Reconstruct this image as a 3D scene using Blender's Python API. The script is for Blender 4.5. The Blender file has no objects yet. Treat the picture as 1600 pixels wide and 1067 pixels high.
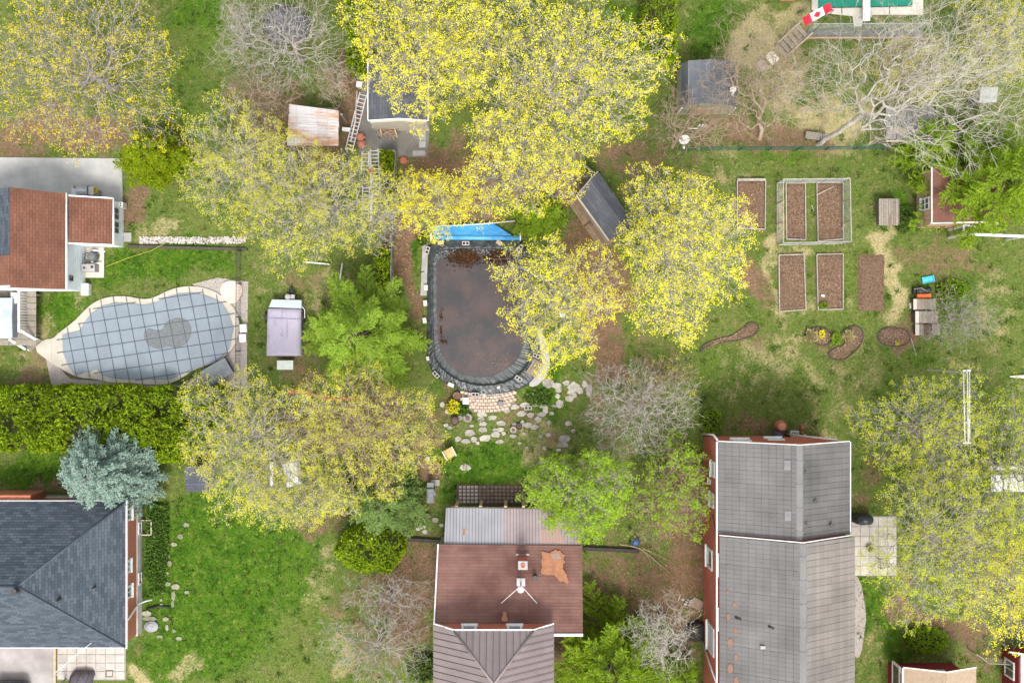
import bpy, math, random
import numpy as np
from mathutils import Vector, Matrix
random.seed(7)
SC = bpy.context.scene
COL = SC.collection
# ---------------------------------------------------------------- camera, sky, sun, exposure
HC = 64.0          # camera height above the lawn (m)
PX = 0.032         # metres per photo pixel on the lawn
cam_d = bpy.data.cameras.new('camera'); cam = bpy.data.objects.new('camera', cam_d); COL.objects.link(cam)
cam.location = (0, 0, HC); cam.rotation_euler = (0, 0, 0)
cam_d.sensor_width = 36.0; cam_d.lens = 36.0 * HC / (1600 * PX); cam_d.clip_start = 0.5; cam_d.clip_end = 6000
SC.camera = cam
SUN_AZ = math.radians(174); SUN_EL = math.radians(65)
world = bpy.data.worlds.new('World'); SC.world = world; world.use_nodes = True
wn = world.node_tree.nodes; wl = world.node_tree.links; wn.clear()
sky = wn.new('ShaderNodeTexSky'); sky.sky_type = 'NISHITA'; sky.sun_disc = False
sky.sun_elevation = SUN_EL; sky.sun_rotation = SUN_AZ; sky.dust_density = 3.0; sky.air_density = 1.0
hs = wn.new('ShaderNodeHueSaturation'); hs.inputs['Saturation'].default_value = 0.28   # a thin overcast: grey, not blue
bg = wn.new('ShaderNodeBackground'); bg.inputs['Strength'].default_value = 0.15
wo = wn.new('ShaderNodeOutputWorld')
wl.new(sky.outputs[0], hs.inputs['Color']); wl.new(hs.outputs[0], bg.inputs[0]); wl.new(bg.outputs[0], wo.inputs[0])
sd = bpy.data.lights.new('sun', 'SUN'); sun = bpy.data.objects.new('sun', sd); COL.objects.link(sun)
sd.energy = 1.35; sd.angle = math.radians(12); sd.color = (1.0, 0.95, 0.87)
sdir = Vector((math.sin(SUN_AZ) * math.cos(SUN_EL), math.cos(SUN_AZ) * math.cos(SUN_EL), math.sin(SUN_EL)))
sun.rotation_euler = (-sdir).to_track_quat('-Z', 'Y').to_euler(); sun.location = (0, 0, 40)
SC.view_settings.view_transform = 'Standard'; SC.view_settings.look = 'None'
SC.view_settings.exposure = 1.2; SC.view_settings.gamma = 1.0; SC.view_settings.use_curve_mapping = False
SC.render.engine = 'CYCLES'; SC.cycles.max_bounces = 6; SC.cycles.diffuse_bounces = 3

# ---------------------------------------------------------------- helpers
def P(x, y, z=0.0):
    k = PX * (HC - z) / HC
    return Vector(((x - 800.0) * k, (533.5 - y) * k, z))

def lin(r, g, b):
    f = lambda c: (c / 12.92 if c <= 0.04045 else ((c + 0.055) / 1.055) ** 2.4)
    return (f(r / 255), f(g / 255), f(b / 255))

MATS = {}
def mat(name, c, c2=None, scale=3.0, rough=0.85, vary=0.0, bump=0.0, bscale=40.0, metal=0.0, spec=0.3, stretch=None, detail=5.0, lo=0.35, hi=0.65):
    """Principled material: two tones mixed by world noise, per-object value variation, fine bump."""
    if name in MATS: return MATS[name]
    m = bpy.data.materials.new(name); m.use_nodes = True
    nt = m.node_tree; N = nt.nodes; L = nt.links
    b = N['Principled BSDF']; b.inputs['Roughness'].default_value = rough; b.inputs['Metallic'].default_value = metal
    b.inputs['Specular IOR Level'].default_value = spec
    geo = N.new('ShaderNodeNewGeometry'); vec = geo.outputs['Position']
    if stretch:
        mp = N.new('ShaderNodeMapping'); mp.inputs['Scale'].default_value = stretch
        L.new(vec, mp.inputs[0]); vec = mp.outputs[0]
    c2 = c2 or tuple(v * 0.78 for v in c)
    nz = N.new('ShaderNodeTexNoise'); nz.inputs['Scale'].default_value = scale; nz.inputs['Detail'].default_value = detail
    nz.inputs['Roughness'].default_value = 0.62
    L.new(vec, nz.inputs['Vector'])
    mr = N.new('ShaderNodeMapRange'); mr.inputs[1].default_value = lo; mr.inputs[2].default_value = hi
    L.new(nz.outputs[0], mr.inputs[0])
    mx = N.new('ShaderNodeMix'); mx.data_type = 'RGBA'
    mx.inputs[6].default_value = (*c, 1); mx.inputs[7].default_value = (*c2, 1)
    L.new(mr.outputs[0], mx.inputs[0]); col = mx.outputs[2]
    if vary:
        oi = N.new('ShaderNodeObjectInfo'); m2 = N.new('ShaderNodeMapRange')
        m2.inputs[3].default_value = 1 - vary; m2.inputs[4].default_value = 1 + vary
        L.new(oi.outputs['Random'], m2.inputs[0])
        hv = N.new('ShaderNodeHueSaturation'); L.new(m2.outputs[0], hv.inputs['Value']); L.new(col, hv.inputs['Color']); col = hv.outputs[0]
    L.new(col, b.inputs['Base Color'])
    if bump:
        n2 = N.new('ShaderNodeTexNoise'); n2.inputs['Scale'].default_value = bscale; n2.inputs['Detail'].default_value = 4
        L.new(vec, n2.inputs['Vector'])
        bp = N.new('ShaderNodeBump'); bp.inputs['Strength'].default_value = bump; bp.inputs['Distance'].default_value = 0.03
        L.new(n2.outputs[0], bp.inputs['Height']); L.new(bp.outputs[0], b.inputs['Normal'])
    MATS[name] = m
    return m

def brick_mat(name, c, c2, mortar, bw, bh, ms=0.012, rough=0.85, big=None, bigscale=0.7, bump=0.4, streak=None):
    """Courses of shingles / bricks on the metre-scaled UV map, with broad weathering."""
    m = bpy.data.materials.new(name); m.use_nodes = True
    nt = m.node_tree; N = nt.nodes; L = nt.links; b = N['Principled BSDF']; b.inputs['Roughness'].default_value = rough
    b.inputs['Specular IOR Level'].default_value = 0.25
    uv = N.new('ShaderNodeUVMap'); br = N.new('ShaderNodeTexBrick')
    br.inputs['Scale'].default_value = 1.0; br.inputs['Brick Width'].default_value = bw; br.inputs['Row Height'].default_value = bh
    br.inputs['Mortar Size'].default_value = ms; br.inputs['Mortar Smooth'].default_value = 0.3
    br.inputs['Color1'].default_value = (*c, 1); br.inputs['Color2'].default_value = (*c2, 1); br.inputs['Mortar'].default_value = (*mortar, 1)
    L.new(uv.outputs[0], br.inputs['Vector']); col = br.outputs['Color']
    geo = N.new('ShaderNodeNewGeometry')
    nz = N.new('ShaderNodeTexNoise'); nz.inputs['Scale'].default_value = bigscale; nz.inputs['Detail'].default_value = 6
    src = geo.outputs['Position']
    if streak:
        mp = N.new('ShaderNodeMapping'); mp.inputs['Scale'].default_value = streak; L.new(src, mp.inputs[0]); src = mp.outputs[0]
    L.new(src, nz.inputs['Vector'])
    mr = N.new('ShaderNodeMapRange'); mr.inputs[1].default_value = 0.35; mr.inputs[2].default_value = 0.7
    L.new(nz.outputs[0], mr.inputs[0])
    if big:
        mx = N.new('ShaderNodeMix'); mx.data_type = 'RGBA'; mx.blend_type = 'MULTIPLY'
        mx.inputs[7].default_value = (*big, 1); L.new(mr.outputs[0], mx.inputs[0]); L.new(col, mx.inputs[6]); col = mx.outputs[2]
    L.new(col, b.inputs['Base Color'])
    bp = N.new('ShaderNodeBump'); bp.inputs['Strength'].default_value = bump; bp.inputs['Distance'].default_value = 0.01
    L.new(br.outputs['Fac'], bp.inputs['Height']); bp.invert = True; L.new(bp.outputs[0], b.inputs['Normal'])
    MATS[name] = m
    return m

def leaf_mat(name, cols, trans=0.35, rough=0.6):
    """Leaves: colour differs from leaf to leaf, part of the light goes through."""
    m = bpy.data.materials.new(name); m.use_nodes = True
    nt = m.node_tree; N = nt.nodes; L = nt.links; N.clear()
    out = N.new('ShaderNodeOutputMaterial'); geo = N.new('ShaderNodeNewGeometry'); cr = N.new('ShaderNodeValToRGB')
    L.new(geo.outputs['Random Per Island'], cr.inputs[0])
    e = cr.color_ramp.elements
    while len(e) < len(cols): e.new(0.5)
    for i, c in enumerate(cols):
        e[i].position = i / (len(cols) - 1); e[i].color = (*c, 1)
    nz = N.new('ShaderNodeTexNoise'); nz.inputs['Scale'].default_value = 0.55; nz.inputs['Detail'].default_value = 2
    L.new(geo.outputs['Position'], nz.inputs['Vector'])
    mr = N.new('ShaderNodeMapRange'); mr.inputs[1].default_value = 0.3; mr.inputs[2].default_value = 0.7; mr.inputs[3].default_value = 0.8; mr.inputs[4].default_value = 1.12
    L.new(nz.outputs[0], mr.inputs[0])
    hv = N.new('ShaderNodeHueSaturation'); L.new(mr.outputs[0], hv.inputs['Value']); L.new(cr.outputs[0], hv.inputs['Color'])
    d = N.new('ShaderNodeBsdfDiffuse'); t = N.new('ShaderNodeBsdfTranslucent'); mx = N.new('ShaderNodeMixShader'); mx.inputs[0].default_value = trans
    L.new(hv.outputs[0], d.inputs[0]); L.new(hv.outputs[0], t.inputs[0])
    L.new(d.outputs[0], mx.inputs[1]); L.new(t.outputs[0], mx.inputs[2]); L.new(mx.outputs[0], out.inputs[0])
    MATS[name] = m
    return m

def root_loc(o):
    v = Vector((0, 0, 0))
    while o is not None:
        v += o.location; o = o.parent
    return v

def tags(o, label=None, cat=None, group=None, kind=None):
    if label: o['label'] = label
    if cat: o['category'] = cat
    if group: o['group'] = group
    if kind: o['kind'] = kind
    return o

def thing(name, label, cat, loc, group=None):
    o = bpy.data.objects.new(name, None); COL.objects.link(o); o.location = loc; o.empty_display_size = 0.3
    return tags(o, label, cat, group)

def link_mesh(name, me, parent=None, loc=None):
    o = bpy.data.objects.new(name, me); COL.objects.link(o)
    if parent: o.parent = parent
    if loc is not None: o.location = loc
    return o

class MB:
    """Collects shapes in world coordinates and links them as ONE mesh object."""
    def __init__(s): s.v = []; s.f = []; s.uv = None; s.smooth = set()
    def add(s, vs, fs, smooth=False):
        k = len(s.v); s.v += [tuple(p) for p in vs]
        for f in fs:
            if smooth: s.smooth.add(len(s.f))
            s.f.append(tuple(i + k for i in f))
        return s
    def box(s, cx, cy, z0, z1, sx, sy, rot=0.0):
        c, n = math.cos(rot), math.sin(rot); q = []
        for z in (z0, z1):
            for a, b in ((-1, -1), (1, -1), (1, 1), (-1, 1)):
                x, y = a * sx / 2, b * sy / 2
                q.append((cx + x * c - y * n, cy + x * n + y * c, z))
        return s.add(q, [(3, 2, 1, 0), (4, 5, 6, 7), (0, 1, 5, 4), (1, 2, 6, 5), (2, 3, 7, 6), (3, 0, 4, 7)])
    def obox(s, c, ax, ay, az):
        c = Vector(c); q = [c + ax * a + ay * b + az * d for d in (-1, 1) for a, b in ((-1, -1), (1, -1), (1, 1), (-1, 1))]
        return s.add(q, [(3, 2, 1, 0), (4, 5, 6, 7), (0, 1, 5, 4), (1, 2, 6, 5), (2, 3, 7, 6), (3, 0, 4, 7)])
    def prism(s, pts, z0, z1):
        n = len(pts)
        a = sum(pts[i][0] * pts[(i + 1) % n][1] - pts[(i + 1) % n][0] * pts[i][1] for i in range(n))
        if a < 0: pts = pts[::-1]
        q = [(p[0], p[1], z0) for p in pts] + [(p[0], p[1], z1) for p in pts]
        return s.add(q, [tuple(range(n))[::-1], tuple(range(n, 2 * n))] + [(i, (i + 1) % n, n + (i + 1) % n, n + i) for i in range(n)])
    def slab(s, pts, t):
        """A planar 3-D polygon given a thickness t straight down."""
        n = len(pts); pts = [Vector(p) for p in pts]
        nn = Vector((0, 0, 0))
        for i in range(n): nn += pts[i].cross(pts[(i + 1) % n])
        if nn.z < 0: pts = pts[::-1]
        q = [(p.x, p.y, p.z - t) for p in pts] + [tuple(p) for p in pts]
        return s.add(q, [tuple(range(n))[::-1], tuple(range(n, 2 * n))] + [(i, (i + 1) % n, n + (i + 1) % n, n + i) for i in range(n)])
    def tube(s, pts, r, n=6, r2=None):
        pts = [Vector(p) for p in pts]; m = len(pts); rings = []; q = []
        for i, p in enumerate(pts):
            d = (pts[min(i + 1, m - 1)] - pts[max(i - 1, 0)]).normalized()
            u = d.cross(Vector((0, 0, 1)) if abs(d.z) < 0.9 else Vector((1, 0, 0))).normalized(); w = d.cross(u)
            rr = r if r2 is None else r + (r2 - r) * i / (m - 1)
            q += [p + (u * math.cos(2 * math.pi * k / n) + w * math.sin(2 * math.pi * k / n)) * rr for k in range(n)]
        f = [(i * n + k, i * n + (k + 1) % n, (i + 1) * n + (k + 1) % n, (i + 1) * n + k) for i in range(m - 1) for k in range(n)]
        f += [tuple(range(n))[::-1], tuple(range((m - 1) * n, m * n))]
        return s.add(q, f, n > 5)
    def lathe(s, cx, cy, prof, n=14, sy=1.0, rot=0.0):
        q = []; c, sn = math.cos(rot), math.sin(rot)
        for r, z in prof:
            for k in range(n):
                x, y = r * math.cos(2 * math.pi * k / n), r * sy * math.sin(2 * math.pi * k / n)
                q.append((cx + x * c - y * sn, cy + x * sn + y * c, z))
        m = len(prof)
        f = [(i * n + k, i * n + (k + 1) % n, (i + 1) * n + (k + 1) % n, (i + 1) * n + k) for i in range(m - 1) for k in range(n)]
        f += [tuple(range(n))[::-1], tuple(range((m - 1) * n, m * n))]
        return s.add(q, f)
    def build(s, name, m, parent=None, label=None, cat=None, group=None, kind=None):
        vs = np.array(s.v, dtype=float)
        if parent is None:
            org = Vector(((vs[:, 0].min() + vs[:, 0].max()) / 2, (vs[:, 1].min() + vs[:, 1].max()) / 2, vs[:, 2].min()))
        else: org = root_loc(parent)
        me = bpy.data.meshes.new(name); me.from_pydata((vs - np.array(org)).tolist(), [], s.f); me.materials.append(m)
        for i in s.smooth: me.polygons[i].use_smooth = True
        if s.uv:
            ul = me.uv_layers.new(name='UVMap'); k = 0
            for poly in me.polygons:
                fu = s.uv.get(poly.index)
                for j, li in enumerate(poly.loop_indices):
                    ul.data[li].uv = fu[j] if fu else (vs[me.loops[li].vertex_index][0] + vs[me.loops[li].vertex_index][1], vs[me.loops[li].vertex_index][2])
        me.update()
        o = link_mesh(name, me, parent, org if parent is None else None)
        return tags(o, label, cat, group, kind)

def wall_uv(b):
    """Metre UVs for upright walls: u runs along the wall, v is height."""
    b.uv = {}
    for i, f in enumerate(b.f):
        p = [Vector(b.v[k]) for k in f]
        n = (p[1] - p[0]).cross(p[2] - p[0])
        if abs(n.z) > 0.8 * n.length: b.uv[i] = [(q.x, q.y) for q in p]
        elif abs(n.x) > abs(n.y): b.uv[i] = [(q.y, q.z) for q in p]
        else: b.uv[i] = [(q.x, q.z) for q in p]
    return b

def clip(poly, ax, lo, hi):
    def half(pl, val, sgn):
        out = []
        for i in range(len(pl)):
            a, b = pl[i], pl[(i + 1) % len(pl)]
            da, db = sgn * (a[ax] - val), sgn * (b[ax] - val)
            if da >= 0: out.append(a)
            if da * db < 0:
                t = da / (da - db); out.append((a[0] + (b[0] - a[0]) * t, a[1] + (b[1] - a[1]) * t))
        return out
    pl = half(poly, lo, 1)
    return half(pl, hi, -1) if len(pl) > 2 else []

def frame_of(pts, udir):
    pts = [Vector(p) for p in pts]; n = len(pts); nn = Vector((0, 0, 0))
    for i in range(n): nn += (pts[i] - pts[0]).cross(pts[(i + 1) % n] - pts[0])
    nn.normalize()
    if nn.z < 0: nn = -nn
    u = Vector(udir); u = (u - nn * u.dot(nn)).normalized(); v = nn.cross(u)
    if v.z < 0: v = -v; u = -u
    return pts[0], u, v, nn, [((p - pts[0]).dot(u), (p - pts[0]).dot(v)) for p in pts]

def roof_courses(name, pts, udir, course, m, parent, lift=0.014, t=0.14):
    """A roof plane laid in overlapping courses (real steps), UVs in metres."""
    o, u, v, n, poly = frame_of(pts, udir); b = MB(); b.uv = {}
    b.slab([o + u * q[0] + v * q[1] for q in poly], t)
    for k in range(len(b.f)): b.uv[k] = [(0, 0)] * len(b.f[k])
    v0 = min(p[1] for p in poly); v1 = max(p[1] for p in poly); k = 0; w = v0
    while w < v1 - 1e-4:
        c = clip(poly, 1, w, min(w + course, v1))
        if len(c) > 2:
            a = sum(c[i][0] * c[(i + 1) % len(c)][1] - c[(i + 1) % len(c)][0] * c[i][1] for i in range(len(c)))
            if a < 0: c = c[::-1]
            h = lambda q: 0.004 + lift * (1 - (q[1] - w) / course)
            top = [o + u * q[0] + v * q[1] + n * h(q) for q in c]; bot = [o + u * q[0] + v * q[1] for q in c]
            f0 = len(b.f); nn = len(c)
            b.add(top + bot, [tuple(range(nn))] + [(nn + i, nn + (i + 1) % nn, (i + 1) % nn, i) for i in range(nn)])
            b.uv[f0] = list(c)
            for i in range(nn): b.uv[f0 + 1 + i] = [c[i], c[(i + 1) % nn], c[(i + 1) % nn], c[i]]
        w += course
    return b.build(name, m, parent)

def roof_panels(name, pts, udir, pu, pv, m, parent, gap=0.012, t=0.012, rib=0.0, tilt=0.012, kids=None, off=0.0):
    """Every sheet / tile of a roof plane is its own object; equal ones share one mesh."""
    o, u, v, n, poly = frame_of(pts, udir); R = Matrix((u, v, n)).transposed().to_4x4(); org = root_loc(parent)
    u0 = min(p[0] for p in poly); u1 = max(p[0] for p in poly); v0 = min(p[1] for p in poly); v1 = max(p[1] for p in poly)
    pv = pv or (v1 - v0 + 1e-6); cache = {}; i = 0; uu = u0 + off
    while uu < u1 - 0.02:
        vv = v0
        while vv < v1 - 0.02:
            c = clip(poly, 0, uu + gap / 2, min(uu + pu, u1) - gap / 2)
            c = clip(c, 1, vv + gap / 2, min(vv + pv, v1) - gap / 2) if len(c) > 2 else []
            if len(c) > 2:
                q = [(round(a - uu, 4), round(d - vv, 4)) for a, d in c]; key = tuple(q)
                if key not in cache:
                    ar = sum(q[k][0] * q[(k + 1) % len(q)][1] - q[(k + 1) % len(q)][0] * q[k][1] for k in range(len(q)))
                    if ar < 0: q = q[::-1]
                    nn = len(q); H = lambda d: t + tilt * (1 - d / pv) + 0.004
                    vs = [(a, d, 0.004) for a, d in q] + [(a, d, H(d)) for a, d in q]
                    fs = [tuple(range(nn))[::-1], tuple(range(nn, 2 * nn))] + [(k, (k + 1) % nn, nn + (k + 1) % nn, nn + k) for k in range(nn)]
                    if rib:
                        lo = min(d for a, d in q if a < pu * 0.5) if any(a < pu * 0.5 for a, d in q) else q[0][1]
                        cl = clip(q, 0, 0, gap / 2 + rib)
                        if len(cl) > 2:
                            l2 = min(d for a, d in cl); h2 = max(d for a, d in cl); kk = len(vs)
                            for zz in (0.005, 0.005 + rib * 1.1):
                                vs += [(gap / 2, l2, zz), (gap / 2 + rib, l2, zz), (gap / 2 + rib, h2, zz), (gap / 2, h2, zz)]
                            fs += [tuple(kk + j for j in f) for f in ((4, 5, 6, 7), (0, 1, 5, 4), (1, 2, 6, 5), (2, 3, 7, 6), (3, 0, 4, 7))]
                    me = bpy.data.meshes.new(name); me.from_pydata(vs, [], fs); me.materials.append(m)
                    ul = me.uv_layers.new(name='UVMap')
                    for l in me.loops: ul.data[l.index].uv = vs[l.vertex_index][:2]
                    cache[key] = me
                ob = link_mesh(name, cache[key], parent)
                ob.matrix_local = Matrix.Translation(o + u * uu + v * vv - org) @ R
            vv += pv
        uu += pu

def tiles(name, pts, m, parent, z0, z1, mesh_cache=None):
    """One flat-topped piece (stone, slab, brick) with a slightly drawn-in top."""
    cx = sum(p[0] for p in pts) / len(pts); cy = sum(p[1] for p in pts) / len(pts); n = len(pts)
    a = sum(pts[i][0] * pts[(i + 1) % n][1] - pts[(i + 1) % n][0] * pts[i][1] for i in range(n))
    if a < 0: pts = pts[::-1]
    q = [(p[0] - cx, p[1] - cy) for p in pts]; k = 0.93
    vs = [(x, y, z0) for x, y in q] + [(x, y, z1 - 0.012) for x, y in q] + [(x * k, y * k, z1) for x, y in q]
    fs = [tuple(range(2 * n, 3 * n))] + [(j * n + i, j * n + (i + 1) % n, (j + 1) * n + (i + 1) % n, (j + 1) * n + i) for j in (0, 1) for i in range(n)]
    me = bpy.data.meshes.new(name); me.from_pydata(vs, [], fs); me.materials.append(m)
    org = root_loc(parent) if parent else Vector((0, 0, 0))
    return link_mesh(name, me, parent, Vector((cx, cy, 0)) - org)

_box_cache = {}
def boxpart(name, c, size, m, parent, rot=0.0, mat3=None):
    """A box-shaped part whose mesh is shared with every equal one."""
    key = (name, tuple(round(s, 3) for s in size), m.name)
    if key not in _box_cache:
        sx, sy, sz = (s / 2 for s in size); me = bpy.data.meshes.new(name)
        me.from_pydata([(a * sx, b * sy, d * sz) for d in (-1, 1) for a, b in ((-1, -1), (1, -1), (1, 1), (-1, 1))], [],
                       [(3, 2, 1, 0), (4, 5, 6, 7), (0, 1, 5, 4), (1, 2, 6, 5), (2, 3, 7, 6), (3, 0, 4, 7)])
        me.materials.append(m); _box_cache[key] = me
    o = link_mesh(name, _box_cache[key], parent, Vector(c) - (root_loc(parent) if parent else Vector((0, 0, 0))))
    if mat3 is not None: o.rotation_euler = mat3.to_euler()
    else: o.rotation_euler = (0, 0, rot)
    return o

def window(parent, c, along, out, w, h, fm, gm, t=0.07, sill=True, bars=0, up=None):
    """Frame standing proud of the wall, pane set back in it, sill below, glazing bars."""
    c = Vector(c); a = Vector(along).normalized(); o = Vector(out).normalized(); up = Vector((0, 0, 1)) if up is None else up
    b = MB()
    for s in (-1, 1):
        b.obox(c + a * s * (w / 2 - t / 2), a * t / 2, o * 0.05, up * h / 2)
        b.obox(c + up * s * (h / 2 - t / 2), a * (w / 2 - t), o * 0.048, up * t / 2)
    for k in range(bars):
        x = -w / 2 + w * (k + 1) / (bars + 1); b.obox(c + a * x, a * 0.02, o * 0.04, up * (h / 2 - t))
    f = b.build('window', fm, parent)
    MB().obox(c + o * 0.012, a * (w / 2 - t), o * 0.008, up * (h / 2 - t)).build('pane', gm, f)
    if sill: MB().obox(c - up * (h / 2 + 0.03) + o * 0.05, a * (w / 2 + 0.05), o * 0.07, up * 0.027).build('sill', fm, f)
    return f

def copy_tree(root, loc, rz=0.0, label=None):
    r = root.copy(); COL.objects.link(r); r.location = loc; r.rotation_euler = (0, 0, rz)
    if label: r['label'] = label
    for ch in list(root.children):
        c = ch.copy(); COL.objects.link(c); c.parent = r
        for g in ch.children:
            d = g.copy(); COL.objects.link(d); d.parent = c
    return r

def npmesh(name, V, quads=None, tris=None, m=None, parent=None, smooth=False, attr=None):
    me = bpy.data.meshes.new(name); nv = len(V); me.vertices.add(nv)
    me.vertices.foreach_set('co', np.asarray(V, dtype=np.float32).ravel())
    nq = 0 if quads is None else len(quads); nt = 0 if tris is None else len(tris)
    idx = []; st = []
    if nq: idx.append(np.asarray(quads).ravel()); st.append(np.arange(nq) * 4)
    if nt: idx.append(np.asarray(tris).ravel()); st.append(nq * 4 + np.arange(nt) * 3)
    idx = np.concatenate(idx).astype(np.int32); st = np.concatenate(st).astype(np.int32)
    me.loops.add(len(idx)); me.loops.foreach_set('vertex_index', idx)
    me.polygons.add(nq + nt); me.polygons.foreach_set('loop_start', st)
    me.polygons.foreach_set('use_smooth', np.full(nq + nt, smooth, dtype=bool))
    if m: me.materials.append(m)
    if attr is not None:
        ca = me.color_attributes.new('cover', 'FLOAT_COLOR', 'POINT'); ca.data.foreach_set('color', attr.astype(np.float32).ravel())
    me.update(calc_edges=True); me.validate()
    return link_mesh(name, me, parent)
# ---------------------------------------------------------------- ground with painted cover (soil / straw / lush turf)
rng = np.random.default_rng(11)
# px, py, rx, ry, weight in photo pixels on the lawn
SOIL = [(640,370,20,130,1),(690,300,70,60,1),(855,300,70,40,1),(930,440,45,110,1),(955,555,30,60,.9),(650,930,42,110,.9),(645,865,30,40,.8),(965,925,70,95,.62),
  (1075,885,38,130,.9),(890,1035,35,50,1),(500,215,60,50,.8),(430,190,55,60,.8),(590,980,70,90,.42),(1190,430,30,36,.75),(1415,525,20,40,.9),(212,320,16,50,.8),
  (1060,790,50,80,.8),(692,650,22,60,.6),(560,660,110,50,.7),(470,560,60,40,.6),(1450,400,60,18,.6),(1490,985,70,26,.8),(1540,1010,40,25,.6),(90,210,140,40,.8),
  (1180,215,130,28,.75),(1490,410,60,26,.4),(1400,210,40,20,.8),(540,160,14,70,.95),(640,245,40,14,.8),(80,590,70,24,.6),(470,440,30,20,.5),(1180,520,26,18,.5),
  (1270,230,60,30,.35),(730,250,60,60,.7),(980,250,60,40,.6),(960,640,80,60,.35),(670,740,20,40,.7),(900,690,50,30,.3),(1490,400,70,30,.5),(1200,680,70,14,.6),
  (60,775,60,8,.6),(215,985,22,30,.4),(1415,905,20,26,.5),(1430,970,40,22,.8),(1040,930,60,60,.7),(1345,760,16,60,.45),(420,150,60,30,.7),(725,340,60,16,.9),(500,820,60,20,.6),
  (760,845,70,8,.6),(760,790,60,8,.8),(1390,330,20,20,.4),(1015,560,40,60,.35),(1130,540,30,20,.4),(1190,330,26,40,.35),(815,648,34,14,.55),(700,668,20,14,.5),(880,690,16,16,.5),(1300,540,50,24,.35),(1260,525,14,14,.6)]
STRAW = [(1180,60,40,60,.9),(1245,30,45,36,.8),(1290,190,60,40,.8),(1290,590,60,44,.42),(1330,665,70,35,.4),(1385,440,18,80,.9),(1200,545,60,36,.55),(1215,390,10,110,.8),
  (250,345,22,26,.6),(60,575,50,26,.7),(480,455,70,40,.45),(300,1040,30,20,.6),(232,1050,26,22,.9),(510,900,26,50,.45),(530,1000,26,60,.55),(1265,390,70,12,.7),
  (1150,600,60,50,.4),(420,420,40,30,.3),(1350,590,40,50,.35),(1140,330,30,60,.5),(1110,260,50,30,.4),(1560,480,40,60,.4),(1230,120,40,70,.6),(1360,150,60,80,.5),(200,930,30,60,.5),
  (1500,560,40,20,.4),(1360,1010,16,60,.4),(105,460,14,20,.5),(60,520,18,30,.5),(860,690,40,50,.6),(1420,60,60,40,.5),(240,30,20,40,.3),(940,760,30,50,.3),(1270,480,60,16,.5)]
LUSH = [(255,412,125,30,1),(100,490,60,36,1),(340,900,120,130,1),(420,830,90,60,.8),(330,830,60,50,.9),(320,1010,120,60,.85),(460,900,50,70,.7),(765,725,75,42,1),(720,770,40,24,.7),(1108,60,26,60,.7),(1352,930,24,50,1),
  (1385,990,24,60,.9),(1418,340,22,26,1),(300,30,40,40,.7),(820,30,20,30,.8),(310,110,30,60,.4),(1320,140,40,36,.7),(1245,170,50,30,.5),(60,740,70,36,.85),(660,390,10,30,1),(840,590,40,30,.9),
  (690,620,24,40,.7),(430,520,26,70,.35),(1480,1000,40,14,.8),(1230,245,70,12,.7),(1300,300,20,70,.3),(1430,560,60,14,.5),(980,15,30,30,.8),(570,860,40,60,.3),(860,640,40,30,.7),(420,480,30,70,.3),
  (1400,660,60,60,.4),(1130,600,70,60,.45),(1240,620,90,60,.3),(1180,400,50,90,.3),(1330,430,30,60,.3),(1480,440,60,40,.4),(1300,530,70,30,.35),(300,150,36,80,.35)]

def cover_at(px, py):
    gx, gy = px.copy(), py.copy()
    for f, a, p in ((.021, 13, 0), (.047, 8, 1.7), (.11, 4.5, 4.1), (.23, 2.2, 2.6)):   # ragged edges
        gx = gx + a * np.sin(py * f + p + 1.3 * np.sin(px * f * .7 + p)); gy = gy + a * np.sin(px * f * 1.13 + 2 * p + 1.3 * np.sin(py * f * .8))
    px, py = gx, gy
    out = []
    for L in (SOIL, STRAW, LUSH):
        w = np.zeros_like(px)
        for x, y, rx, ry, s in L:
            d = ((px - x) / rx) ** 2 + ((py - y) / ry) ** 2
            w = np.maximum(w, s * np.clip(1.35 - 0.85 * d, 0, 1))
        out.append(w)
    return np.stack(out + [np.ones_like(px)], -1)

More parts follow.
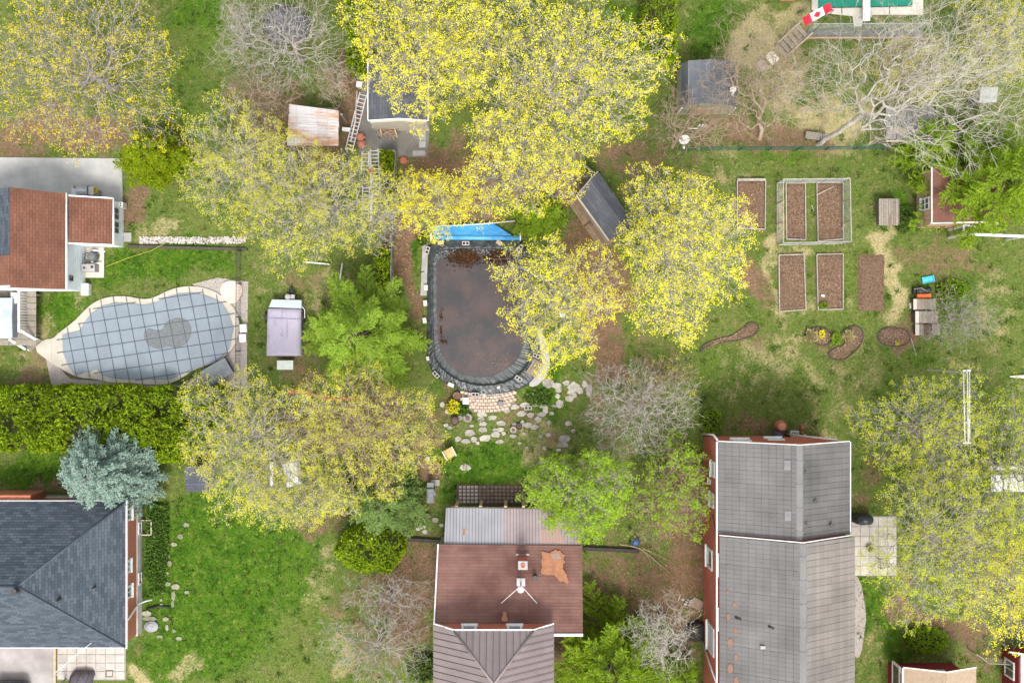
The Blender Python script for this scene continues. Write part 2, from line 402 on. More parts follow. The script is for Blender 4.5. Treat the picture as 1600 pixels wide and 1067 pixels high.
def ground_material(name, blades):
    m = bpy.data.materials.new(name); m.use_nodes = True; nt = m.node_tree; N = nt.nodes; L = nt.links
    b = N['Principled BSDF']; b.inputs['Roughness'].default_value = 0.95; b.inputs['Specular IOR Level'].default_value = 0.1
    geo = N.new('ShaderNodeNewGeometry'); at = N.new('ShaderNodeVertexColor'); at.layer_name = 'cover'
    sp = N.new('ShaderNodeSeparateColor'); L.new(at.outputs[0], sp.inputs[0])
    def noise(sc, det=5, ro=0.6):
        n = N.new('ShaderNodeTexNoise'); n.inputs['Scale'].default_value = sc; n.inputs['Detail'].default_value = det; n.inputs['Roughness'].default_value = ro
        L.new(geo.outputs['Position'], n.inputs['Vector']); return n.outputs[0]
    def rng_(src, a, c, lo=0.0, hi=1.0):
        r = N.new('ShaderNodeMapRange'); r.inputs[1].default_value = a; r.inputs[2].default_value = c; r.inputs[3].default_value = lo; r.inputs[4].default_value = hi
        L.new(src, r.inputs[0]); return r.outputs[0]
    def mix(f, a, c):
        x = N.new('ShaderNodeMix'); x.data_type = 'RGBA'
        if isinstance(f, float): x.inputs[0].default_value = f
        else: L.new(f, x.inputs[0])
        for k, q in ((6, a), (7, c)):
            if isinstance(q, tuple): x.inputs[k].default_value = (*q, 1)
            else: L.new(q, x.inputs[k])
        return x.outputs[2]
    def math_(op, a, c):
        x = N.new('ShaderNodeMath'); x.operation = op
        for k, q in ((0, a), (1, c)):
            if isinstance(q, (int, float)): x.inputs[k].default_value = q
            else: L.new(q, x.inputs[k])
        return x.outputs[0]
    fine = noise(9, 8, 0.75); mid = noise(1.3, 6, 0.65); big = noise(0.28, 4, 0.55)
    olive = mix(rng_(big, 0.38, 0.62), (0.102, 0.138, 0.028), (0.074, 0.120, 0.020))
    olive = mix(rng_(mid, 0.42, 0.68), olive, (0.125, 0.135, 0.040))
    olive = mix(rng_(noise(4.2, 7, 0.7), 0.55, 0.70), olive, (0.23, 0.21, 0.09))
    olive = mix(rng_(noise(3.1, 7, 0.7), 0.53, 0.68), olive, (0.042, 0.078, 0.010))
    lush = mix(rng_(mid, 0.35, 0.65), (0.028, 0.082, 0.005), (0.080, 0.150, 0.011))
    lush = mix(rng_(noise(3.6, 7, 0.7), 0.53, 0.68), lush, (0.150, 0.190, 0.034))
    lush = mix(rng_(noise(2.6, 6, 0.7), 0.51, 0.64), lush, (0.016, 0.046, 0.004))
    straw = mix(rng_(fine, 0.3, 0.7), (0.40, 0.335, 0.175), (0.25, 0.22, 0.10))
    soil = mix(rng_(mid, 0.35, 0.65), (0.115, 0.068, 0.040), (0.175, 0.110, 0.068))
    soil = mix(rng_(fine, 0.5, 0.72), soil, (0.26, 0.18, 0.12))
    soil = mix(rng_(noise(3.4, 7, 0.7), 0.54, 0.68), soil, (0.075, 0.085, 0.025))
    wob = math_('ADD', math_('MULTIPLY', math_('SUBTRACT', mid, 0.5), 1.9), math_('MULTIPLY', math_('SUBTRACT', fine, 0.5), 2.2))
    def fac(ch, a, c): return rng_(math_('ADD', sp.outputs[ch], wob), a, c)
    col = mix(fac(2, 0.25, 0.7), olive, lush)
    col = mix(fac(1, 0.35, 0.85), col, straw)
    if not blades: col = mix(fac(0, 0.3, 0.75), col, soil)
    hv = N.new('ShaderNodeHueSaturation'); L.new(col, hv.inputs['Color'])
    if blades: L.new(rng_(geo.outputs['Random Per Island'], 0, 1, 0.45, 2.0), hv.inputs['Value'])
    else: L.new(rng_(noise(14, 8, 0.85), 0.32, 0.68, 0.42, 1.62), hv.inputs['Value'])
    L.new(hv.outputs[0], b.inputs['Base Color'])
    if not blades:
        bp = N.new('ShaderNodeBump'); bp.inputs['Strength'].default_value = 0.8; bp.inputs['Distance'].default_value = 0.05
        L.new(fine, bp.inputs['Height']); L.new(bp.outputs[0], b.inputs['Normal'])
    return m

fx = np.concatenate([[-4000, -1200, -400, -150, -60, -38], np.arange(-29, 29.01, 0.2), [38, 60, 150, 400, 1200, 4000]])
fy = np.concatenate([[-4000, -1200, -400, -150, -60, -28], np.arange(-20, 20.01, 0.2), [28, 60, 150, 400, 1200, 4000]])
gx, gy = np.meshgrid(fx, fy); nx, ny = len(fx), len(fy)
inside = (np.abs(gx) < 29.5) & (np.abs(gy) < 20.5)
gz = np.where(inside, 0.018 * np.sin(gx * 1.7 + 2 * np.sin(gy * .9)) * np.sin(gy * 1.9 + gx * .4), 0.0) - 0.02
V = np.stack([gx, gy, gz], -1).reshape(-1, 3)
ii = np.arange((ny - 1) * (nx - 1)); r_, c_ = ii // (nx - 1), ii % (nx - 1); a_ = r_ * nx + c_
cov = cover_at(gx.ravel() / PX + 800, 533.5 - gy.ravel() / PX)
ground = npmesh('ground', V, np.stack([a_, a_ + 1, a_ + nx + 1, a_ + nx], -1), m=ground_material('lawn', False), smooth=True, attr=cov)
ground['kind'] = 'structure'

# grass blades (fine relief over the lawn, left out where the soil shows)
n = 150000
bx = rng.uniform(-26.5, 26.5, n); by = rng.uniform(-17.8, 17.8, n)
cv = cover_at(bx / PX + 800, 533.5 - by / PX)
keep = rng.random(n) > cv[:, 0] * 1.1
bx, by, cv = bx[keep], by[keep], cv[keep]; n = len(bx)
an = rng.uniform(0, 6.283, n); hh = rng.uniform(0.05, 0.13, n) * (0.8 + 0.5 * cv[:, 2]); ln = rng.uniform(0.3, 1.1, n) * hh; wd = rng.uniform(0.009, 0.022, n)
nc = 1100; cxx, cyy = rng.uniform(-26, 26, nc), rng.uniform(-17.5, 17.5, nc); sel_ = rng.integers(0, n, nc * 16); qq = np.repeat(np.arange(nc), 16)   # coarse tufts and weeds
ok_ = rng.random(nc * 16) > cover_at(cxx[qq] / PX + 800, 533.5 - cyy[qq] / PX)[:, 0]; sel_, qq = sel_[ok_], qq[ok_]
bx[sel_] = cxx[qq] + rng.normal(size=len(qq)) * .07; by[sel_] = cyy[qq] + rng.normal(size=len(qq)) * .07; hh[sel_] = rng.uniform(.12, .24, len(qq)); ln[sel_] = hh[sel_] * .8; wd[sel_] = rng.uniform(.012, .03, len(qq)); cv[sel_, 1] *= .4; cv[sel_, 2] = np.repeat(rng.uniform(.2, 1.1, nc), 16)[ok_]
qx, qy = bx / PX + 800, 533.5 - by / PX; kk_ = np.ones(n, bool)   # no blades where something paves or covers the ground
for x0_, y0_, x1_, y1_ in ((656, 366, 850, 622), (-40, 246, 194, 392), (1330, 806, 1402, 900), (558, 98, 673, 247), (-40, 1005, 198, 1100), (714, 608, 808, 645), (712, 756, 826, 790), (1268, -40, 1442, 26), (1333, 20, 1350, 44), (1150, 281, 1196, 360), (1226, 285, 1259, 376), (1274, 285, 1318, 378), (1215, 397, 1259, 488), (1274, 396, 1318, 486), (1341, 398, 1383, 487), (1256, 46, 1440, 62), (134, 386, 164, 435), (72, 540, 390, 606), (165, 462, 376, 545), (118, 490, 180, 560), (250, 450, 372, 475)):
    kk_ &= ~((qx > x0_) & (qx < x1_) & (qy > y0_) & (qy < y1_))
bx, by, cv, an, hh, ln, wd = bx[kk_], by[kk_], cv[kk_], an[kk_], hh[kk_], ln[kk_], wd[kk_]; n = len(bx)
ca, sa = np.cos(an), np.sin(an)
Vb = np.stack([np.stack([bx - sa * wd, by + ca * wd, np.full(n, -0.01)], -1), np.stack([bx + sa * wd, by - ca * wd, np.full(n, -0.01)], -1),
               np.stack([bx + ca * ln, by + sa * ln, hh], -1)], 1).reshape(-1, 3)
grass = npmesh('grass', Vb, tris=np.arange(3 * n).reshape(-1, 3), m=ground_material('grass_blades', True), attr=np.repeat(cv, 3, 0))
tags(grass, 'short lawn grass, lush green in places and straw-coloured in others', 'grass', kind='stuff')

def cards(C, size, aspect, up=0.5, rg=None, D=None, jit=0.6):
    """Rhombic leaves at centres C; D = long-axis directions (or random), up = how far they face the sky."""
    rg = rg or rng; n = len(C); size = np.broadcast_to(size, (n,))[:, None]
    nn = rg.normal(size=(n, 3)); nn /= np.linalg.norm(nn, axis=1)[:, None]; nn[:, 2] = np.abs(nn[:, 2]) + up * 2; nn /= np.linalg.norm(nn, axis=1)[:, None]
    d = rg.normal(size=(n, 3)) if D is None else D + rg.normal(size=(n, 3)) * jit
    d -= nn * (d * nn).sum(1)[:, None] * (1.0 if D is None else 0.35); d /= np.linalg.norm(d, axis=1)[:, None] + 1e-9
    s = np.cross(nn, d); s /= np.linalg.norm(s, axis=1)[:, None] + 1e-9
    L = d * size * 0.5; W = s * size * 0.5 / aspect
    return np.stack([C - L, C + W, C + L, C - W], 1).reshape(-1, 3)

def leaf_mesh(name, V, m, parent):
    return npmesh(name, V, np.arange(len(V)).reshape(-1, 4), m=m, parent=parent)

def skeleton(rg, base, root, cc, rad, n, bf=0.4, shell=2.2, clump=0.5, bare_low=-0.75, step=0.55, gaps=None, crook=0.03):
    """Branch tree: crown points are joined one by one to the node that gives the shortest path (balanced spanning tree)."""
    base, root, cc, rad = (np.array(q, float) for q in (base, root, cc, rad))
    pts = []
    ph = rg.uniform(0, 6.28, 6); fr = rg.uniform(1.2, 2.8, (6, 3)) * rg.choice([-1, 1], (6, 3))
    while len(pts) < n:
        q = rg.normal(size=(n * 3, 3)); q /= np.linalg.norm(q, axis=1)[:, None]
        q *= (rg.random((len(q), 1))) ** (1 / shell)
        w = np.sin(q @ fr.T * 2.2 + ph).sum(1) / 6
        lim = 1 + 0.28 * np.sin(np.arctan2(q[:, 1], q[:, 0]) * np.array([3])[0] + ph[0]) * 0.5 + 0.12 * np.sin(np.arctan2(q[:, 1], q[:, 0]) * 7 + ph[1])
        ok = (q[:, 2] > bare_low) & (w > -0.55 * (1 - clump) - 0.12 * clump * 2 + rg.normal(size=len(q)) * 0.15 - 0.1)
        q = q[ok] * lim[ok][:, None]
        pts += list(cc + q * rad)
    pts = np.array(pts[:n]); pts = pts[pts[:, 2] > 0.15]
    if gaps is not None: pts = gaps(pts)
    pts = pts[np.argsort(np.linalg.norm(pts - root, axis=1))]
    cap = len(pts) * 9 + 40; X = np.zeros((cap, 3)); path = np.zeros(cap); par = np.full(cap, -1); k = 0
    nt = max(2, int(np.linalg.norm(root - base) / 0.5))
    for i in range(nt + 1):
        X[k] = base + (root - base) * i / nt + (rg.normal(size=3) * 0.05 if 0 < i < nt else 0); par[k] = k - 1
        if k: path[k] = path[k - 1] * 0.2
        k += 1
    t0 = nt
    tips = []
    for p in pts:
        d = np.linalg.norm(X[t0:k] - p, axis=1); j = t0 + int(np.argmin(d + bf * path[t0:k])); L = d[j - t0]
        m = min(7, int(L / step)); prev = j; off = rg.normal(size=3) * L * 0.09; off[2] -= 0.02 * L
        for s in range(1, m + 1):
            f = s / (m + 1); X[k] = X[j] + (p - X[j]) * f + off * 4 * f * (1 - f) + rg.normal(size=3) * 0.04; par[k] = prev; path[k] = path[prev] + L / (m + 1); prev = k; k += 1
        X[k] = p; par[k] = prev; path[k] = path[prev] + L / (m + 1); tips.append(k); k += 1
    X, par = X[:k], par[:k]
    ch = np.zeros(k); np.add.at(ch, par[1:], 1)
    for _ in range(2):
        sm = np.zeros_like(X); np.add.at(sm, par[1:], X[1:]); inner = np.arange(k)[(ch > 0) & (np.arange(k) > t0)]
        X[inner] = 0.5 * X[inner] + 0.25 * X[par[inner]] + 0.25 * sm[inner] / ch[inner][:, None]
    leafs = np.arange(k)[ch == 0]; mv = np.arange(k) > t0 + 1; X[mv] += rg.normal(size=(int(mv.sum()), 3)) * crook
    return X, par, leafs, t0

def branch_radii(par, k, tip, e=2.25):
    R = np.zeros(k); rr = np.zeros(k)
    for i in range(k - 1, 0, -1):
        if R[i] == 0: R[i] = tip ** e
        R[par[i]] += R[i]
    return R ** (1 / e)

def tubes(A, B, ra, rb, sides):
    n = len(A); d = B - A; d /= np.linalg.norm(d, axis=1)[:, None] + 1e-9
    h = np.where(np.abs(d[:, 2:3]) < 0.9, [[0, 0, 1.0]], [[1.0, 0, 0]]); u = np.cross(d, h); u /= np.linalg.norm(u, axis=1)[:, None]; w = np.cross(d, u)
    V = np.zeros((n, 2, sides, 3))
    for s in range(sides):
        o = u * math.cos(2 * math.pi * s / sides) + w * math.sin(2 * math.pi * s / sides)
        V[:, 0, s] = A - d * ra[:, None] * 0.3 + o * ra[:, None]; V[:, 1, s] = B + o * rb[:, None]
    i = np.arange(n)[:, None] * 2 * sides; s = np.arange(sides)[None]; s2 = (s + 1) % sides
    Q = np.stack([i + s, i + s2, i + sides + s2, i + sides + s], -1).reshape(-1, 4)
    return V.reshape(-1, 3), Q

def wood_mesh(name, X, par, R, m, parent, lo=0.0, hi=9.0):
    idx = np.arange(1, len(X)); idx = idx[(R[idx] >= lo) & (R[idx] < hi)]
    V, Q = [], []; off = 0
    for sel, sides in ((idx[R[idx] > 0.045], 7), (idx[(R[idx] <= 0.045) & (R[idx] > 0.016)], 4), (idx[R[idx] <= 0.016], 3)):
        if len(sel) == 0: continue
        v, q = tubes(X[par[sel]], X[sel], np.minimum(R[par[sel]], R[sel] * 1.35), R[sel], sides); V.append(v); Q.append(q + off); off += len(v)
    if not V: return None
    return npmesh(name, np.concatenate(V), np.concatenate(Q), m=m, parent=parent, smooth=True)

def twigs(rg, X, par, leafs, per, ln, spread=0.9):
    T = np.repeat(X[leafs], per, 0); D = np.repeat(X[leafs] - X[par[leafs]], per, 0); D /= np.linalg.norm(D, axis=1)[:, None] + 1e-9
    D = D + rg.normal(size=D.shape) * spread * 0.6; D[:, 2] += 0.15; D /= np.linalg.norm(D, axis=1)[:, None]
    L = rg.uniform(0.5, 1.2, len(T))[:, None] * ln
    return T, T + D * L

def twig_mesh(A, B, r):
    return tubes(A, B, np.full(len(A), r), np.full(len(A), r * 0.4), 3)

M_BARK = mat('grey_bark', (0.38, 0.345, 0.315), (0.25, 0.22, 0.20), 6, 0.9, bump=0.5)
M_PALE = mat('pale_bark', (0.43, 0.395, 0.345), (0.30, 0.27, 0.23), 5, 0.9, bump=0.4)
M_BONE = mat('bone_bark', (0.50, 0.465, 0.395), (0.34, 0.31, 0.255), 4, 0.9, bump=0.4)
M_TAN = mat('tan_bark', (0.42, 0.33, 0.23), (0.28, 0.21, 0.15), 5, 0.9, bump=0.4)
M_DARKW = mat('dark_bark', (0.12, 0.09, 0.065), (0.07, 0.055, 0.04), 6, 0.9)
M_YEL = leaf_mat('yellow_blossom', [(.76, .69, .012), (.84, .78, .035), (.52, .55, .02), (.86, .82, .12), (.80, .66, .008), (.66, .66, .03)], 0.3)
M_YELO = leaf_mat('amber_blossom', [(.72, .58, .01), (.78, .66, .02), (.46, .46, .02), (.70, .48, .006), (.60, .59, .03)], 0.3)
M_YELG = leaf_mat('lime_blossom', [(.54, .53, .05), (.64, .62, .10), (.32, .38, .04), (.66, .58, .03), (.52, .52, .12)], 0.35)
M_LIMEY = leaf_mat('lime_yellow_blossom', [(.46, .52, .02), (.56, .60, .05), (.26, .36, .02), (.60, .58, .02), (.42, .50, .06)], 0.35)
M_LIME = leaf_mat('fresh_green_leaf', [(.20, .36, .02), (.30, .45, .03), (.13, .25, .02), (.38, .48, .05), (.24, .40, .03)], 0.4)
M_MOSS = leaf_mat('grey_green_needle', [(.13, .22, .05), (.20, .30, .08), (.08, .15, .03), (.26, .36, .12), (.17, .26, .06)], 0.25)
M_LARCH = leaf_mat('soft_lime_needle', [(.19, .34, .03), (.33, .48, .05), (.09, .19, .02), (.44, .56, .09), (.25, .40, .04)], 0.35)
M_CEDAR = leaf_mat('cedar_spray', [(.15, .23, .008), (.26, .35, .012), (.09, .15, .008), (.36, .42, .02), (.21, .30, .012)], 0.3)
M_CEDARY = leaf_mat('yellow_cedar_spray', [(.16, .28, .012), (.28, .41, .018), (.06, .12, .006), (.42, .52, .035), (.21, .33, .014)], 0.3)
M_SPRUCE = leaf_mat('blue_needle', [(.20, .32, .26), (.31, .44, .36), (.08, .14, .115), (.45, .56, .46), (.25, .38, .31)], 0.15)
M_PINE = leaf_mat('pine_needle', [(.14, .27, .02), (.25, .38, .025), (.07, .15, .012), (.36, .46, .04), (.19, .33, .022)], 0.3)
M_IVY = leaf_mat('ground_leaf', [(.06, .15, .015), (.12, .25, .03), (.04, .10, .01), (.26, .36, .10), (.09, .20, .02)], 0.3)
M_DRYLEAF = leaf_mat('dead_leaf', [(.22, .11, .05), (.33, .17, .08), (.14, .07, .035), (.42, .27, .16), (.28, .13, .06)], 0.1)
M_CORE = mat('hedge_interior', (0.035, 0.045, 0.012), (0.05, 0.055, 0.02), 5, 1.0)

def broadleaf(name, label, cat, px, py, rpx, rpy, h, n, per=2.0, lm=None, bark=None, seed=0, lean=(0, 0), leaf=0.053, cluster=7, spread=0.12, flat=0.62, tw=4, twl=0.34,
              trunk=0.30, tip=0.0065, bf=0.4, clump=0.5, shell=2.2, group=None, base=None, twr=0.006, bare_low=-0.75, sparse=None):
    """A tree (> trunk, branches, crown); leafless when per is 0."""
    rg = np.random.default_rng(1000 + seed)
    if per >= 1: n = int(n * 1.7)
    zc = h * 0.62; k = PX * (HC - zc) / HC; c = P(px, py, zc); rz = h * (1 - 0.62)
    rad = (rpx * k, rpy * k, rz)
    b = Vector((c.x + lean[0], c.y + lean[1], 0)) if base is None else P(base[0], base[1])
    root = Vector((b.x + (c.x - b.x) * 0.45, b.y + (c.y - b.y) * 0.45, h * trunk))
    group = group or {'blossom_tree': 'yellow-blossoming trees', 'bare_tree': 'leafless trees', 'bare_shrub': 'leafless shrubs'}.get(name)
    t = thing(name, label, cat, b, group)
    X, par, leafs, t0 = skeleton(rg, (b.x, b.y, -0.1), root, c, rad, n, bf, shell, clump, bare_low, max(0.3, rad[0] * 0.13), crook=0.035 if per >= 1 else 0.06)
    R = branch_radii(par, len(X), tip)
    X -= np.array(b)
    A, B = twigs(rg, X, par, leafs, tw, twl)
    n_br = wood_mesh('trunk', X, par, R, bark or M_BARK, t, lo=max(0.03, R.max() * 0.26))
    v, q = twig_mesh(A, B, twr)
    br = wood_mesh('branches', X, par, R, bark or M_BARK, t, hi=max(0.03, R.max() * 0.26))
    tg = npmesh('twigs', v, q, m=bark or M_BARK, parent=t)
    tg['kind'] = 'stuff'
    if br: br['kind'] = 'stuff'
    if per:
        a_, b_ = rg.uniform(0, 6.28, 4), rg.uniform(1.3, 3.2, (4, 3)) * rg.choice([-1, 1], (4, 3)); w_ = np.sin(B @ b_.T + a_).sum(1) / 2.0
        out_ = np.linalg.norm((B + np.array(b) - np.array(c)) / np.array(rad), axis=1)
        sel = rg.random(len(B)) < per / tw * np.clip(0.95 + 0.75 * w_, 0.12, 1.9) * np.clip(0.35 + 0.85 * out_, .4, 1.25)
        if sparse is not None: sel &= sparse(B + np.array(b), rg)
        C = B[sel]; C = np.repeat(C, cluster, 0) + rg.normal(size=(len(C) * cluster, 3)) * spread * 0.55
        leaf_mesh('crown', cards(C, rg.uniform(0.7, 1.3, len(C)) * leaf, 1.25, 1.0, rg), lm, t)
    return t

def conifer(name, label, cat, px, py, rpx, h, lm, seed=0, whorls=14, per=9, droop=0.15, low=0.12, needle=0.16, nw=3.5, dens=26, side=0.45, top=1.0, bark=None, tip_up=0.1, power=0.8, asp=1.0, zc=None, basepx=None, ragged=0.25):
    """Trunk with whorls of boughs; every bough carries side sprays thick with needles."""
    rg = np.random.default_rng(2000 + seed); zc = h * 0.45 if zc is None else zc
    c = P(px, py, zc); r = rpx * PX * (HC - zc) / HC; b = Vector((c.x, c.y, 0)) if basepx is None else P(*basepx)
    t = thing(name, label, cat, b)
    tr = np.array([[rg.normal() * 0.03, rg.normal() * 0.03, z] for z in np.linspace(-0.1, h, 9)])
    tv, tq = tubes(tr[:-1], tr[1:], np.linspace(0.03 * h * 0.55, 0.02, 8), np.linspace(0.03 * h * 0.48, 0.01, 8), 7)
    npmesh('trunk', tv, tq, m=bark or M_DARKW, parent=t, smooth=True)
    A, B, ra, rb, C, D = [], [], [], [], [], []
    for w in range(whorls):
        f = w / (whorls - 1); z = h * (low + (0.97 - low) * f); L = r * (1 - f) ** power * top + 0.12 * r * (f > 0.9) + 0.1
        m = max(4, int(per * (0.55 + 0.45 * (1 - f)))); a0 = rg.uniform(0, 6.28)
        for j in range(m):
            a = a0 + 6.283 * j / m + rg.normal() * 0.15; l = L * rg.uniform(1 - ragged, 1 + ragged * 0.6); zz = z + rg.normal() * h / whorls * 0.3
            d = np.array([math.cos(a), math.sin(a) * asp, 0]); pts = []
            for s in range(6):
                g = s / 5; pts.append(np.array([0, 0, zz]) + d * l * g + np.array([0, 0, -droop * l * g + (droop * 0.6 + tip_up) * l * g * g]))
            for s in range(5):
                A.append(pts[s]); B.append(pts[s + 1]); ra.append(0.012 + 0.018 * l * (1 - s / 5) * 0.6); rb.append(0.010 + 0.018 * l * (1 - (s + 1) / 5) * 0.6)
            ns = int(dens * l * 0.8 + 4)
            for s in range(ns):
                g = rg.uniform(0.22, 1.0); q = pts[0] * 0; k = min(4, int(g * 5)); q = pts[k] + (pts[k + 1] - pts[k]) * (g * 5 - k)
                sg = rg.choice([-1, 1]); sd = np.array([-d[1], d[0], 0]) * sg; sl = side * l * (1.15 - g) * rg.uniform(0.4, 1.0) + 0.08
                dirn = d * rg.uniform(0.5, 1.0) + sd * 0.8 + np.array([0, 0, rg.normal() * 0.12]); dirn /= np.linalg.norm(dirn)
                nn = max(2, int(sl / 0.075))
                for e in range(nn): C.append(q + dirn * sl * (e + rg.random()) / nn); D.append(dirn)
    for s in range(30): C.append(np.array([0, 0, h * (0.93 + 0.08 * rg.random())])); D.append(np.array([rg.normal(), rg.normal(), 0.8]))
    A, B, C, D = map(np.array, (A, B, C, D))
    v, q = tubes(A, B, np.array(ra), np.array(rb), 4); npmesh('branches', v, q, m=bark or M_DARKW, parent=t)['kind'] = 'stuff'
    C = C + rg.normal(size=C.shape) * 0.02
    C = np.repeat(C, 3, 0); D = np.repeat(D, 3, 0)
    leaf_mesh('crown', cards(C, rg.uniform(0.7, 1.3, len(C)) * needle, nw, 0.4, rg, D, 0.55), lm, t)
    return t

def tufts(rg, C, Nn, k, size, aspect, jit=0.55):
    """Sprays: k pointed leaves fanning out of each surface point along its normal."""
    C = np.repeat(C, k, 0); D = np.repeat(Nn, k, 0) + rg.normal(size=(len(C), 3)) * jit; D /= np.linalg.norm(D, axis=1)[:, None]
    s = rg.uniform(0.7, 1.3, len(C)) * size
    return cards(C + D * s[:, None] * 0.4, s, aspect, 0.1, rg, D, 0.1)

def lumpy(rg, px_pts, h, cell=0.13, lump=0.35, taper=0.3, ztop=None):
    """Points and normals over a clipped, bumpy mass standing on the polygon px_pts (photo pixels at mid height)."""
    zc = h * 0.8; poly = [P(x, y, zc) for x, y in px_pts]
    xs = [p.x for p in poly]; ys = [p.y for p in poly]
    gx, gy = np.meshgrid(np.arange(min(xs), max(xs), cell), np.arange(min(ys), max(ys), cell)); g = np.stack([gx.ravel(), gy.ravel()], -1)
    g += rg.uniform(-cell / 2, cell / 2, g.shape)
    ins = np.zeros(len(g), bool); dist = np.full(len(g), 1e9)
    for i in range(len(poly)):
        a, b = poly[i], poly[(i + 1) % len(poly)]
        cr = ((a.y > g[:, 1]) != (b.y > g[:, 1])) & (g[:, 0] < (b.x - a.x) * (g[:, 1] - a.y) / (b.y - a.y + 1e-12) + a.x); ins ^= cr
        e = np.array([b.x - a.x, b.y - a.y]); t = np.clip(((g - [a.x, a.y]) @ e) / (e @ e + 1e-9), 0, 1); dist = np.minimum(dist, np.linalg.norm(g - ([a.x, a.y] + t[:, None] * e), axis=1))
    g, dist = g[ins], dist[ins]
    ctr = g[rg.choice(len(g), max(3, int(len(g) * cell * cell / (0.24 if h > 1 else 0.12))))]; hh = rg.uniform(0.72, 1.0, len(ctr))
    dd = np.linalg.norm(g[:, None] - ctr[None], axis=2); kk = np.argmin(dd, 1); dm = dd[np.arange(len(g)), kk]
    z = h * (1 - taper * np.clip(1 - dist / 0.7, 0, 1) ** 2) * (hh[kk] * lump + 1 - lump) - np.clip(dm, 0, 0.9) ** 2 * 3.2 * lump * min(2.0, h * .7) + rg.normal(size=len(g)) * min(0.05, h * .1)
    kp = rg.random(len(g)) > np.clip((dm - .21) / .16, 0, .6) * (h > 1); g, dist, z, kk, dm = g[kp], dist[kp], z[kp], kk[kp], dm[kp]
    out = (g - ctr[kk]); nrm = np.stack([out[:, 0] * 1.2, out[:, 1] * 1.2, np.full(len(g), 0.75)], -1); nrm /= np.linalg.norm(nrm, axis=1)[:, None]
    return np.stack([g[:, 0], g[:, 1], z], -1), nrm, poly, dist

def hedge(name, label, cat, px_pts, h, lm, seed=0, cell=0.12, k=7, size=0.17, lump=0.4, group=None, aspect=2.6, stems=8):
    rg = np.random.default_rng(3000 + seed); C, Nn, poly, dist = lumpy(rg, px_pts, h, cell, lump)
    cx = float(np.mean(C[:, 0])); cy = float(np.mean(C[:, 1])); t = thing(name, label, cat, (cx, cy, 0), group)
    o = np.array([cx, cy, 0]); edge = dist < 0.22; S, SN = [], []
    for p in C[edge]:
        for zz in np.arange(0.25, max(0.3, p[2]), 0.22):
            S.append([p[0], p[1], zz + rg.normal() * 0.05]); d = p[:2] - o[:2]; SN.append([rg.normal() * .5 + d[0] * .1, rg.normal() * .5 + d[1] * .1, 0.3])
    if S: C = np.concatenate([C, np.array(S)]); Nn = np.concatenate([Nn, np.array(SN) / (np.linalg.norm(SN, axis=1)[:, None] + 1e-9)])
    leaf_mesh('foliage', tufts(rg, C - o, Nn, k, size, aspect), lm, t)
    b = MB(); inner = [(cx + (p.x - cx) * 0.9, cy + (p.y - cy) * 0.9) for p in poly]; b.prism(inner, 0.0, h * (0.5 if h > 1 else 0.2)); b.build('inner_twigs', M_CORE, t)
    b = MB()
    for i in rg.choice(len(dist), min(stems, len(dist)), replace=False): b.tube([(C[i][0], C[i][1], -0.05), (C[i][0], C[i][1], h * 0.6)], 0.05, 5)
    b.build('stems', M_DARKW, t)
    return t

def ball(px, py, r, n=16, seed=0, sy=1.0):
    rg = random.Random(seed); return [(px + r * math.cos(6.2832 * i / n) * rg.uniform(.88, 1.08), py + r * sy * math.sin(6.2832 * i / n) * rg.uniform(.88, 1.08)) for i in range(n)]
# ---------------------------------------------------------------- shared materials
WHITE = mat('white_paint', (0.78, 0.78, 0.76), (0.66, 0.66, 0.64), 4, 0.5)
GLASS = mat('dark_glass', (0.035, 0.045, 0.05), (0.06, 0.07, 0.075), 2, 0.08, spec=0.6)
CONC = mat('concrete', (0.38, 0.37, 0.35), (0.28, 0.27, 0.255), 1.6, 0.9, bump=0.25, vary=0.07, detail=8)
CONCL = mat('pale_concrete', (0.60, 0.55, 0.47), (0.50, 0.455, 0.39), 1.5, 0.9, bump=0.2, detail=8)
ASPH = mat('asphalt', (0.20, 0.19, 0.175), (0.14, 0.135, 0.125), 1.5, 0.92, bump=0.3, detail=8)
OLDWOOD = mat('weathered_wood', (0.28, 0.245, 0.20), (0.18, 0.155, 0.125), 5, 0.9, vary=0.16, bump=0.3, stretch=(3, 3, 1))
DECKWOOD = mat('brown_deck_wood', (0.25, 0.175, 0.115), (0.16, 0.115, 0.075), 4, 0.9, vary=0.2, bump=0.3)
FRESHWOOD = mat('tan_wood', (0.50, 0.40, 0.27), (0.40, 0.31, 0.2), 5, 0.8, vary=0.12)
STEEL = mat('steel', (0.45, 0.46, 0.47), (0.33, 0.34, 0.35), 4, 0.4, metal=0.6)
ALU = mat('aluminium', (0.70, 0.68, 0.68), (0.58, 0.56, 0.56), 4, 0.45, metal=0.3)
BLACK = mat('black_plastic', (0.022, 0.022, 0.024), (0.035, 0.035, 0.038), 5, 0.45)
BLACKM = mat('black_metal', (0.03, 0.03, 0.032), (0.05, 0.05, 0.05), 6, 0.5)
RUST = mat('bare_rust', (0.42, 0.19, 0.095), (0.27, 0.135, 0.085), 4.5, 0.9, bump=0.2)
TERRA = mat('terracotta', (0.48, 0.17, 0.085), (0.38, 0.13, 0.07), 4, 0.75)
REDWALL = mat('red_wall', (0.24, 0.025, 0.03), (0.19, 0.02, 0.025), 2, 0.8)
SOILM = mat('turned_soil', (0.19, 0.122, 0.078), (0.075, 0.046, 0.030), 11, 1.0, bump=1.0, bscale=14, detail=9)
STONE = mat('pale_fieldstone', (0.40, 0.37, 0.32), (0.25, 0.23, 0.195), 5, 0.92, vary=0.22, bump=0.35)
BRICKW = brick_mat('orange_brick', (0.50, 0.155, 0.075), (0.42, 0.12, 0.06), (0.48, 0.30, 0.22), 0.21, 0.075, 0.008, big=(0.85, 0.82, 0.80))
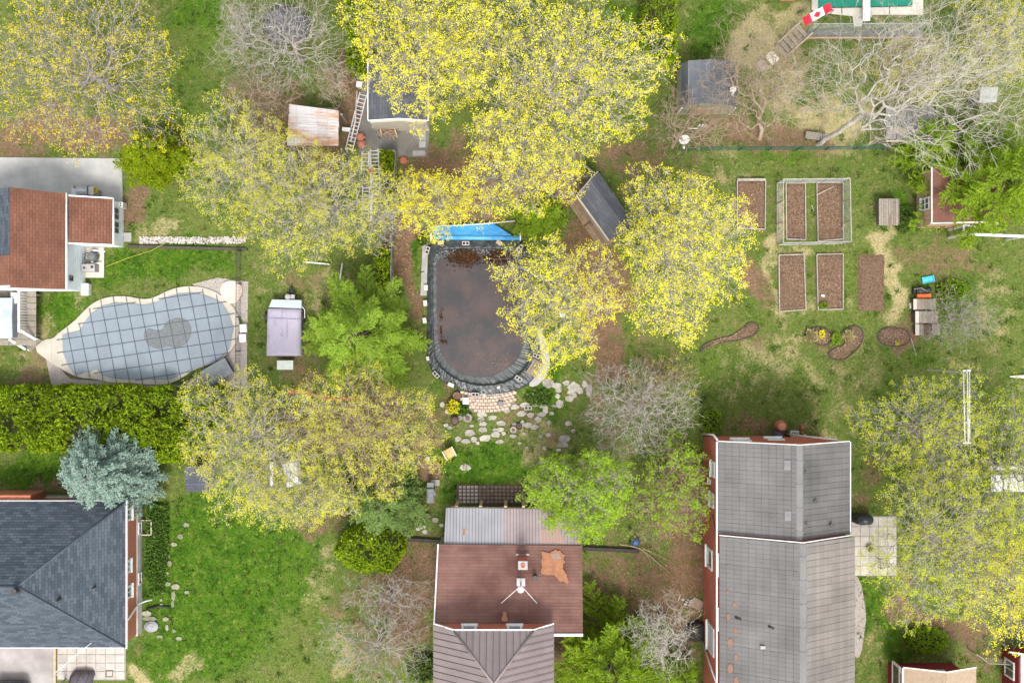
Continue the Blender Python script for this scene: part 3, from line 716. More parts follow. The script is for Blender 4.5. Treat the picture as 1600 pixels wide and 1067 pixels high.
BRICKR = brick_mat('red_brick', (0.56, 0.145, 0.085), (0.48, 0.115, 0.068), (0.50, 0.26, 0.19), 0.21, 0.075, 0.008, big=(0.78, 0.74, 0.72), bigscale=0.5)
FOUND = mat('parged_foundation', (0.52, 0.50, 0.46), (0.42, 0.40, 0.36), 3, 0.9)

def poly_px(pts, z=0.0): return [(P(x, y, z).x, P(x, y, z).y) for x, y in pts]
def flat(name, pts, z0, z1, m, kind='structure', label=None, cat=None):
    """A flat sheet or slab on the ground, outline in photo pixels."""
    b = MB(); b.prism(poly_px(pts), z0, z1); return b.build(name, m, None, label, cat, None, kind)

# ---------------------------------------------------------------- white house with the brown roof (left)
BROWNSH = brick_mat('brown_shingle', (0.215, 0.098, 0.062), (0.175, 0.076, 0.049), (0.115, 0.053, 0.036), 0.33, 0.15, 0.012, big=(0.70, 0.70, 0.70), bigscale=0.9, bump=0.5)
NAVYSH = brick_mat('navy_shingle', (0.045, 0.058, 0.074), (0.088, 0.105, 0.122), (0.03, 0.038, 0.048), 0.34, 0.145, 0.010, big=(0.82, 0.84, 0.87), bigscale=0.5)
SIDING = mat('pale_blue_siding', (0.80, 0.86, 0.87), (0.74, 0.80, 0.81), 2, 0.6, stretch=(1, 1, 20))
H = thing('white_house', 'white-sided house with a brown shingle roof beside the lawn of the kidney-shaped pool', 'house', (-22.3, 4.8, 0))
b = MB(); b.box(-24.2, 4.75, -0.1, 3.05, 5.75, 4.5); b.build('wall', SIDING, H)
b = MB(); b.box(-20.37, 5.78, -0.1, 1.72, 1.9, 2.16); b.build('extension_wall', SIDING, H)
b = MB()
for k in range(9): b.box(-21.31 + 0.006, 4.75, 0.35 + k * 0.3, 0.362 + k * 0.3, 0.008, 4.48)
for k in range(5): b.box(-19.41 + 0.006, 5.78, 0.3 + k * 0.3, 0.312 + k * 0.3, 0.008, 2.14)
b.build('siding_laps', mat('siding_shadow_gap', (0.60, 0.67, 0.69)), H)  # thin strips in a darker tone paint the shade under each lap
r0 = [(-23.15, 7.1, 4.98), (-23.15, 2.48, 4.98), (-21.22, 2.48, 3.22), (-21.22, 7.02, 3.22)]
roof_courses('roof', r0, (0, 1, 0), 0.15, BROWNSH, H)
roof_courses('roof', [(-23.15, 7.1, 4.98), (-23.15, 4.0, 4.98), (-25.6, 4.0, 3.2), (-25.6, 7.1, 3.2)], (0, 1, 0), 0.145, NAVYSH, H)
roof_courses('roof', [(-23.15, 3.99, 4.98), (-23.15, 2.6, 4.98), (-25.6, 2.6, 3.2), (-25.6, 3.99, 3.2)], (0, 1, 0), 0.15, BROWNSH, H)
roof_courses('extension_roof', [(-21.15, 6.92, 2.95), (-21.15, 4.72, 2.95), (-19.42, 4.72, 1.84), (-19.42, 6.92, 1.84)], (0, 1, 0), 0.15, BROWNSH, H)
b = MB(); b.tube([(-21.18, 2.45, 3.17), (-21.18, 7.05, 3.17)], 0.05, 6); b.tube([(-19.38, 4.66, 1.78), (-19.38, 6.98, 1.78)], 0.05, 6); b.build('gutter', WHITE, H)
b = MB(); b.obox((-20.28, 6.95, 2.36), Vector((0.88, 0, -0.56)), Vector((0, 0.035, 0)), Vector((0, 0, 0.07))); b.obox((-20.28, 4.68, 2.36), Vector((0.88, 0, -0.56)), Vector((0, 0.035, 0)), Vector((0, 0, 0.07)))
b.box(-22.4, 2.44, 2.95, 3.1, 2.4, 0.06); b.build('fascia', WHITE, H)
for y in (6.40, 6.11, 5.72, 5.43): window(H, (-19.40, y, 1.25), (0, 1, 0), (1, 0, 0), 0.22, 0.5, mat('dark_frame', (0.07, 0.09, 0.10)), GLASS, 0.03, False)
window(H, (-21.29, 3.05, 2.2), (0, 1, 0), (1, 0, 0), 0.26, 0.40, mat('dark_frame', (0.07, 0.09, 0.10)), GLASS, 0.03, False)
p = P(196, 323); b = MB(); b.box(p.x, p.y, 0.2, 0.85, 0.26, 0.28); b.tube([(p.x - .1, p.y, 0.6), (-19.4, p.y, 0.6)], 0.03); mb = b.build('meter_box', mat('box_grey', (0.55, 0.54, 0.5)), H)
b = MB(); b.box(p.x + 0.02, p.y + 0.06, 0.852, 0.872, 0.06, 0.06); b.box(p.x + 0.02, p.y - 0.06, 0.852, 0.872, 0.06, 0.06); b.build('dials', BLACK, mb)['kind'] = 'stuff'
# roof vents of rusty slivers: missing shingles on the roof
b = MB()
for x, y, l in ((34, 352, 18), (51, 374, 20), (60, 380, 8)):
    z = 3.22 + (98 - x) / 82 * 1.76 + 0.03; q = P(x, y, z); b.box(q.x, q.y, z - 0.01, z, 0.03, l * 0.03)
b.build('lifted_shingle_edges', BLACKM, H)
b = MB(); q = P(116, 328, 2.4); b.slab([(q.x - .06, q.y + .33, 2.60), (q.x + .12, q.y + .33, 2.47), (q.x + .03, q.y - .35, 2.53)], 0.02); b.build('roof_patch', BLACKM, H)

flat('patio', [(-40, 246), (191, 248), (193, 384), (-40, 392)], -0.05, 0.05, mat('broom_concrete', (0.40, 0.39, 0.375), (0.30, 0.30, 0.285), 0.9, 0.9, bump=0.2, detail=9))
flat('doorstep', [(193, 364), (206, 364), (206, 378), (193, 378)], 0.0, 0.09, CONC)
flat('equipment_pad', [(134, 387), (163, 387), (163, 434), (134, 434)], -0.02, 0.08, CONCL)

# pool pump set on the pad
t = thing('pool_pump', 'pool pump and heater with white pipes on a small pad by the white house', 'pool pump', P(148, 410))
q = P(145, 420); b = MB(); b.box(q.x, q.y, 0.08, 0.75, 0.68, 0.38); b.build('heater', mat('heater_grey', (0.38, 0.36, 0.35)), t)
b = MB(); b.box(q.x - .18, q.y, .75, .765, .1, .1); b.box(q.x + .2, q.y + .05, .75, .765, .12, .12); b.build('vent', BLACK, t)
q = P(153, 402); b = MB(); b.lathe(q.x - .1, q.y, [(0.2, .08), (0.24, .2), (.24, .65), (.18, .8), (.06, .85)], 14); b.build('filter_tank', mat('tank_grey', (0.16, 0.17, 0.17)), t)
b = MB(); A = P(139, 396, .5)
b.tube([P(141, 392, .5), P(141, 404, .5), P(146, 412, .45)], 0.045, 8); b.tube([P(136, 402, .6), P(141, 402, .6)], .05, 8); b.tube([P(141, 412, .45), P(157, 411, .3)], 0.04, 8); b.tube([P(144, 391, .7), P(164, 393, .7)], .035, 8)
b.build('pipe', WHITE, t)
b = MB(); b.tube([P(128, 398, .3), P(136, 395, .35), P(143, 398, .3), P(152, 393, .3)], 0.02, 5); b.tube([P(121, 410, .2), P(131, 406, .25), P(134, 398, .25)], 0.018, 5); b.build('hose', BLACK, t)
q = P(138, 453); t = thing('storage_box', 'plain white box at the corner of the white house, on the lawn', 'box', q)
b = MB(); b.box(q.x, q.y, 0, .5, .32, .56); b.build('body', WHITE, t); b = MB(); b.box(q.x, q.y, .5, .55, .36, .6); b.build('lid', WHITE, t)
b = MB(); b.tube([P(165, 417, .4), P(195, 405, .3), P(238, 391, .2), P(258, 380, .15)], 0.012, 5)
b.build('cable', mat('yellow_cable', (0.45, 0.42, 0.05)), None, 'thin yellow cable stretched over the lawn from the pool pump', 'cable')

def grill(name, label, q, rz, w, d, hm, extra=True):
    t = thing(name, label, 'grill', q); t.rotation_euler = (0, 0, 0)
    b = MB(); c, s = math.cos(rz), math.sin(rz)
    for a in (-1, 1):
        for e in (-1, 1): b.box(q.x + a * w * .42 * c - e * d * .36 * s, q.y + a * w * .42 * s + e * d * .36 * c, 0, .6, .04, .04, rz)
    b.build('leg', BLACKM, t)
    b = MB(); b.box(q.x, q.y, .55, .82, w, d, rz); b.build('firebox', BLACKM, t)
    b = MB(); n = 7; vs = []
    for i in range(n + 1):
        a = math.pi * i / n; y, z = math.cos(a) * d * .5, .82 + math.sin(a) * d * .38
        for x in (-w / 2, w / 2): vs.append((q.x + x * c - y * s, q.y + x * s + y * c, z))
    fs = [(2 * i, 2 * i + 1, 2 * i + 3, 2 * i + 2) for i in range(n)] + [tuple(range(0, 2 * n + 2, 2)), tuple(range(1, 2 * n + 2, 2))[::-1]]
    b.add(vs, fs); lid = b.build('lid', hm, t)
    b = MB(); y = -d * .5 - .03; b.tube([(q.x - w * .32 * c - y * s, q.y - w * .32 * s + y * c, .93), (q.x + w * .32 * c - y * s, q.y + w * .32 * s + y * c, .93)], .018, 6); b.build('handle', STEEL, lid)
    for a in (-1, 1):
        b = MB(); b.box(q.x + a * (w * .5 + .15) * c, q.y + a * (w * .5 + .15) * s, .76, .79, .28, d * .8, rz); b.build('side_shelf', hm if extra else BLACKM, t)
    return t
grill('gas_grill', 'stainless gas grill with its lid shut on the concrete behind the white house', P(137, 301), 0, .52, .5, STEEL)
q = P(155, 302); t = thing('bucket_stand', 'yellow tub on a grey stand next to the stainless grill', 'tub', q)
b = MB(); b.box(q.x, q.y - .04, 0, .55, .26, .3); b.build('stand', mat('stand_grey', (.3, .28, .25)), t)
b = MB(); b.lathe(q.x, q.y + .05, [(.13, .55), (.17, .8), (.15, .8), (.11, .62)], 14); b.build('tub', mat('yellow_plastic', (.62, .48, .02)), t)
b = MB(); b.tube([P(115, 293, .9), P(122, 296, .95), P(127, 300, .9)], .03, 5); b.tube([P(115, 293, .9), P(117, 291, .9)], .05, 5)
b.build('garden_tool', mat('olive_handle', (.22, .22, .10)), None, 'long-handled tool leaning against the stainless grill', 'tool')

# deck with hot tub and stairs at the lower left of the white house
D = thing('deck', 'raised weathered deck with white railing and steps down to the pool', 'deck', P(25, 490))
for k in range(9):
    z = 1.0; y = 2.35 - k * .30; boxpart('plank', (-24.05 - .05, y, z - .02), (1.35, .28, .04), OLDWOOD, D)
for k in range(9): boxpart('plank', (-25.9, 2.35 - k * .30, .98), (2.3, .28, .04), OLDWOOD, D)
b = MB()
for x, y in ((-23.6, 2.3), (-23.6, .3), (-25, .3)): b.box(x, y, 0, .96, .1, .1)
b.build('support_posts', OLDWOOD, D)
rx = P(29.5, 480, 1.9).x
MB().obox((rx, 1.45, 1.9), Vector((.05, 0, 0)), Vector((0, 1.0, 0)), Vector((0, 0, .03))).build('top_rail', WHITE, D)
for k in range(15):
    y = 2.3 - k * .135; boxpart('baluster', (rx + .03, y, .98), (.035, .035, 1.8), WHITE, D)
a0, a1 = P(29, 515, 1.9), P(57, 531, .95); dr = (a1 - a0)
MB().obox((a0 + a1) / 2, dr / 2, Vector((.03, .05, 0)), Vector((0, 0, .03))).build('stair_rail', WHITE, D)
a2, a3 = P(14, 530, 1.2), P(40, 546, .6)
MB().obox((a2 + a3) / 2, (a3 - a2) / 2, Vector((.03, .05, 0)), Vector((0, 0, .03))).build('stair_rail', WHITE, D)
e0, e1 = P(31, 527, .9), P(56, 541, .15); dn = Vector((e1.x - e0.x, e1.y - e0.y, 0)).normalized(); sd_ = Vector((-dn.y, dn.x, 0))
for k in range(4):
    c = e0 + (e1 - e0) * (k + .5) / 4; MB().obox(c, dn * .11, sd_ * .36, Vector((0, 0, .02))).build('step', OLDWOOD, D)
for s in (-1, 1):
    MB().obox((e0 + e1) / 2 + sd_ * .36 * s - Vector((0, 0, .1)), (e1 - e0) / 2, sd_ * .025, Vector((0, 0, .09))).build('stringer', WHITE, D)
c = P(6, 497, 1.7); t = thing('hot_tub', 'square hot tub under a grey padded cover on the deck', 'hot tub', (c.x - .55, c.y, 1.0))
b = MB(); b.box(c.x - .55, c.y, 1.0, 1.62, 1.9, 1.9); b.build('shell', mat('tub_shell', (.3, .32, .34)), t)
for s in (-1, 1):
    b = MB(); z = 1.62; b.slab([(c.x - 1.52, c.y, z + .16), (c.x + .42, c.y, z + .16), (c.x + .42, c.y + s * .98, z + .09), (c.x - 1.52, c.y + s * .98, z + .09)], .085); b.build('cover_half', mat('tub_cover', (.40, .46, .52), (.30, .35, .40), 2, .55), t)
q = P(24, 466, 1.2); t = thing('cooler', 'white cooler chest on the deck beside the house', 'cooler', (q.x, q.y, 1.0))
b = MB(); b.box(q.x, q.y, 1.0, 1.36, .26, .5); b.build('body', mat('cooler_teal', (.35, .58, .60)), t); b = MB(); b.box(q.x, q.y, 1.36, 1.42, .28, .53); b.build('lid', WHITE, t)
q = P(38, 488); t = thing('stacked_chairs', 'stack of white garden chairs under the deck railing', 'chairs', q)
b = MB(); b.box(q.x, q.y, .3, .5, .42, .40); b.build('seat', WHITE, t); b = MB()
for k in range(5): b.box(q.x - .2, q.y - .16 + k * .08, .5, .95, .03, .04)
b.build('backrest', WHITE, t); b = MB()
for a in (-1, 1):
    for e in (-1, 1): b.box(q.x + a * .18, q.y + e * .17, 0, .3, .04, .04)
b.build('legs', WHITE, t)

# ---------------------------------------------------------------- kidney pool under its safety cover
deckpts = [(52.5, 545), (70, 530), (84, 529), (94, 519), (116, 503), (131, 487), (144, 475), (159, 467), (178, 463), (200, 463), (219, 467), (231, 467.5), (244, 464), (259, 456), (275, 450), (294, 447), (312, 448), (331, 453), (350, 464), (364, 478), (372, 492), (375, 507), (373, 526), (364, 545), (350, 559), (328, 570), (306, 576), (291, 586), (275, 596), (256, 601), (231, 600.5), (206, 598), (175, 598), (150, 592), (125, 590), (106, 582), (78, 565)]
covpts = [(99, 523), (127, 516), (133, 504), (144, 490), (161, 478), (181, 473), (203, 474), (225, 477), (244, 473), (262.5, 464), (281, 459), (303, 457.5), (323, 462), (347, 473), (359, 492), (366, 514), (359, 545), (342, 562), (322, 571), (303, 576), (284, 586), (266, 592), (244, 592), (200, 592), (181, 591), (161, 586), (153, 577), (137.5, 581), (119, 586), (108, 572), (100, 551)]
def smooth_poly(pts, it=2):
    for _ in range(it):
        q = []
        for i in range(len(pts)):
            a, b = pts[i], pts[(i + 1) % len(pts)]
            q += [(a[0] * .75 + b[0] * .25, a[1] * .75 + b[1] * .25), (a[0] * .25 + b[0] * .75, a[1] * .25 + b[1] * .75)]
        pts = q
    return pts
flat('gravel_bed', [(70,552),(80,600),(88,606),(385,606),(388,440),(340,434),(300,444),(380,500),(350,565),(280,602),(110,592)], -0.03, 0.012, mat('pea_gravel', (.46, .41, .37), (.22, .19, .17), 26, .95, bump=1.0, bscale=24, detail=8))
POOL = thing('swimming_pool', 'kidney-shaped pool under a light blue-grey strapped safety cover', 'pool', P(230, 530))
b = MB(); b.prism(poly_px(smooth_poly(deckpts, 1)), -0.05, 0.10); b.build('coping', mat('coping_concrete', (.47, .435, .37), (.37, .34, .285), 1.2, .9, bump=.2, detail=8), POOL)
for x0, y0, x1, y1 in ((80, 526, 80, 562), (112, 582, 122, 586), (143, 578, 140, 590), (232, 466, 231, 476), (307, 446, 306, 459), (366, 475, 352, 483), (340, 561, 352, 559), (190, 463, 189, 474)):
    b = MB(); b.tube([P(x0, y0, .102), P(x1, y1, .102)], .006, 4); b.build('joint', mat('joint_grey', (.36, .33, .28)), POOL)
# cover: a fine mesh sagging a little between the rim
cm = poly_px(covpts); b = MB(); cxm = sum(p[0] for p in cm) / len(cm); cym = sum(p[1] for p in cm) / len(cm); RN = 10
big = [q for i in range(len(cm)) for q in (cm[i], ((cm[i][0] + cm[(i + 1) % len(cm)][0]) / 2, (cm[i][1] + cm[(i + 1) % len(cm)][1]) / 2))]; nb = len(big); vs = []
for k in range(RN + 1):
    f = 1 - k / (RN + 1)
    for x, y in big:
        wx, wy = cxm + (x - cxm) * f, cym + (y - cym) * f
        vs.append((wx, wy, .150 - .022 * (1 - f ** 3) + .005 * math.sin(wx * 9.6) * math.sin(wy * 9.6)))
vs.append((cxm, cym, .128)); fs = [(k * nb + i, k * nb + (i + 1) % nb, (k + 1) * nb + (i + 1) % nb, (k + 1) * nb + i) for k in range(RN) for i in range(nb)]
fs += [(RN * nb + i, RN * nb + (i + 1) % nb, len(vs) - 1) for i in range(nb)]
b.add(vs, fs, True); COVER = b.build('safety_cover', mat('cover_mesh', (.195, .232, .265), (.165, .195, .225), 1.1, .62, spec=.35, detail=3), POOL)
def cov_z(x, y):
    d = min(1.0, max(math.hypot((x - cxm) / 4.4, (y - cym) / 2.1), 0)); return .156 - .022 * (1 - d ** 3) * .9
def seg_clip(p, d, poly):
    ts = []
    for i in range(len(poly)):
        a, c = poly[i], poly[(i + 1) % len(poly)]; ex, ey = c[0] - a[0], c[1] - a[1]; den = d[0] * ey - d[1] * ex
        if abs(den) < 1e-9: continue
        t = ((a[0] - p[0]) * ey - (a[1] - p[1]) * ex) / den; s = ((a[0] - p[0]) * d[1] - (a[1] - p[1]) * d[0]) / den
        if 0 <= s < 1: ts.append(t)
    ts.sort(); return ts
STRAP = mat('strap_navy', (.045, .055, .07), (.06, .07, .085), 8, .8)
a1_ = math.radians(8.5); dA = (math.cos(a1_), math.sin(a1_)); dB = (math.sin(math.radians(11)), -math.cos(math.radians(11)))
for d, nrm, cnt in ((dA, (-dA[1], dA[0]), 8), (dB, (-dB[1], dB[0]), 15)):
    for k in range(-cnt, cnt + 1):
        o = ((-18.2 + nrm[0] * k * .635), (.1 + nrm[1] * k * .635)); ts = seg_clip(o, d, cm)
        for j in range(0, len(ts) - 1, 2):
            if ts[j + 1] - ts[j] < .4: continue
            t0, t1 = ts[j] - .28, ts[j + 1] + .28; b = MB(); n = 14; vs = []
            for i in range(n + 1):
                tt = t0 + (t1 - t0) * i / n; x, y = o[0] + d[0] * tt, o[1] + d[1] * tt; z = max(.118 if (i < 2 or i > n - 2) else 0, cov_z(x, y)) + .012
                for s in (-1, 1): vs.append((x + nrm[0] * .015 * s, y + nrm[1] * .015 * s, z))
            b.add(vs, [(2 * i, 2 * i + 1, 2 * i + 3, 2 * i + 2) for i in range(n)]); st = b.build('strap', STRAP, POOL)
            b = MB()
            for tt in (t0, t1): b.lathe(o[0] + d[0] * tt, o[1] + d[1] * tt, [(.035, .10), (.035, .125), (.02, .135)], 8)
            b.build('anchor', STEEL, st)
blot = [(225,520),(232,512),(244,516),(256,515),(258,505),(270,498),(284,496),(296,502),(301,514),(298,530),(288,541),(272,544),(262,540),(252,546),(238,543),(228,534)]
b = MB(); pp = [P(x, y, 0) for x, y in smooth_poly(blot)]; c0 = Vector((sum(p.x for p in pp) / len(pp), sum(p.y for p in pp) / len(pp), 0))
vs = [(p.x, p.y, cov_z(p.x, p.y) + .004) for p in pp] + [((p.x + c0.x) / 2, (p.y + c0.y) / 2, cov_z((p.x + c0.x) / 2, (p.y + c0.y) / 2) + .004) for p in pp] + [(c0.x, c0.y, cov_z(c0.x, c0.y) + .004)]
n = len(pp); b.add(vs, [(i, (i + 1) % n, n + (i + 1) % n, n + i) for i in range(n)] + [(n + i, n + (i + 1) % n, 2 * n) for i in range(n)], True)
b.build('dirt_puddle', mat('puddle_dirt', (.135, .155, .165), (.10, .11, .11), 7, .5, detail=9), POOL)
flat('boulder_pad', smooth_poly([(345,462),(346,444),(360,438),(376,441),(380,455),(374,470),(362,477)]), 0.0, 0.16, mat('smooth_pad', (.62, .53, .44), (.54, .45, .37), 1.5, .85), None, 'round smooth beige stone pad beside the covered kidney pool', 'stone pad')
for (x, y, lab) in ((382, 513, 'upper white plastic box on the rim of the kidney pool'), (381, 528, 'lower white plastic box on the rim of the kidney pool')):
    p = P(x, y); b = MB(); b.box(p.x, p.y, .0, .34, .34, .40, .05); b.box(p.x, p.y, .34, .37, .30, .36, .05); b.build('plastic_box', WHITE, None, lab, 'box', 'white boxes at the pool end')
q = P(343, 581); t = thing('deck_box', 'dark grey resin deck box with a slanted lid by the kidney pool', 'storage box', q)
an = math.radians(30); b = MB(); b.box(q.x, q.y, 0, .55, 1.32, .78, an); b.build('body', mat('resin_dark', (.06, .065, .07)), t)
u = Vector((math.cos(an), math.sin(an), 0)); w = Vector((-u.y, u.x, 0)); cc = Vector((q.x, q.y, .58))
b = MB(); b.slab([cc - u * .7 - w * .43, cc + u * .7 - w * .43, cc + u * .7 + w * .43 + Vector((0, 0, .07)), cc - u * .7 + w * .43 + Vector((0, 0, .07))], .05); b.build('lid', mat('resin_lid', (.17, .19, .20), (.13, .145, .155), 3, .6), t)
# wire fence on the right of the kidney pool
def wire_fence(name, label, pts, h, m, step=1.6, wires=6, mesh=.16):
    w = [P(x, y) for x, y in pts]; t = thing(name, label, 'fence', (sum((p for p in w), Vector()) / len(w)))
    b = MB()
    for a, c in zip(w[:-1], w[1:]):
        L = (c - a).length; n = max(1, round(L / step))
        for k in range(n + 1): p = a + (c - a) * k / n; boxpart('post', (p.x, p.y, h / 2), (.045, .045, h), m, t)
        for k in range(wires): z = h * (k + 1) / wires - .02; b.tube([a + Vector((0, 0, z)), c + Vector((0, 0, z))], .006 if k < wires - 1 else .018, 3 if k < wires - 1 else 5)
        for k in range(int(L / mesh)):
            p = a + (c - a) * (k + .5) * mesh / L; b.tube([p, p + Vector((0, 0, h))], .004, 3)
    o = b.build('wire_mesh', m, t); o['kind'] = 'stuff'; return t
wire_fence('wire_fence', 'thin black wire fence between the kidney pool and the trailer', [(377, 392), (376, 600)], 1.2, BLACKM)
wire_fence('wire_fence', 'low black wire fence from the deck towards the covered pool', [(47, 455), (48, 512), (58, 524)], 1.0, BLACKM, mesh=.07)
# pale pebble border with a landscape timber
rgp = np.random.default_rng(5); b = []
t = thing('stone_border', 'pebble strip with a dark timber edge above the lawn of the kidney pool', 'border', P(300, 378))
MB().prism(poly_px([(200, 383), (385, 388), (388, 392), (200, 387)]), 0, .16).build('timber', mat('dark_timber', (.09, .075, .06), (.05, .045, .04), 8, .9), t)
cx = rgp.uniform(219, 385, 700); cy = 376 + rgp.uniform(-5.5, 4.5, 700); C = np.stack([(cx - 800) * PX, (533.5 - cy) * PX, rgp.uniform(.03, .07, 700)], -1) - np.array(t.location)
o = leaf_mesh('pebbles', cards(C, rgp.uniform(.06, .14, 700), 1.2, 3, rgp), leaf_mat('pebble', [(.52, .48, .45), (.40, .36, .33), (.62, .58, .54), (.30, .26, .24), (.55, .50, .46)], 0), t); o['kind'] = 'stuff'

# ---------------------------------------------------------------- brick house with the navy hip roof (lower left)
H = thing('brick_house', 'orange brick house with a navy shingle hip roof at the lower left', 'house', (-25, -11.1, 0))
ze, za = 2.9, 5.9; TR, BR, AP = Vector((-18.46, -7.64, ze)), Vector((-18.46, -14.58, ze)), Vector((-22.45, -11.12, za)); FL = -33.0
wall_uv(MB().box(-25.8, -11.1, .78, 2.8, 14.5, 6.75)).build('wall', BRICKW, H)
MB().box(-25.8, -11.1, -.1, .78, 14.62, 6.87).build('foundation', FOUND, H)
wall_uv(MB().box(-24.2, -7.62, 0.5, 2.6, 2.2, .5)).build('porch_wall', BRICKW, H)
roof_courses('roof', [TR, BR, AP], (0, 1, 0), .145, NAVYSH, H, t=.1)
roof_courses('roof', [(FL, TR.y, ze), TR, AP, (FL, AP.y, za)], (1, 0, 0), .145, NAVYSH, H, t=.1)
roof_courses('roof', [(FL, BR.y, ze), BR, AP, (FL, AP.y, za)], (1, 0, 0), .145, NAVYSH, H, t=.1)
b = MB(); b.tube([TR + Vector((0, 0, .03)), AP + Vector((0, 0, .03))], .05, 6); b.tube([BR + Vector((0, 0, .03)), AP + Vector((0, 0, .03))], .05, 6); b.tube([AP + Vector((0, 0, .03)), (FL, AP.y, za + .03)], .05, 6); b.build('ridge_cap', mat('ridge_navy', (.07, .09, .11)), H)
b = MB(); g = -.06
b.box(-18.42, -11.11, ze - .17, ze - .03, .07, 7.1); b.box(-25.7, TR.y + .03, ze - .17, ze - .03, 14.5, .05); b.box(-25.7, BR.y - .03, ze - .17, ze - .03, 14.5, .05); b.build('gutter', WHITE, H)
for y, hh in ((-8.35, .95), (-12.1, .95), (-10.85, .6)): window(H, (-18.55, y, 2.15), (0, 1, 0), (1, 0, 0), .62, hh, WHITE, GLASS, .09, True, 1)
for y in (-9.25, -11.75): window(H, (-18.49, y, .45), (0, 1, 0), (1, 0, 0), .60, .5, WHITE, GLASS, .06, False, 1)
b = MB(); y = -9.25
b.box(-18.20, y + .36, 0, .35, .5, .04); b.box(-18.20, y - .36, 0, .35, .5, .04); b.box(-17.95, y, 0, .35, .04, .76); b.build('window_well', mat('well_cream', (.6, .56, .44)), H)
b = MB(); b.tube([(-18.45, -13.35, 2.75), (-18.4, -13.3, 2.6), (-18.45, -12.95, .9), (-18.25, -12.9, .4), (-17.95, -12.85, .2)], .045, 8); b.build('downspout', WHITE, H)
b = MB(); b.tube([P(228, 951, .12), P(248, 947, .1), P(266, 948, .08)], .05, 8); b.build('drain_hose', BLACK, None, 'black corrugated drain hose lying on the stones by the brick house', 'hose')
for (x, y, z, r, hh) in ((28, 921, 5.8, .12, .5), (92, 936, 4.9, .05, .4), (147, 917, 3.9, .04, .35)):
    q = P(x, y, z); b = MB(); b.lathe(q.x, q.y, [(r * 1.8, z - .12), (r, z - .02), (r, z + hh), (r * 1.3, z + hh), (r * 1.3, z + hh + .06)], 10); b.build('roof_vent', BLACKM, H)
m0, m1 = P(85, 1052, 3.6), P(148, 1000, 3.3)
b = MB(); mx_, my_ = P(110, 1030, 3.2), P(150, 999, 3.05); b.tube([P(103, 1060, 0), (P(103, 1060, 0) + Vector((0, 0, 3.6)))], .05, 7); b.build('service_mast', STEEL, None, 'grey electric service mast rising beside the navy roof', 'mast')
b = MB(); b.tube([P(85, 1052, 3.4), P(112, 1028, 3.3), P(150, 998, 3.1)], .02, 5); b.tube([P(86, 1056, 3.3), P(118, 1026, 3.2), P(143, 1003, 3.0)], .012, 4)
b.build('service_cable', mat('cable_grey', (.55, .55, .54)), None, 'pale electric cable drooping over the slabs to the edge of the navy roof', 'cable')
for (x, y) in ((122, 1025), (130, 1027), (127, 1018)):
    pass
flat('driveway', [(-30, 1005), (83, 1005), (83, 1100), (-30, 1100)], -0.03, 0.03, mat('worn_concrete', (.36, .345, .33), (.24, .225, .215), .8, .9, bump=.2, detail=9))
flat('timber_edging', [(84, 1008), (88, 1008), (88, 1100), (84, 1100)], 0, .09, FRESHWOOD)
flat('patio_base', [(89, 1008), (197, 1008), (197, 1062), (89, 1062)], -0.03, 0.02, mat('joint_sand', (.26, .23, .19)))
PT = thing('patio', 'patio of square pale slabs below the navy-roofed house', 'patio', P(142, 1035)); PT['kind'] = 'structure'; del PT['category']; del PT['label']
SLABM = mat('pale_slab', (.43, .40, .365), (.34, .32, .29), 2.5, .9, vary=.08, bump=.15)
for i in range(7):
    for j in range(4):
        x0, y0 = 90.5 + i * 15, 1009 + j * 13; tiles('slab', poly_px([(x0, y0), (x0 + 14.4, y0), (x0 + 14.4, y0 + 12.4), (x0, y0 + 12.4)]), SLABM, PT, 0.0, .05)
b = MB()
for (a, c) in (((166, 1047), (176, 1047)), ((176, 1047), (176, 1057)), ((176, 1057), (166, 1057)), ((166, 1057), (166, 1047))): b.tube([P(*a, .07), P(*c, .07)], .02, 4)
b.build('square_frame', mat('frame_brown', (.22, .17, .11)), None, 'small square wooden frame lying on the pale slabs', 'frame')
# dark car just inside the frame
q = P(22, 1078); CAR = thing('parked_car', 'dark blue car parked on the driveway, only its tail in view', 'car', (q.x, q.y, 0))
b = MB(); n = 12; rows = []
for (yy, w, z0, z1) in ((.0, .0, .35, .55), (.0, .78, .35, .75), (-.35, .88, .25, 1.02), (-.9, .9, .25, 1.08), (-2.0, .9, .25, 1.1), (-3.4, .9, .25, .95), (-3.9, .75, .35, .8)):
    rows.append([(-w, z0), (-w, (z0 + z1) / 2), (-w * .86, z1), (w * .86, z1), (w, (z0 + z1) / 2), (w, z0)]); 
ys = [0.62, .60, .25, -.3, -1.4, -2.8, -3.3]; vs = []
for yy, r in zip(ys, rows): vs += [(q.x + a, q.y + yy, z) for a, z in r]
b.add(vs, [(i * 6 + k, i * 6 + (k + 1) % 6, (i + 1) * 6 + (k + 1) % 6, (i + 1) * 6 + k) for i in range(6) for k in range(6)] + [tuple(range(36, 42))], True)
CB = b.build('body', mat('navy_car_paint', (.012, .02, .035), (.015, .024, .04), 1, .18, spec=.6), CAR)
b = MB(); b.slab([(q.x - .68, q.y + .18, 1.10), (q.x + .68, q.y + .18, 1.10), (q.x + .6, q.y - .45, 1.45), (q.x - .6, q.y - .45, 1.45)], .05); b.build('rear_window', GLASS, CAR)
b = MB(); b.slab([(q.x - .6, q.y - .45, 1.47), (q.x + .6, q.y - .45, 1.47), (q.x + .6, q.y - 2, 1.5), (q.x - .6, q.y - 2, 1.5)], .3); b.build('roof', MATS['navy_car_paint'], CAR)
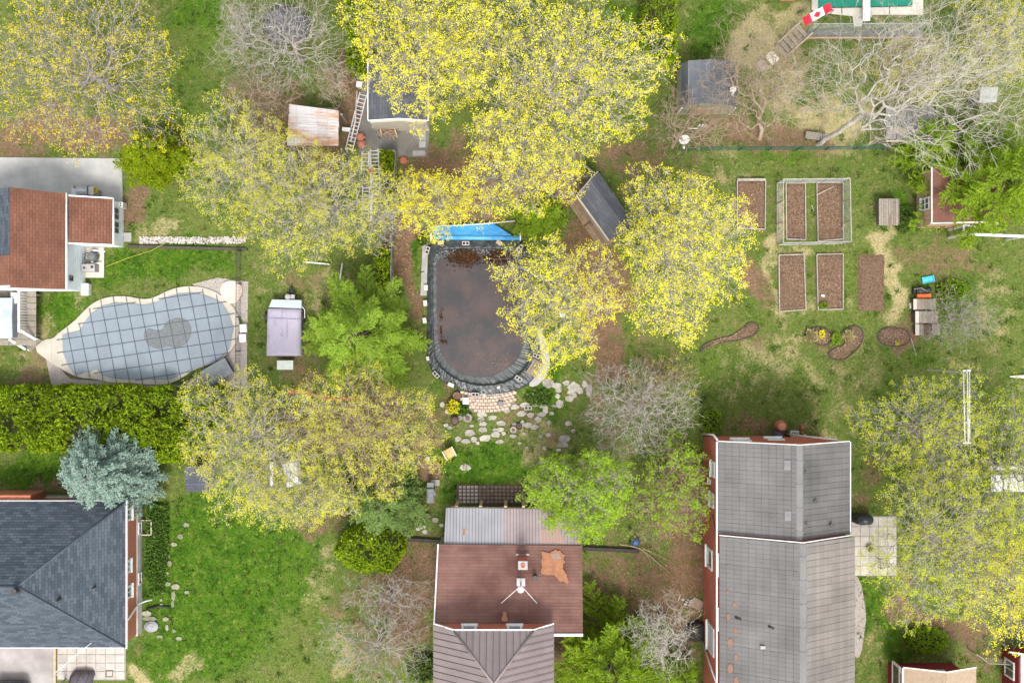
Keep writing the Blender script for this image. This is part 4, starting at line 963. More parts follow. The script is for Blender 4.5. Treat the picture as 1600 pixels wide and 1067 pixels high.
for s in (-1, 1):
    b = MB(); b.obox((q.x + s * .62, q.y + .42, .98), Vector((.16, -.05 * s, 0)), Vector((0, .08, 0)), Vector((0, 0, .04))); b.build('headlight', WHITE, CAR)
    for yy in (-.3, -2.6):
        b = MB(); pts = [(q.x + s * .82 - .1 + k * .2, q.y + yy, .32) for k in (0, 1)]; b.tube(pts, .32, 14); b.build('wheel', BLACK, CAR)
q = P(127, 1068); t = thing('covered_motorcycle', 'domed dark grey fabric cover over something parked on the pale slabs', 'covered vehicle', (q.x, q.y, 0))
b = MB(); vs = []; secs = [(.72, .02, .1), (.70, .32, .45), (.5, .42, .75), (.15, .38, .9), (-.3, .45, .95), (-.9, .5, .9)]
for yy, w, z in secs:
    for k in range(9): a = math.pi * k / 8; vs.append((q.x + math.cos(a) * (w + .18) + yy * .25, q.y + yy, .03 + math.sin(a) ** .7 * z))
b.add(vs, [(i * 9 + k, i * 9 + k + 1, (i + 1) * 9 + k + 1, (i + 1) * 9 + k) for i in range(5) for k in range(8)] + [tuple(range(45, 54))], True); b.build('fabric_cover', mat('grey_fabric', (.13, .12, .14), (.09, .085, .10), 6, .7), t)
b = MB()
for k in (2, 4, 6): b.tube([Vector(vs[i * 9 + k]) + Vector((0, 0, .01)) for i in range(6)], .012, 4)
b.build('seam', BLACK, t)
# ---------------------------------------------------------------- centre house: lean-to, brown roof, metal clipped-gable roof
BROWNR = brick_mat('faded_brown_shingle', (0.225, 0.122, 0.097), (0.19, 0.10, 0.08), (0.15, 0.08, 0.064), 0.95, 0.155, 0.010, big=(0.60, 0.55, 0.56), bigscale=0.9, bump=0.3)
METG = mat('grey_sheet_metal', (.33, .33, .355), (.28, .28, .30), 1.2, .5, vary=.06, spec=.4)
METB = mat('mauve_sheet_metal', (.37, .31, .31), (.31, .255, .255), 1.2, .5, vary=.06, spec=.4)
SEAM_SHADE = mat('seam_shade', (.10, .085, .085), (.08, .07, .07), 2, .7)  # dark base under the panel gaps paints the shade along the seams
METBR = mat('taupe_standing_seam', (.225, .185, .18), (.185, .15, .145), 1.0, .45, vary=.04, spec=.4)
H = thing('centre_house', 'house with a faded brown roof, metal lean-to and taupe metal roof at bottom centre', 'house', (-.5, -12, 0))
MB().box(-.15, -11.6, -.1, 2.95, 6.75, 3.7).build('wall', mat('stucco', (.42, .36, .30)), H)
# brown roof rises away from the pool
zb, zt = 3.2, 4.9
roof_courses('roof', [(-3.50, -9.62, zb), (3.33, -9.70, zb), (3.27, -13.47, zt), (-3.60, -13.30, zt)], (1, 0, 0), .155, BROWNR, H, lift=.008)
b = MB(); b.obox((2.6, -13.52, zt - .02), Vector((.67, 0, 0)), Vector((0, .06, 0)), Vector((0, 0, .12))); b.obox((-3.56, -11.45, 4.05), Vector((-.05, -1.84, .85)), Vector((.03, 0, 0)), Vector((0, 0, .05))); b.build('fascia', WHITE, H)
MB().box(2.6, -13.3, -.1, 4.6, 1.3, .2).build('rear_wall', MATS['stucco'], H)
# lean-to of two tones of sheet metal
zl0, zl1 = 2.35, 3.05
def L(x, y, z): return tuple(P(x, y, z))
MB().slab([L(697, 793, zl0 - .02), L(906, 796, zl0 - .02), L(907, 852, zl1 - .02), L(693, 851, zl1 - .02)], .05).build('lean_to_base', SEAM_SHADE, H)
roof_panels('lean_to_panel', [L(697, 793, zl0), L(787, 794.5, zl0), L(787.5, 851.5, zl1), L(694, 850.5, zl1)], (1, 0, 0), .152, None, METG, H, rib=.03, gap=.02, tilt=0, t=.008)
roof_panels('lean_to_panel', [L(787.5, 794.5, zl0), L(905, 796, zl0), L(907, 852, zl1), L(788, 851.5, zl1)], (1, 0, 0), .152, None, METB, H, rib=.03, gap=.02, tilt=0, t=.008)
for x in (713, 751, 790, 818): boxpart('lean_to_post', (P(x, 792, 2.2).x, P(x, 792, 2.2).y, 1.12), (.14, .14, 2.28), FRESHWOOD, H)
b = MB(); a, c = P(705, 792.5, 2.2), P(850, 794.5, 2.2); b.obox((a + c) / 2, (c - a) / 2, Vector((0, .035, 0)), Vector((0, 0, .07))); b.build('lean_to_beam', FRESHWOOD, H)
# clipped-gable metal roof
zc0, zcl, zap = 5.5, 6.4, 8.1
cl, cr = Vector((-3.60, -12.92, zc0)), Vector((1.92, -12.92, zc0)); kl, kr = Vector((-2.610, -13.0, 6.42)), Vector((.958, -13.0, 6.42)); ap = Vector((-.80, -14.95, zap)); yb = -19.0
cl2, cr2, ap2 = Vector((-3.60, yb, zc0)), Vector((1.92, yb, zc0)), Vector((-.8, yb, zap))
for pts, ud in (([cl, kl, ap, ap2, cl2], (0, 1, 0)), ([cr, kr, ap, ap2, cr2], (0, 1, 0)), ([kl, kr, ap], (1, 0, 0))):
    MB().slab(pts, .10).build('upper_roof', SEAM_SHADE, H)
    roof_panels('upper_roof_panel', pts, ud, .30, None, METBR, H, rib=.035, gap=.026, tilt=0, t=.010)
b = MB()
for a, c in ((kl, ap), (kr, ap), (ap, ap2)): b.tube([a + Vector((0, 0, .03)), c + Vector((0, 0, .03))], .055, 6)
b.build('ridge_cap', METBR, H)
b = MB()
for a, c in ((cl, kl), (kl, kr), (kr, cr)): d = (c - a) / 2; b.obox((a + c) / 2 + Vector((0, .04, -.02)), d, Vector((0, .03, 0)), Vector((0, 0, .05)))
b.build('rake_trim', WHITE, H)
b = MB(); w = [(cl.x + .25, zc0), (kl.x + .1, zcl - .08), (kr.x - .1, zcl - .08), (cr.x - .25, zc0)]
b.add([(x, -13.06, z) for x, z in w] + [(cl.x + .25, -13.06, 2.9), (cr.x - .25, -13.06, 2.9)] + [(x, -18.9, z) for x, z in w] + [(cl.x + .25, -18.9, 0), (cr.x - .25, -18.9, 0)],
      [(0, 1, 2, 3, 5, 4), (6, 10, 11, 9, 8, 7), (0, 4, 10, 6), (3, 9, 11, 5)]); wall_uv(b).build('upper_wall', BRICKR, H)
for x in (-1.95, .12): window(H, (x, -13.02, 5.8), (1, 0, 0), (0, 1, 0), .68, .8, WHITE, GLASS, .09, True, 0)
# chimney, vent, antenna mast, rust
b = MB(); cx, cy = .50, -10.30; wall_uv(b.box(cx, cy, 3.3, 5.0, .40, .36)).build('chimney', BRICKR, H)
ch = [o for o in H.children if o.name.startswith('chimney')][0]
b = MB(); b.box(cx, cy, 5.0, 5.10, .44, .40); b.build('cap', CONC, ch)
b = MB(); b.lathe(cx, cy, [(.10, 5.1), (.10, 5.2), (.07, 5.2), (.07, 5.12)], 10); b.build('flue', TERRA, ch)
b = MB(); b.obox((cx, cy + .25, 3.57), Vector((.31, 0, 0)), Vector((0, .04, .018)), Vector((0, 0, .02))); b.build('flashing', STEEL, ch)
q = P(836, 901, 3.95); b = MB(); b.lathe(q.x, q.y, [(.12, 3.8), (.09, 3.95), (.09, 4.2), (.11, 4.22)], 10); b.build('roof_vent', BLACKM, H)
q = P(814, 909, 3.95); t = thing('antenna_mast', 'short mast with a white ball held by two stays on the faded brown roof', 'antenna', (q.x, q.y, 3.9))
b = MB(); b.obox((q.x, q.y, 3.98), Vector((.2, 0, 0)), Vector((0, .17, -.075)), Vector((0, 0, .02))); b.build('base_plate', ALU, t)
b = MB(); b.tube([(q.x, q.y, 3.95), (q.x - .02, q.y - .05, 5.3)], .035, 7); b.build('mast', STEEL, t)
b = MB(); b.lathe(q.x - .02, q.y - .07, [(.02, 5.24), (.12, 5.28), (.17, 5.38), (.12, 5.48), (.02, 5.52)], 12); b.build('ball', WHITE, t)
for x in (783, 839): b = MB(); b.tube([(q.x, q.y, 4.8), P(x, 942, 4.42)], .014, 5); b.build('stay', WHITE, t)
def patch(parent, name, pts, zf, m, eps=.03):
    b = MB(); vs = [P(x, y, zf(x, y)) + Vector((0, 0, eps)) for x, y in pts]; b.slab(vs, .006); return b.build(name, m, parent)
zbr = lambda x, y: zb + (zt - zb) * min(1, max(0, (y - 850) / 131.0))
zll = lambda x, y: zl0 + (zl1 - zl0) * (y - 794) / 57.0
def ragged(pts, seed, amp=2.0, it=2):
    rg = random.Random(seed)
    for _ in range(it):
        q = []
        for i in range(len(pts)):
            a, b = pts[i], pts[(i + 1) % len(pts)]; q += [a, ((a[0] + b[0]) / 2 + rg.uniform(-amp, amp), (a[1] + b[1]) / 2 + rg.uniform(-amp, amp))]
        pts = q; amp *= .55
    return pts
patch(H, 'rust_patch', ragged([(846, 861), (856, 863), (868, 858), (882, 866), (883, 876), (879, 888), (888, 907), (886, 911), (876, 908), (866, 898), (845, 896), (846, 880)], 3, 2.2, 3), zbr, RUST, .045)
patch(H, 'bare_felt', ragged([(860, 864), (872, 863), (878, 872), (866, 876)], 13, 1.6, 3), zbr, mat('bare_felt', (.34, .24, .19), (.28, .2, .16), 6, .9), .06)
patch(H, 'rust_patch', ragged([(844, 849), (846, 826), (868, 824), (876, 817), (878, 836), (884, 849)], 5, 2.2), zll, mat('thin_rust', (.40, .23, .16), (.34, .25, .22), 9, .9), .03)
patch(H, 'rust_patch', ragged([(783, 968), (786, 955), (791, 956), (794, 968), (788, 971)], 6, 1), zbr, RUST, .045)
patch(H, 'rust_patch', ragged([(722, 829), (727, 825), (729, 833), (724, 836)], 7, 1), zll, RUST, .03)
patch(H, 'rust_patch', ragged([(899, 846), (901, 842), (907, 844), (906, 850)], 8, 1), zll, mat('yellow_stain', (.45, .30, .08)), .03)

# ---------------------------------------------------------------- long red-brick house with the grey tile-pattern metal roof (right)
TILE = bpy.data.materials.new('grey_metal_tile')
def metal_tile(m, c1, c2, line, bw, bh):
    m.use_nodes = True; nt = m.node_tree; N = nt.nodes; Lk = nt.links; b = N['Principled BSDF']; b.inputs['Roughness'].default_value = .5; b.inputs['Specular IOR Level'].default_value = .4
    uv = N.new('ShaderNodeUVMap'); br = N.new('ShaderNodeTexBrick'); br.offset = 0; br.inputs['Scale'].default_value = 1
    br.inputs['Brick Width'].default_value = bw; br.inputs['Row Height'].default_value = bh; br.inputs['Mortar Size'].default_value = .010; br.inputs['Mortar Smooth'].default_value = .6
    br.inputs['Color1'].default_value = (*c1, 1); br.inputs['Color2'].default_value = (*c2, 1); br.inputs['Mortar'].default_value = (*line, 1); Lk.new(uv.outputs[0], br.inputs[0])
    geo = N.new('ShaderNodeNewGeometry'); nz = N.new('ShaderNodeTexNoise'); nz.inputs['Scale'].default_value = .5; nz.inputs['Detail'].default_value = 5; Lk.new(geo.outputs['Position'], nz.inputs[0])
    mr = N.new('ShaderNodeMapRange'); mr.inputs[1].default_value = .3; mr.inputs[2].default_value = .7; mr.inputs[3].default_value = .74; mr.inputs[4].default_value = 1.2; Lk.new(nz.outputs[0], mr.inputs[0])
    oi = N.new('ShaderNodeObjectInfo'); m2 = N.new('ShaderNodeMapRange'); m2.inputs[3].default_value = .93; m2.inputs[4].default_value = 1.07; Lk.new(oi.outputs['Random'], m2.inputs[0])
    mu = N.new('ShaderNodeMath'); mu.operation = 'MULTIPLY'; Lk.new(mr.outputs[0], mu.inputs[0]); Lk.new(m2.outputs[0], mu.inputs[1])
    hv = N.new('ShaderNodeHueSaturation'); Lk.new(mu.outputs[0], hv.inputs['Value']); Lk.new(br.outputs['Color'], hv.inputs['Color']); Lk.new(hv.outputs[0], b.inputs['Base Color'])
    bp = N.new('ShaderNodeBump'); bp.inputs['Strength'].default_value = .5; bp.inputs['Distance'].default_value = .02; bp.invert = True; Lk.new(br.outputs['Fac'], bp.inputs['Height']); Lk.new(bp.outputs[0], b.inputs['Normal'])
    MATS[m.name] = m
metal_tile(TILE, (.140, .132, .126), (.122, .115, .11), (.092, .086, .082), .205, .354)
TILER = bpy.data.materials.new('grey_metal_course'); metal_tile(TILER, (.125, .119, .114), (.112, .107, .103), (.085, .08, .077), .27, .27)
TILE2 = bpy.data.materials.new('sunlit_metal_tile'); metal_tile(TILE2, (.215, .19, .17), (.185, .165, .15), (.13, .115, .105), .30, .277)  # lighter, warmer copy of the tile: sun glare put into the colour
CAPM = mat('ridge_metal', (.20, .192, .186), (.165, .158, .153), 1, .45, spec=.4)
H = thing('long_brick_house', 'long red brick house with a grey tile-pattern metal gable roof', 'house', (12.8, -11, 0))
x0, x1, xr, yn, yj, ys = 9.50, 15.56, 12.80, -4.62, -8.93, -19.0; e1, h1, e2, h2 = 5.0, 7.15, 5.3, 7.5
def gable_wall(b, xa, xb, xm, ya, yb, ze, zh):
    b.add([(xa, ya, -.1), (xb, ya, -.1), (xb, ya, ze), (xm, ya, zh), (xa, ya, ze), (xa, yb, -.1), (xb, yb, -.1), (xb, yb, ze), (xm, yb, zh), (xa, yb, ze)],
          [(0, 4, 3, 2, 1), (5, 6, 7, 8, 9), (0, 5, 9, 4), (1, 2, 7, 6), (4, 9, 8, 3), (3, 8, 7, 2)])
b = MB(); gable_wall(b, 9.56, 15.42, xr, -4.72, ys, e1 - .12, h1 - .16); wall_uv(b).build('wall', BRICKR, H)
b = MB(); gable_wall(b, 9.561, 15.421, xr, yj + .02, ys, e2 - .12, h2 - .16); wall_uv(b).build('upper_gable_wall', BRICKR, H)
for pts, ud, pu, pv, m, ga in (
        ([(x0, yn, e1), (x0, yj + .1, e1), (xr - .12, yj + .1, h1 - .09), (xr - .12, yn, h1 - .09)], (0, 1, 0), .615, .354, TILE, .008),
        ([(x1, yn, e1), (x1, yj + .1, e1), (xr + .12, yj + .1, h1 - .09), (xr + .12, yn, h1 - .09)], (0, 1, 0), .27, 1.62, TILER, .008),
        ([(x0 + .03, yj, e2), (x0 + .03, ys, e2), (xr - .06, ys, h2 - .09), (xr - .06, yj, h2 - .09)], (0, 1, 0), 1.23, .354, TILE, .008),
        ([(x1 + .14, yj, e2), (x1 + .14, ys, e2), (xr + .2, ys, h2 - .09), (xr + .2, yj, h2 - .09)], (0, 1, 0), .30, 1.66, TILE2, .010)):
    MB().slab([Vector(p) - Vector((0, 0, .012)) for p in pts], .10).build('roof', CAPM, H)
    roof_panels('roof_tile', pts, ud, pu, pv, m, H, gap=ga, t=.010, tilt=.02)
b = MB()
for xm, ya, yb_, hh in ((xr, yn, yj + .1, h1), (xr + .07, yj, ys, h2)):
    for s in (-1, 1): b.slab([(xm, ya, hh + .01), (xm, yb_, hh + .01), (xm + s * .19, yb_, hh - .11), (xm + s * .19, ya, hh - .11)], .03)
b.build('ridge_cap', CAPM, H)
b = MB()
for k in range(9): y = yn - .7 - k * 1.05; b.box(xr + (.07 if y < yj else 0), y, (h2 if y < yj else h1) - .0, (h2 if y < yj else h1) + .017, .36, .02)
b.build('ridge_joint', mat('ridge_joint_grey', (.24, .235, .235)), H)  # joint strips slightly lighter than the cap
b = MB(); b.box(x0 - .05, (yn + ys) / 2, e1 - .18, e1 - .02, .06, ys - yn); b.box(x1 + .04, (yn + yj) / 2, e1 - .16, e1 + .0, .05, yj - yn)
for s, xe in ((-1, x0), (1, x1)):
    a, c = Vector((xe, yn + .03, e1 - .01)), Vector((xr, yn + .03, h1 - .0)); b.obox((a + c) / 2, (c - a) / 2, Vector((0, .018, 0)), Vector((0, 0, .05)))
    a, c = Vector((xe, yj + .06, e2)), Vector((xr + .05, yj + .06, h2)); b.obox((a + c) / 2, (c - a) / 2, Vector((0, .018, 0)), Vector((0, 0, .06)))
b.build('white_trim', WHITE, H)
b = MB()
for y in (-9.9, -12.4): b.box(x0 - .02, y - .4, 4.7, 5.0, .12, 1.1)
b.build('gutter_guard', WHITE, H)
# windows: north gable and west wall
window(H, (10.9, -4.71, 3.2), (1, 0, 0), (0, 1, 0), .85, .9, WHITE, mat('pale_blind', (.6, .6, .58)), .06, True)
window(H, (12.65, -4.71, 2.4), (1, 0, 0), (0, 1, 0), .80, .9, WHITE, mat('skylit_glass', (.25, .29, .31), rough=.2), .06, True)
for y, z, w, hh in ((-6.05, 3.3, .75, .95), (-6.75, 2.3, .25, .4), (-7.55, 3.0, .70, 1.0), (-10.45, 2.2, 1.0, 1.6), (-14.25, 2.6, 1.35, 1.9), (-17.6, 2.8, 1.2, 1.9)):
    window(H, (9.55, y, z), (0, 1, 0), (-1, 0, 0), w, hh, WHITE, GLASS if z < 2.5 and w > .5 else MATS['pale_blind'], .11, True, 0)
for pl in ([(9.50, yn + .06, e1 - .1), (9.45, yn + .25, 4.0), (9.46, -4.6, .2)], [(15.0, -4.55, 4.8), (13.6, -4.60, .3)], [(9.5, -15.9, 4.9), (9.46, -14.9, .2)]): MB().tube(pl, .05, 7).build('downspout', WHITE, H)
b = MB(); b.tube([(9.53, -8.2, 3.2), (9.53, -8.9, 4.1), (9.53, -9.2, 4.6)], .02, 5); b.build('wall_cable', BLACK, H)
zL = lambda x, y: e1 + .06 + (x - 1123) / 127 * 2.1
zR = lambda x, y: e1 + .06 + (1328 - x) / 77 * 2.0
zL2 = lambda x, y: e2 + .06 + (x - 1126) / 129 * 2.1
for x, y in ((1230, 727), (1231, 806)): patch(H, 'roof_hatch', [(x - 5, y - 8), (x + 5, y - 8), (x + 5, y + 7), (x - 5, y + 7)], zL, mat('hatch_grey', (.235, .225, .22)), .05)
patch(H, 'roof_hatch', [(1237, 907), (1247, 907), (1247, 922), (1237, 922)], zL2, MATS['hatch_grey'], .05)
for x, y, f in ((1273, 782, zR), (1298, 819, zR), (1258, 736, zR), (1259, 817, zR)):
    z = f(x, y); q = P(x, y, z); s = .07 if y > 740 and x > 1265 else .035; b = MB(); b.lathe(q.x, q.y, [(s * 1.6, z - .08), (s, z + .02), (s, z + .24), (s * 1.3, z + .26)], 9); b.build('roof_vent', BLACKM, H)
for x, y, d in ((1152, 965, 5), (1204, 979, 8)):
    z = zL2(x, y); q = P(x, y, z); b = MB(); b.tube([(q.x - .1, q.y + .04, z + .02), (q.x + .12, q.y - .05, z + .16)], .05, 7); b.build('roof_vent', BLACKM, H)
z = zL2(1191, 1010); q = P(1191, 1010, z); b = MB(); b.box(q.x, q.y, z - .1, z + .18, .22, .14); b.build('metal_vent', CONC, H)
for i, (x, y, w, hh) in enumerate(((1138, 963, 3, 6), (1148, 944, 3, 4.5), (1149, 985, 2.5, 6), (1141, 1003, 4.5, 7), (1150, 1026, 3, 6), (1141, 1044, 5, 8), (1150, 1064, 3.5, 8), (1198, 1011, 2.5, 6), (1137, 924, 2, 4))):
    patch(H, 'rust_patch', ball(x, y, w, 10, 40 + i, hh / w), zL2, mat('dull_rust', (.25, .125, .075), (.21, .14, .11), 7, .9), .045)
b = MB(); b.slab([(15.72, -15.15, 2.6), (16.28, -15.1, 2.3), (16.3, -19, 2.3), (15.72, -19, 2.6)], .06); b.build('side_porch_roof', METG, H)
b = MB(); b.tube([(16.3, -15.1, 2.33), (16.33, -19, 2.33)], .03, 5); b.tube([(15.72, -15.12, 2.63), (16.3, -15.08, 2.36)], .03, 5); b.build('porch_trim', WHITE, H)
flat('gravel_path', smooth_poly([(1330, 893), (1344, 905), (1350, 935), (1354, 965), (1350, 990), (1346, 1020), (1338, 1030), (1330, 1010)], 1), -.03, .02, mat('path_grit', (.36, .33, .30), (.28, .25, .22), 12, .95, bump=.6, bscale=30))
# pots and barrels at its north wall
def barrel(name, label, x, y, r, h, m, m2=None):
    q = P(x, y); t = thing(name, label, 'barrel', q); b = MB()
    b.lathe(q.x, q.y, [(r * .8, 0), (r, h * .35), (r, h * .6), (r * .88, h), (r * .80, h), (r * .78, h - .06)], 16); b.build('body', m, t)
    b = MB(); b.lathe(q.x, q.y, [(r * .77, h - .06), (r * .7, h - .03), (r * .1, h - .02)], 16); b.build('lid', m2 or m, t); return t
barrel('rain_barrel', 'terracotta-coloured rain barrel by the north wall of the long brick house', 1216, 663.5, .27, .95, TERRA, mat('terracotta_lid', (.58, .26, .17)))
barrel('grey_barrel', 'dark grey lidded barrel against the north wall of the long brick house', 1212, 678, .25, .85, mat('slate_plastic', (.085, .085, .10)))
q = P(1236, 676); t = thing('compost_bin', 'olive bin with a pale vented lid between the barrels and small pots', 'bin', q)
b = MB(); b.lathe(q.x, q.y, [(.29, 0), (.27, .7), (.24, .72)], 16, .72); b.build('body', mat('olive_plastic', (.13, .14, .07)), t)
b = MB(); b.box(q.x + .02, q.y, .72, .77, .42, .30); lid = b.build('lid', mat('pale_lid', (.45, .47, .42)), t)
b = MB()
for k in range(4): b.box(q.x - .1 + k * .09, q.y + .02, .771, .78, .04, .15)
b.build('slot', BLACK, lid)
for i, (x, y, r, h, lab) in enumerate(((1252, 666, .09, .35, 'orange clay pot farthest from the red brick wall'), (1253, 675, .08, .22, 'small orange clay pot in the middle of the row by the red brick wall'), (1256.5, 679, .06, .25, 'small pale pot at the corner of the red brick wall'))):
    q = P(x, y); b = MB(); b.lathe(q.x, q.y, [(r * .7, 0), (r, h), (r * .85, h), (r * .6, h - .05)], 12); b.build('clay_pot', TERRA if i < 2 else CONCL, None, lab, 'pot', 'pots by the red brick wall')
# slab patio to the right
flat('patio_base', [(1330, 806), (1401, 806), (1401, 899), (1330, 899)], -.03, .015, mat('joint_grit', (.34, .31, .26)))
PT = thing('patio', 'x', 'x', P(1367, 853)); PT['kind'] = 'structure'; del PT['category']; del PT['label']
PAV = mat('cream_slab', (.47, .445, .39), (.37, .35, .305), 2.0, .9, vary=.07, bump=.15, detail=8)
for i in range(5):
    for j in range(6): xx, yy = 1330 + i * 14.1, 807 + j * 15.3; tiles('slab', poly_px([(xx, yy), (xx + 13.5, yy), (xx + 13.5, yy + 14.7), (xx, yy + 14.7)]), PAV, PT, 0, .045)
q = P(1344, 809); t = thing('covered_barbecue', 'barbecue under a shiny black cover beside the grey metal roof', 'barbecue', q)
b = MB(); vs = []
for k, (w, d, z) in enumerate(((.50, .27, .02), (.49, .27, .5), (.46, .25, .8), (.34, .16, 1.0))):
    for i in range(14): a = 6.2832 * i / 14; vs.append((q.x + w * math.copysign(abs(math.cos(a)) ** .7, math.cos(a)), q.y + d * math.copysign(abs(math.sin(a)) ** .7, math.sin(a)) + .01 * math.sin(i * 3), z))
b.add(vs, [(k * 14 + i, k * 14 + (i + 1) % 14, (k + 1) * 14 + (i + 1) % 14, (k + 1) * 14 + i) for k in range(3) for i in range(14)] + [tuple(range(42, 56))], True); b.build('cover', mat('black_vinyl', (.025, .03, .035), (.04, .045, .05), 4, .3), t)
b = MB(); b.tube([(q.x - .3, q.y - .12, .96), (q.x, q.y - .14, 1.0), (q.x + .3, q.y - .12, .96)], .012, 4); b.build('piping', STEEL, t)
q = P(1358, 856); t = thing('planter_bowl', 'round stone bowl of moss in the middle of the cream slab patio', 'planter', q)
b = MB(); b.lathe(q.x, q.y, [(.13, .04), (.19, .3), (.15, .3), (.13, .22)], 14); b.build('bowl', mat('bowl_stone', (.38, .35, .27)), t); b = MB(); b.lathe(q.x, q.y, [(.14, .24), (.09, .28), (.01, .29)], 12); b.build('moss', mat('moss', (.14, .15, .05)), t)
def wire_chair(label, x, y, rz):
    q = P(x, y); t = thing('wire_chair', label, 'chair', q); c, s = math.cos(rz), math.sin(rz)
    R = lambda a, d, z: (q.x + a * c - d * s, q.y + a * s + d * c, z)
    b = MB()
    for k in range(5): b.tube([R(-.2, -.2 + k * .1, .42), R(.2, -.2 + k * .1, .44)], .014, 5)
    b.tube([R(-.22, -.24, .42), R(.24, -.24, .44), R(.24, .24, .44), R(-.22, .24, .42), R(-.22, -.24, .42)], .016, 5); b.build('seat', BLACKM, t)
    b = MB()
    for k in range(5): b.tube([R(-.22, -.2 + k * .1, .42), R(-.36, -.2 + k * .1, .85)], .012, 5)
    b.build('backrest', BLACKM, t)
    for a in (-.2, .22):
        for d in (-.22, .22): b = MB(); b.tube([R(a, d, .43), R(a * 1.3, d * 1.1, 0)], .014, 5); b.build('leg', BLACKM, t)
    return t
wire_chair('black wire chair on the cream slab patio, back towards the round bowl', 1378, 877, math.radians(8))

# ---------------------------------------------------------------- small red shed with tan roof (bottom right) and its neighbour
H = thing('red_shed', 'small red shed with a tan gable roof at the bottom edge', 'shed', P(1450, 1070))
zE, zH = 2.6, 3.5; ya = -15.35
def RX(x, z): return P(x, 1040, z).x
xa, xm, xb = RX(1411, zE), RX(1479, zH), RX(1525, zE); ya = P(0, 1043, zE).y; yw = P(0, 1026, 0).y
for s, xe in ((0, xa), (1, xb)):
    pts = [(xe, ya, zE), (xe, ya - 4, zE), (xm, ya - 4, zH), (xm, ya, zH)]
    roof_courses('roof', pts, (0, 1, 0), .14, mat('tan_roll_roof', (.36, .275, .19), (.29, .215, .15), 6, .9), H)
b = MB(); gable_wall(b, xa + .05, xb - .25, xm, yw - .3, ya - 4, zE - .12, zH - .15); b.build('wall', REDWALL, H)
b = MB()
for xe in (xa, xb):
    a, c = Vector((xe, ya + .03, zE)), Vector((xm, ya + .03, zH)); b.obox((a + c) / 2, (c - a) / 2, Vector((0, .025, 0)), Vector((0, 0, .045)))
b.tube([(xa - .02, ya, zE), (xa - .02, ya - 4, zE)], .04, 5); b.build('white_trim', WHITE, H)
window(H, (P(1462, 1037, 1.6).x, yw - .29, 1.9), (1, 0, 0), (0, 1, 0), .85, .75, WHITE, GLASS, .08, False, 0)
window(H, (xa + .04, ya - .75, 1.4), (0, 1, 0), (-1, 0, 0), 1.3, 1.2, WHITE, GLASS, .09, False, 0)
H = thing('red_building', 'red outbuilding with white corner trim in the bottom right corner', 'shed', P(1598, 1060))
p = P(1598, 1022, 2.2); b = MB(); b.box(p.x + .9, p.y - 2.0, -.1, 2.1, 2.1, 3.6); b.build('wall', REDWALL, H)
b = MB(); b.slab([(p.x - .08, p.y, 2.2), (p.x + 2.2, p.y, 3.0), (p.x + 2.2, p.y - 4, 3.0), (p.x - .08, p.y - 4, 2.2)], .1); b.build('roof', WHITE, H)
b = MB(); a, c = P(1577, 1018, 2.3), P(1603, 1022, 2.3); b.obox((a + c) / 2, (c - a) / 2, Vector((0, .03, 0)), Vector((0, 0, .06))); b.build('beam', WHITE, H)
window(H, (p.x - .16, p.y - 1.0, 1.0), (0, 1, 0), (-1, 0, 0), .9, 1.2, WHITE, GLASS, .1, False, 1)
wire_fence('wire_fence', 'rusty wire fence between the red shed and the red outbuilding', [(1512, 1012), (1530, 1026), (1596, 1030)], 1.3, mat('rusty_wire', (.36, .33, .28)), mesh=.1)

# ---------------------------------------------------------------- plank cottage under the pine (right)
H = thing('plank_cottage', 'pinkish plank cottage with white trim under the pine on the right', 'cottage', P(1480, 330))
ze = 2.7; xw = P(1431, 355, 0).x; xe = P(1457, 352, ze).x; yb0 = P(0, 357, 0).y; yt0 = yb0 + 2.7
PLK = mat('pink_plank', (.56, .36, .26), (.46, .28, .19), 3, .85, vary=.1, stretch=(1, 1, 5))
for k in range(11): boxpart('plank', (xw + .05, yb0 + .12 + k * .24, ze / 2), (.06, .225, ze - .1), PLK, H)
for k in range(14): boxpart('plank', (xw + .15 + k * .24, yb0 + .03, ze / 2), (.225, .06, ze - .1), PLK, H)
MB().box(xw + 2.0, yb0 + 1.4, -.1, ze - .1, 3.8, 2.6).build('wall', mat('gap_brown', (.14, .09, .06)), H)
roof_courses('roof', [(xe, yb0 + .05, ze), (xe, yt0, ze), (xe + 3.2, yt0, ze + .9), (xe + 3.2, yb0 + .05, ze + .9)], (0, 1, 0), .15, mat('brown_roof_felt', (.185, .085, .058), (.14, .065, .046), 3, .9), H)
b = MB(); b.tube([(xe - .03, yb0, ze), (xe - .03, yt0, ze)], .035, 5); b.obox((xe + 1.1, yb0 + .01, ze + .30), Vector((1.2, 0, .33)), Vector((0, .022, 0)), Vector((0, 0, .05))); b.build('white_trim', WHITE, H)
window(H, (xw + .01, yb0 + 1.05, 1.5), (0, 1, 0), (-1, 0, 0), .62, 1.1, WHITE, GLASS, .07, True, 1)
b = MB(); q = xw + .0; b.box(xw - .02, yb0 + 1.05, 1.45, 1.5, .05, .55); b.build('window_bar', WHITE, H)
H = thing('white_pergola', 'white beam and rail running right from the plank cottage', 'pergola', P(1550, 362))
z = 2.3; b = MB(); a, c = P(1506, 366, z), P(1640, 371, z); b.obox((a + c) / 2, (c - a) / 2, Vector((0, .06, 0)), Vector((0, 0, .05))); b.build('beam', WHITE, H)
b = MB(); a, c = P(1506, 352, z), P(1530, 355, z); b.obox((a + c) / 2, (c - a) / 2, Vector((0, .04, 0)), Vector((0, 0, .04))); a, c = P(1506, 352, z), P(1506, 366, z); b.obox((a + c) / 2, (c - a) / 2, Vector((.05, 0, 0)), Vector((0, 0, .04))); b.build('cross_beam', WHITE, H)
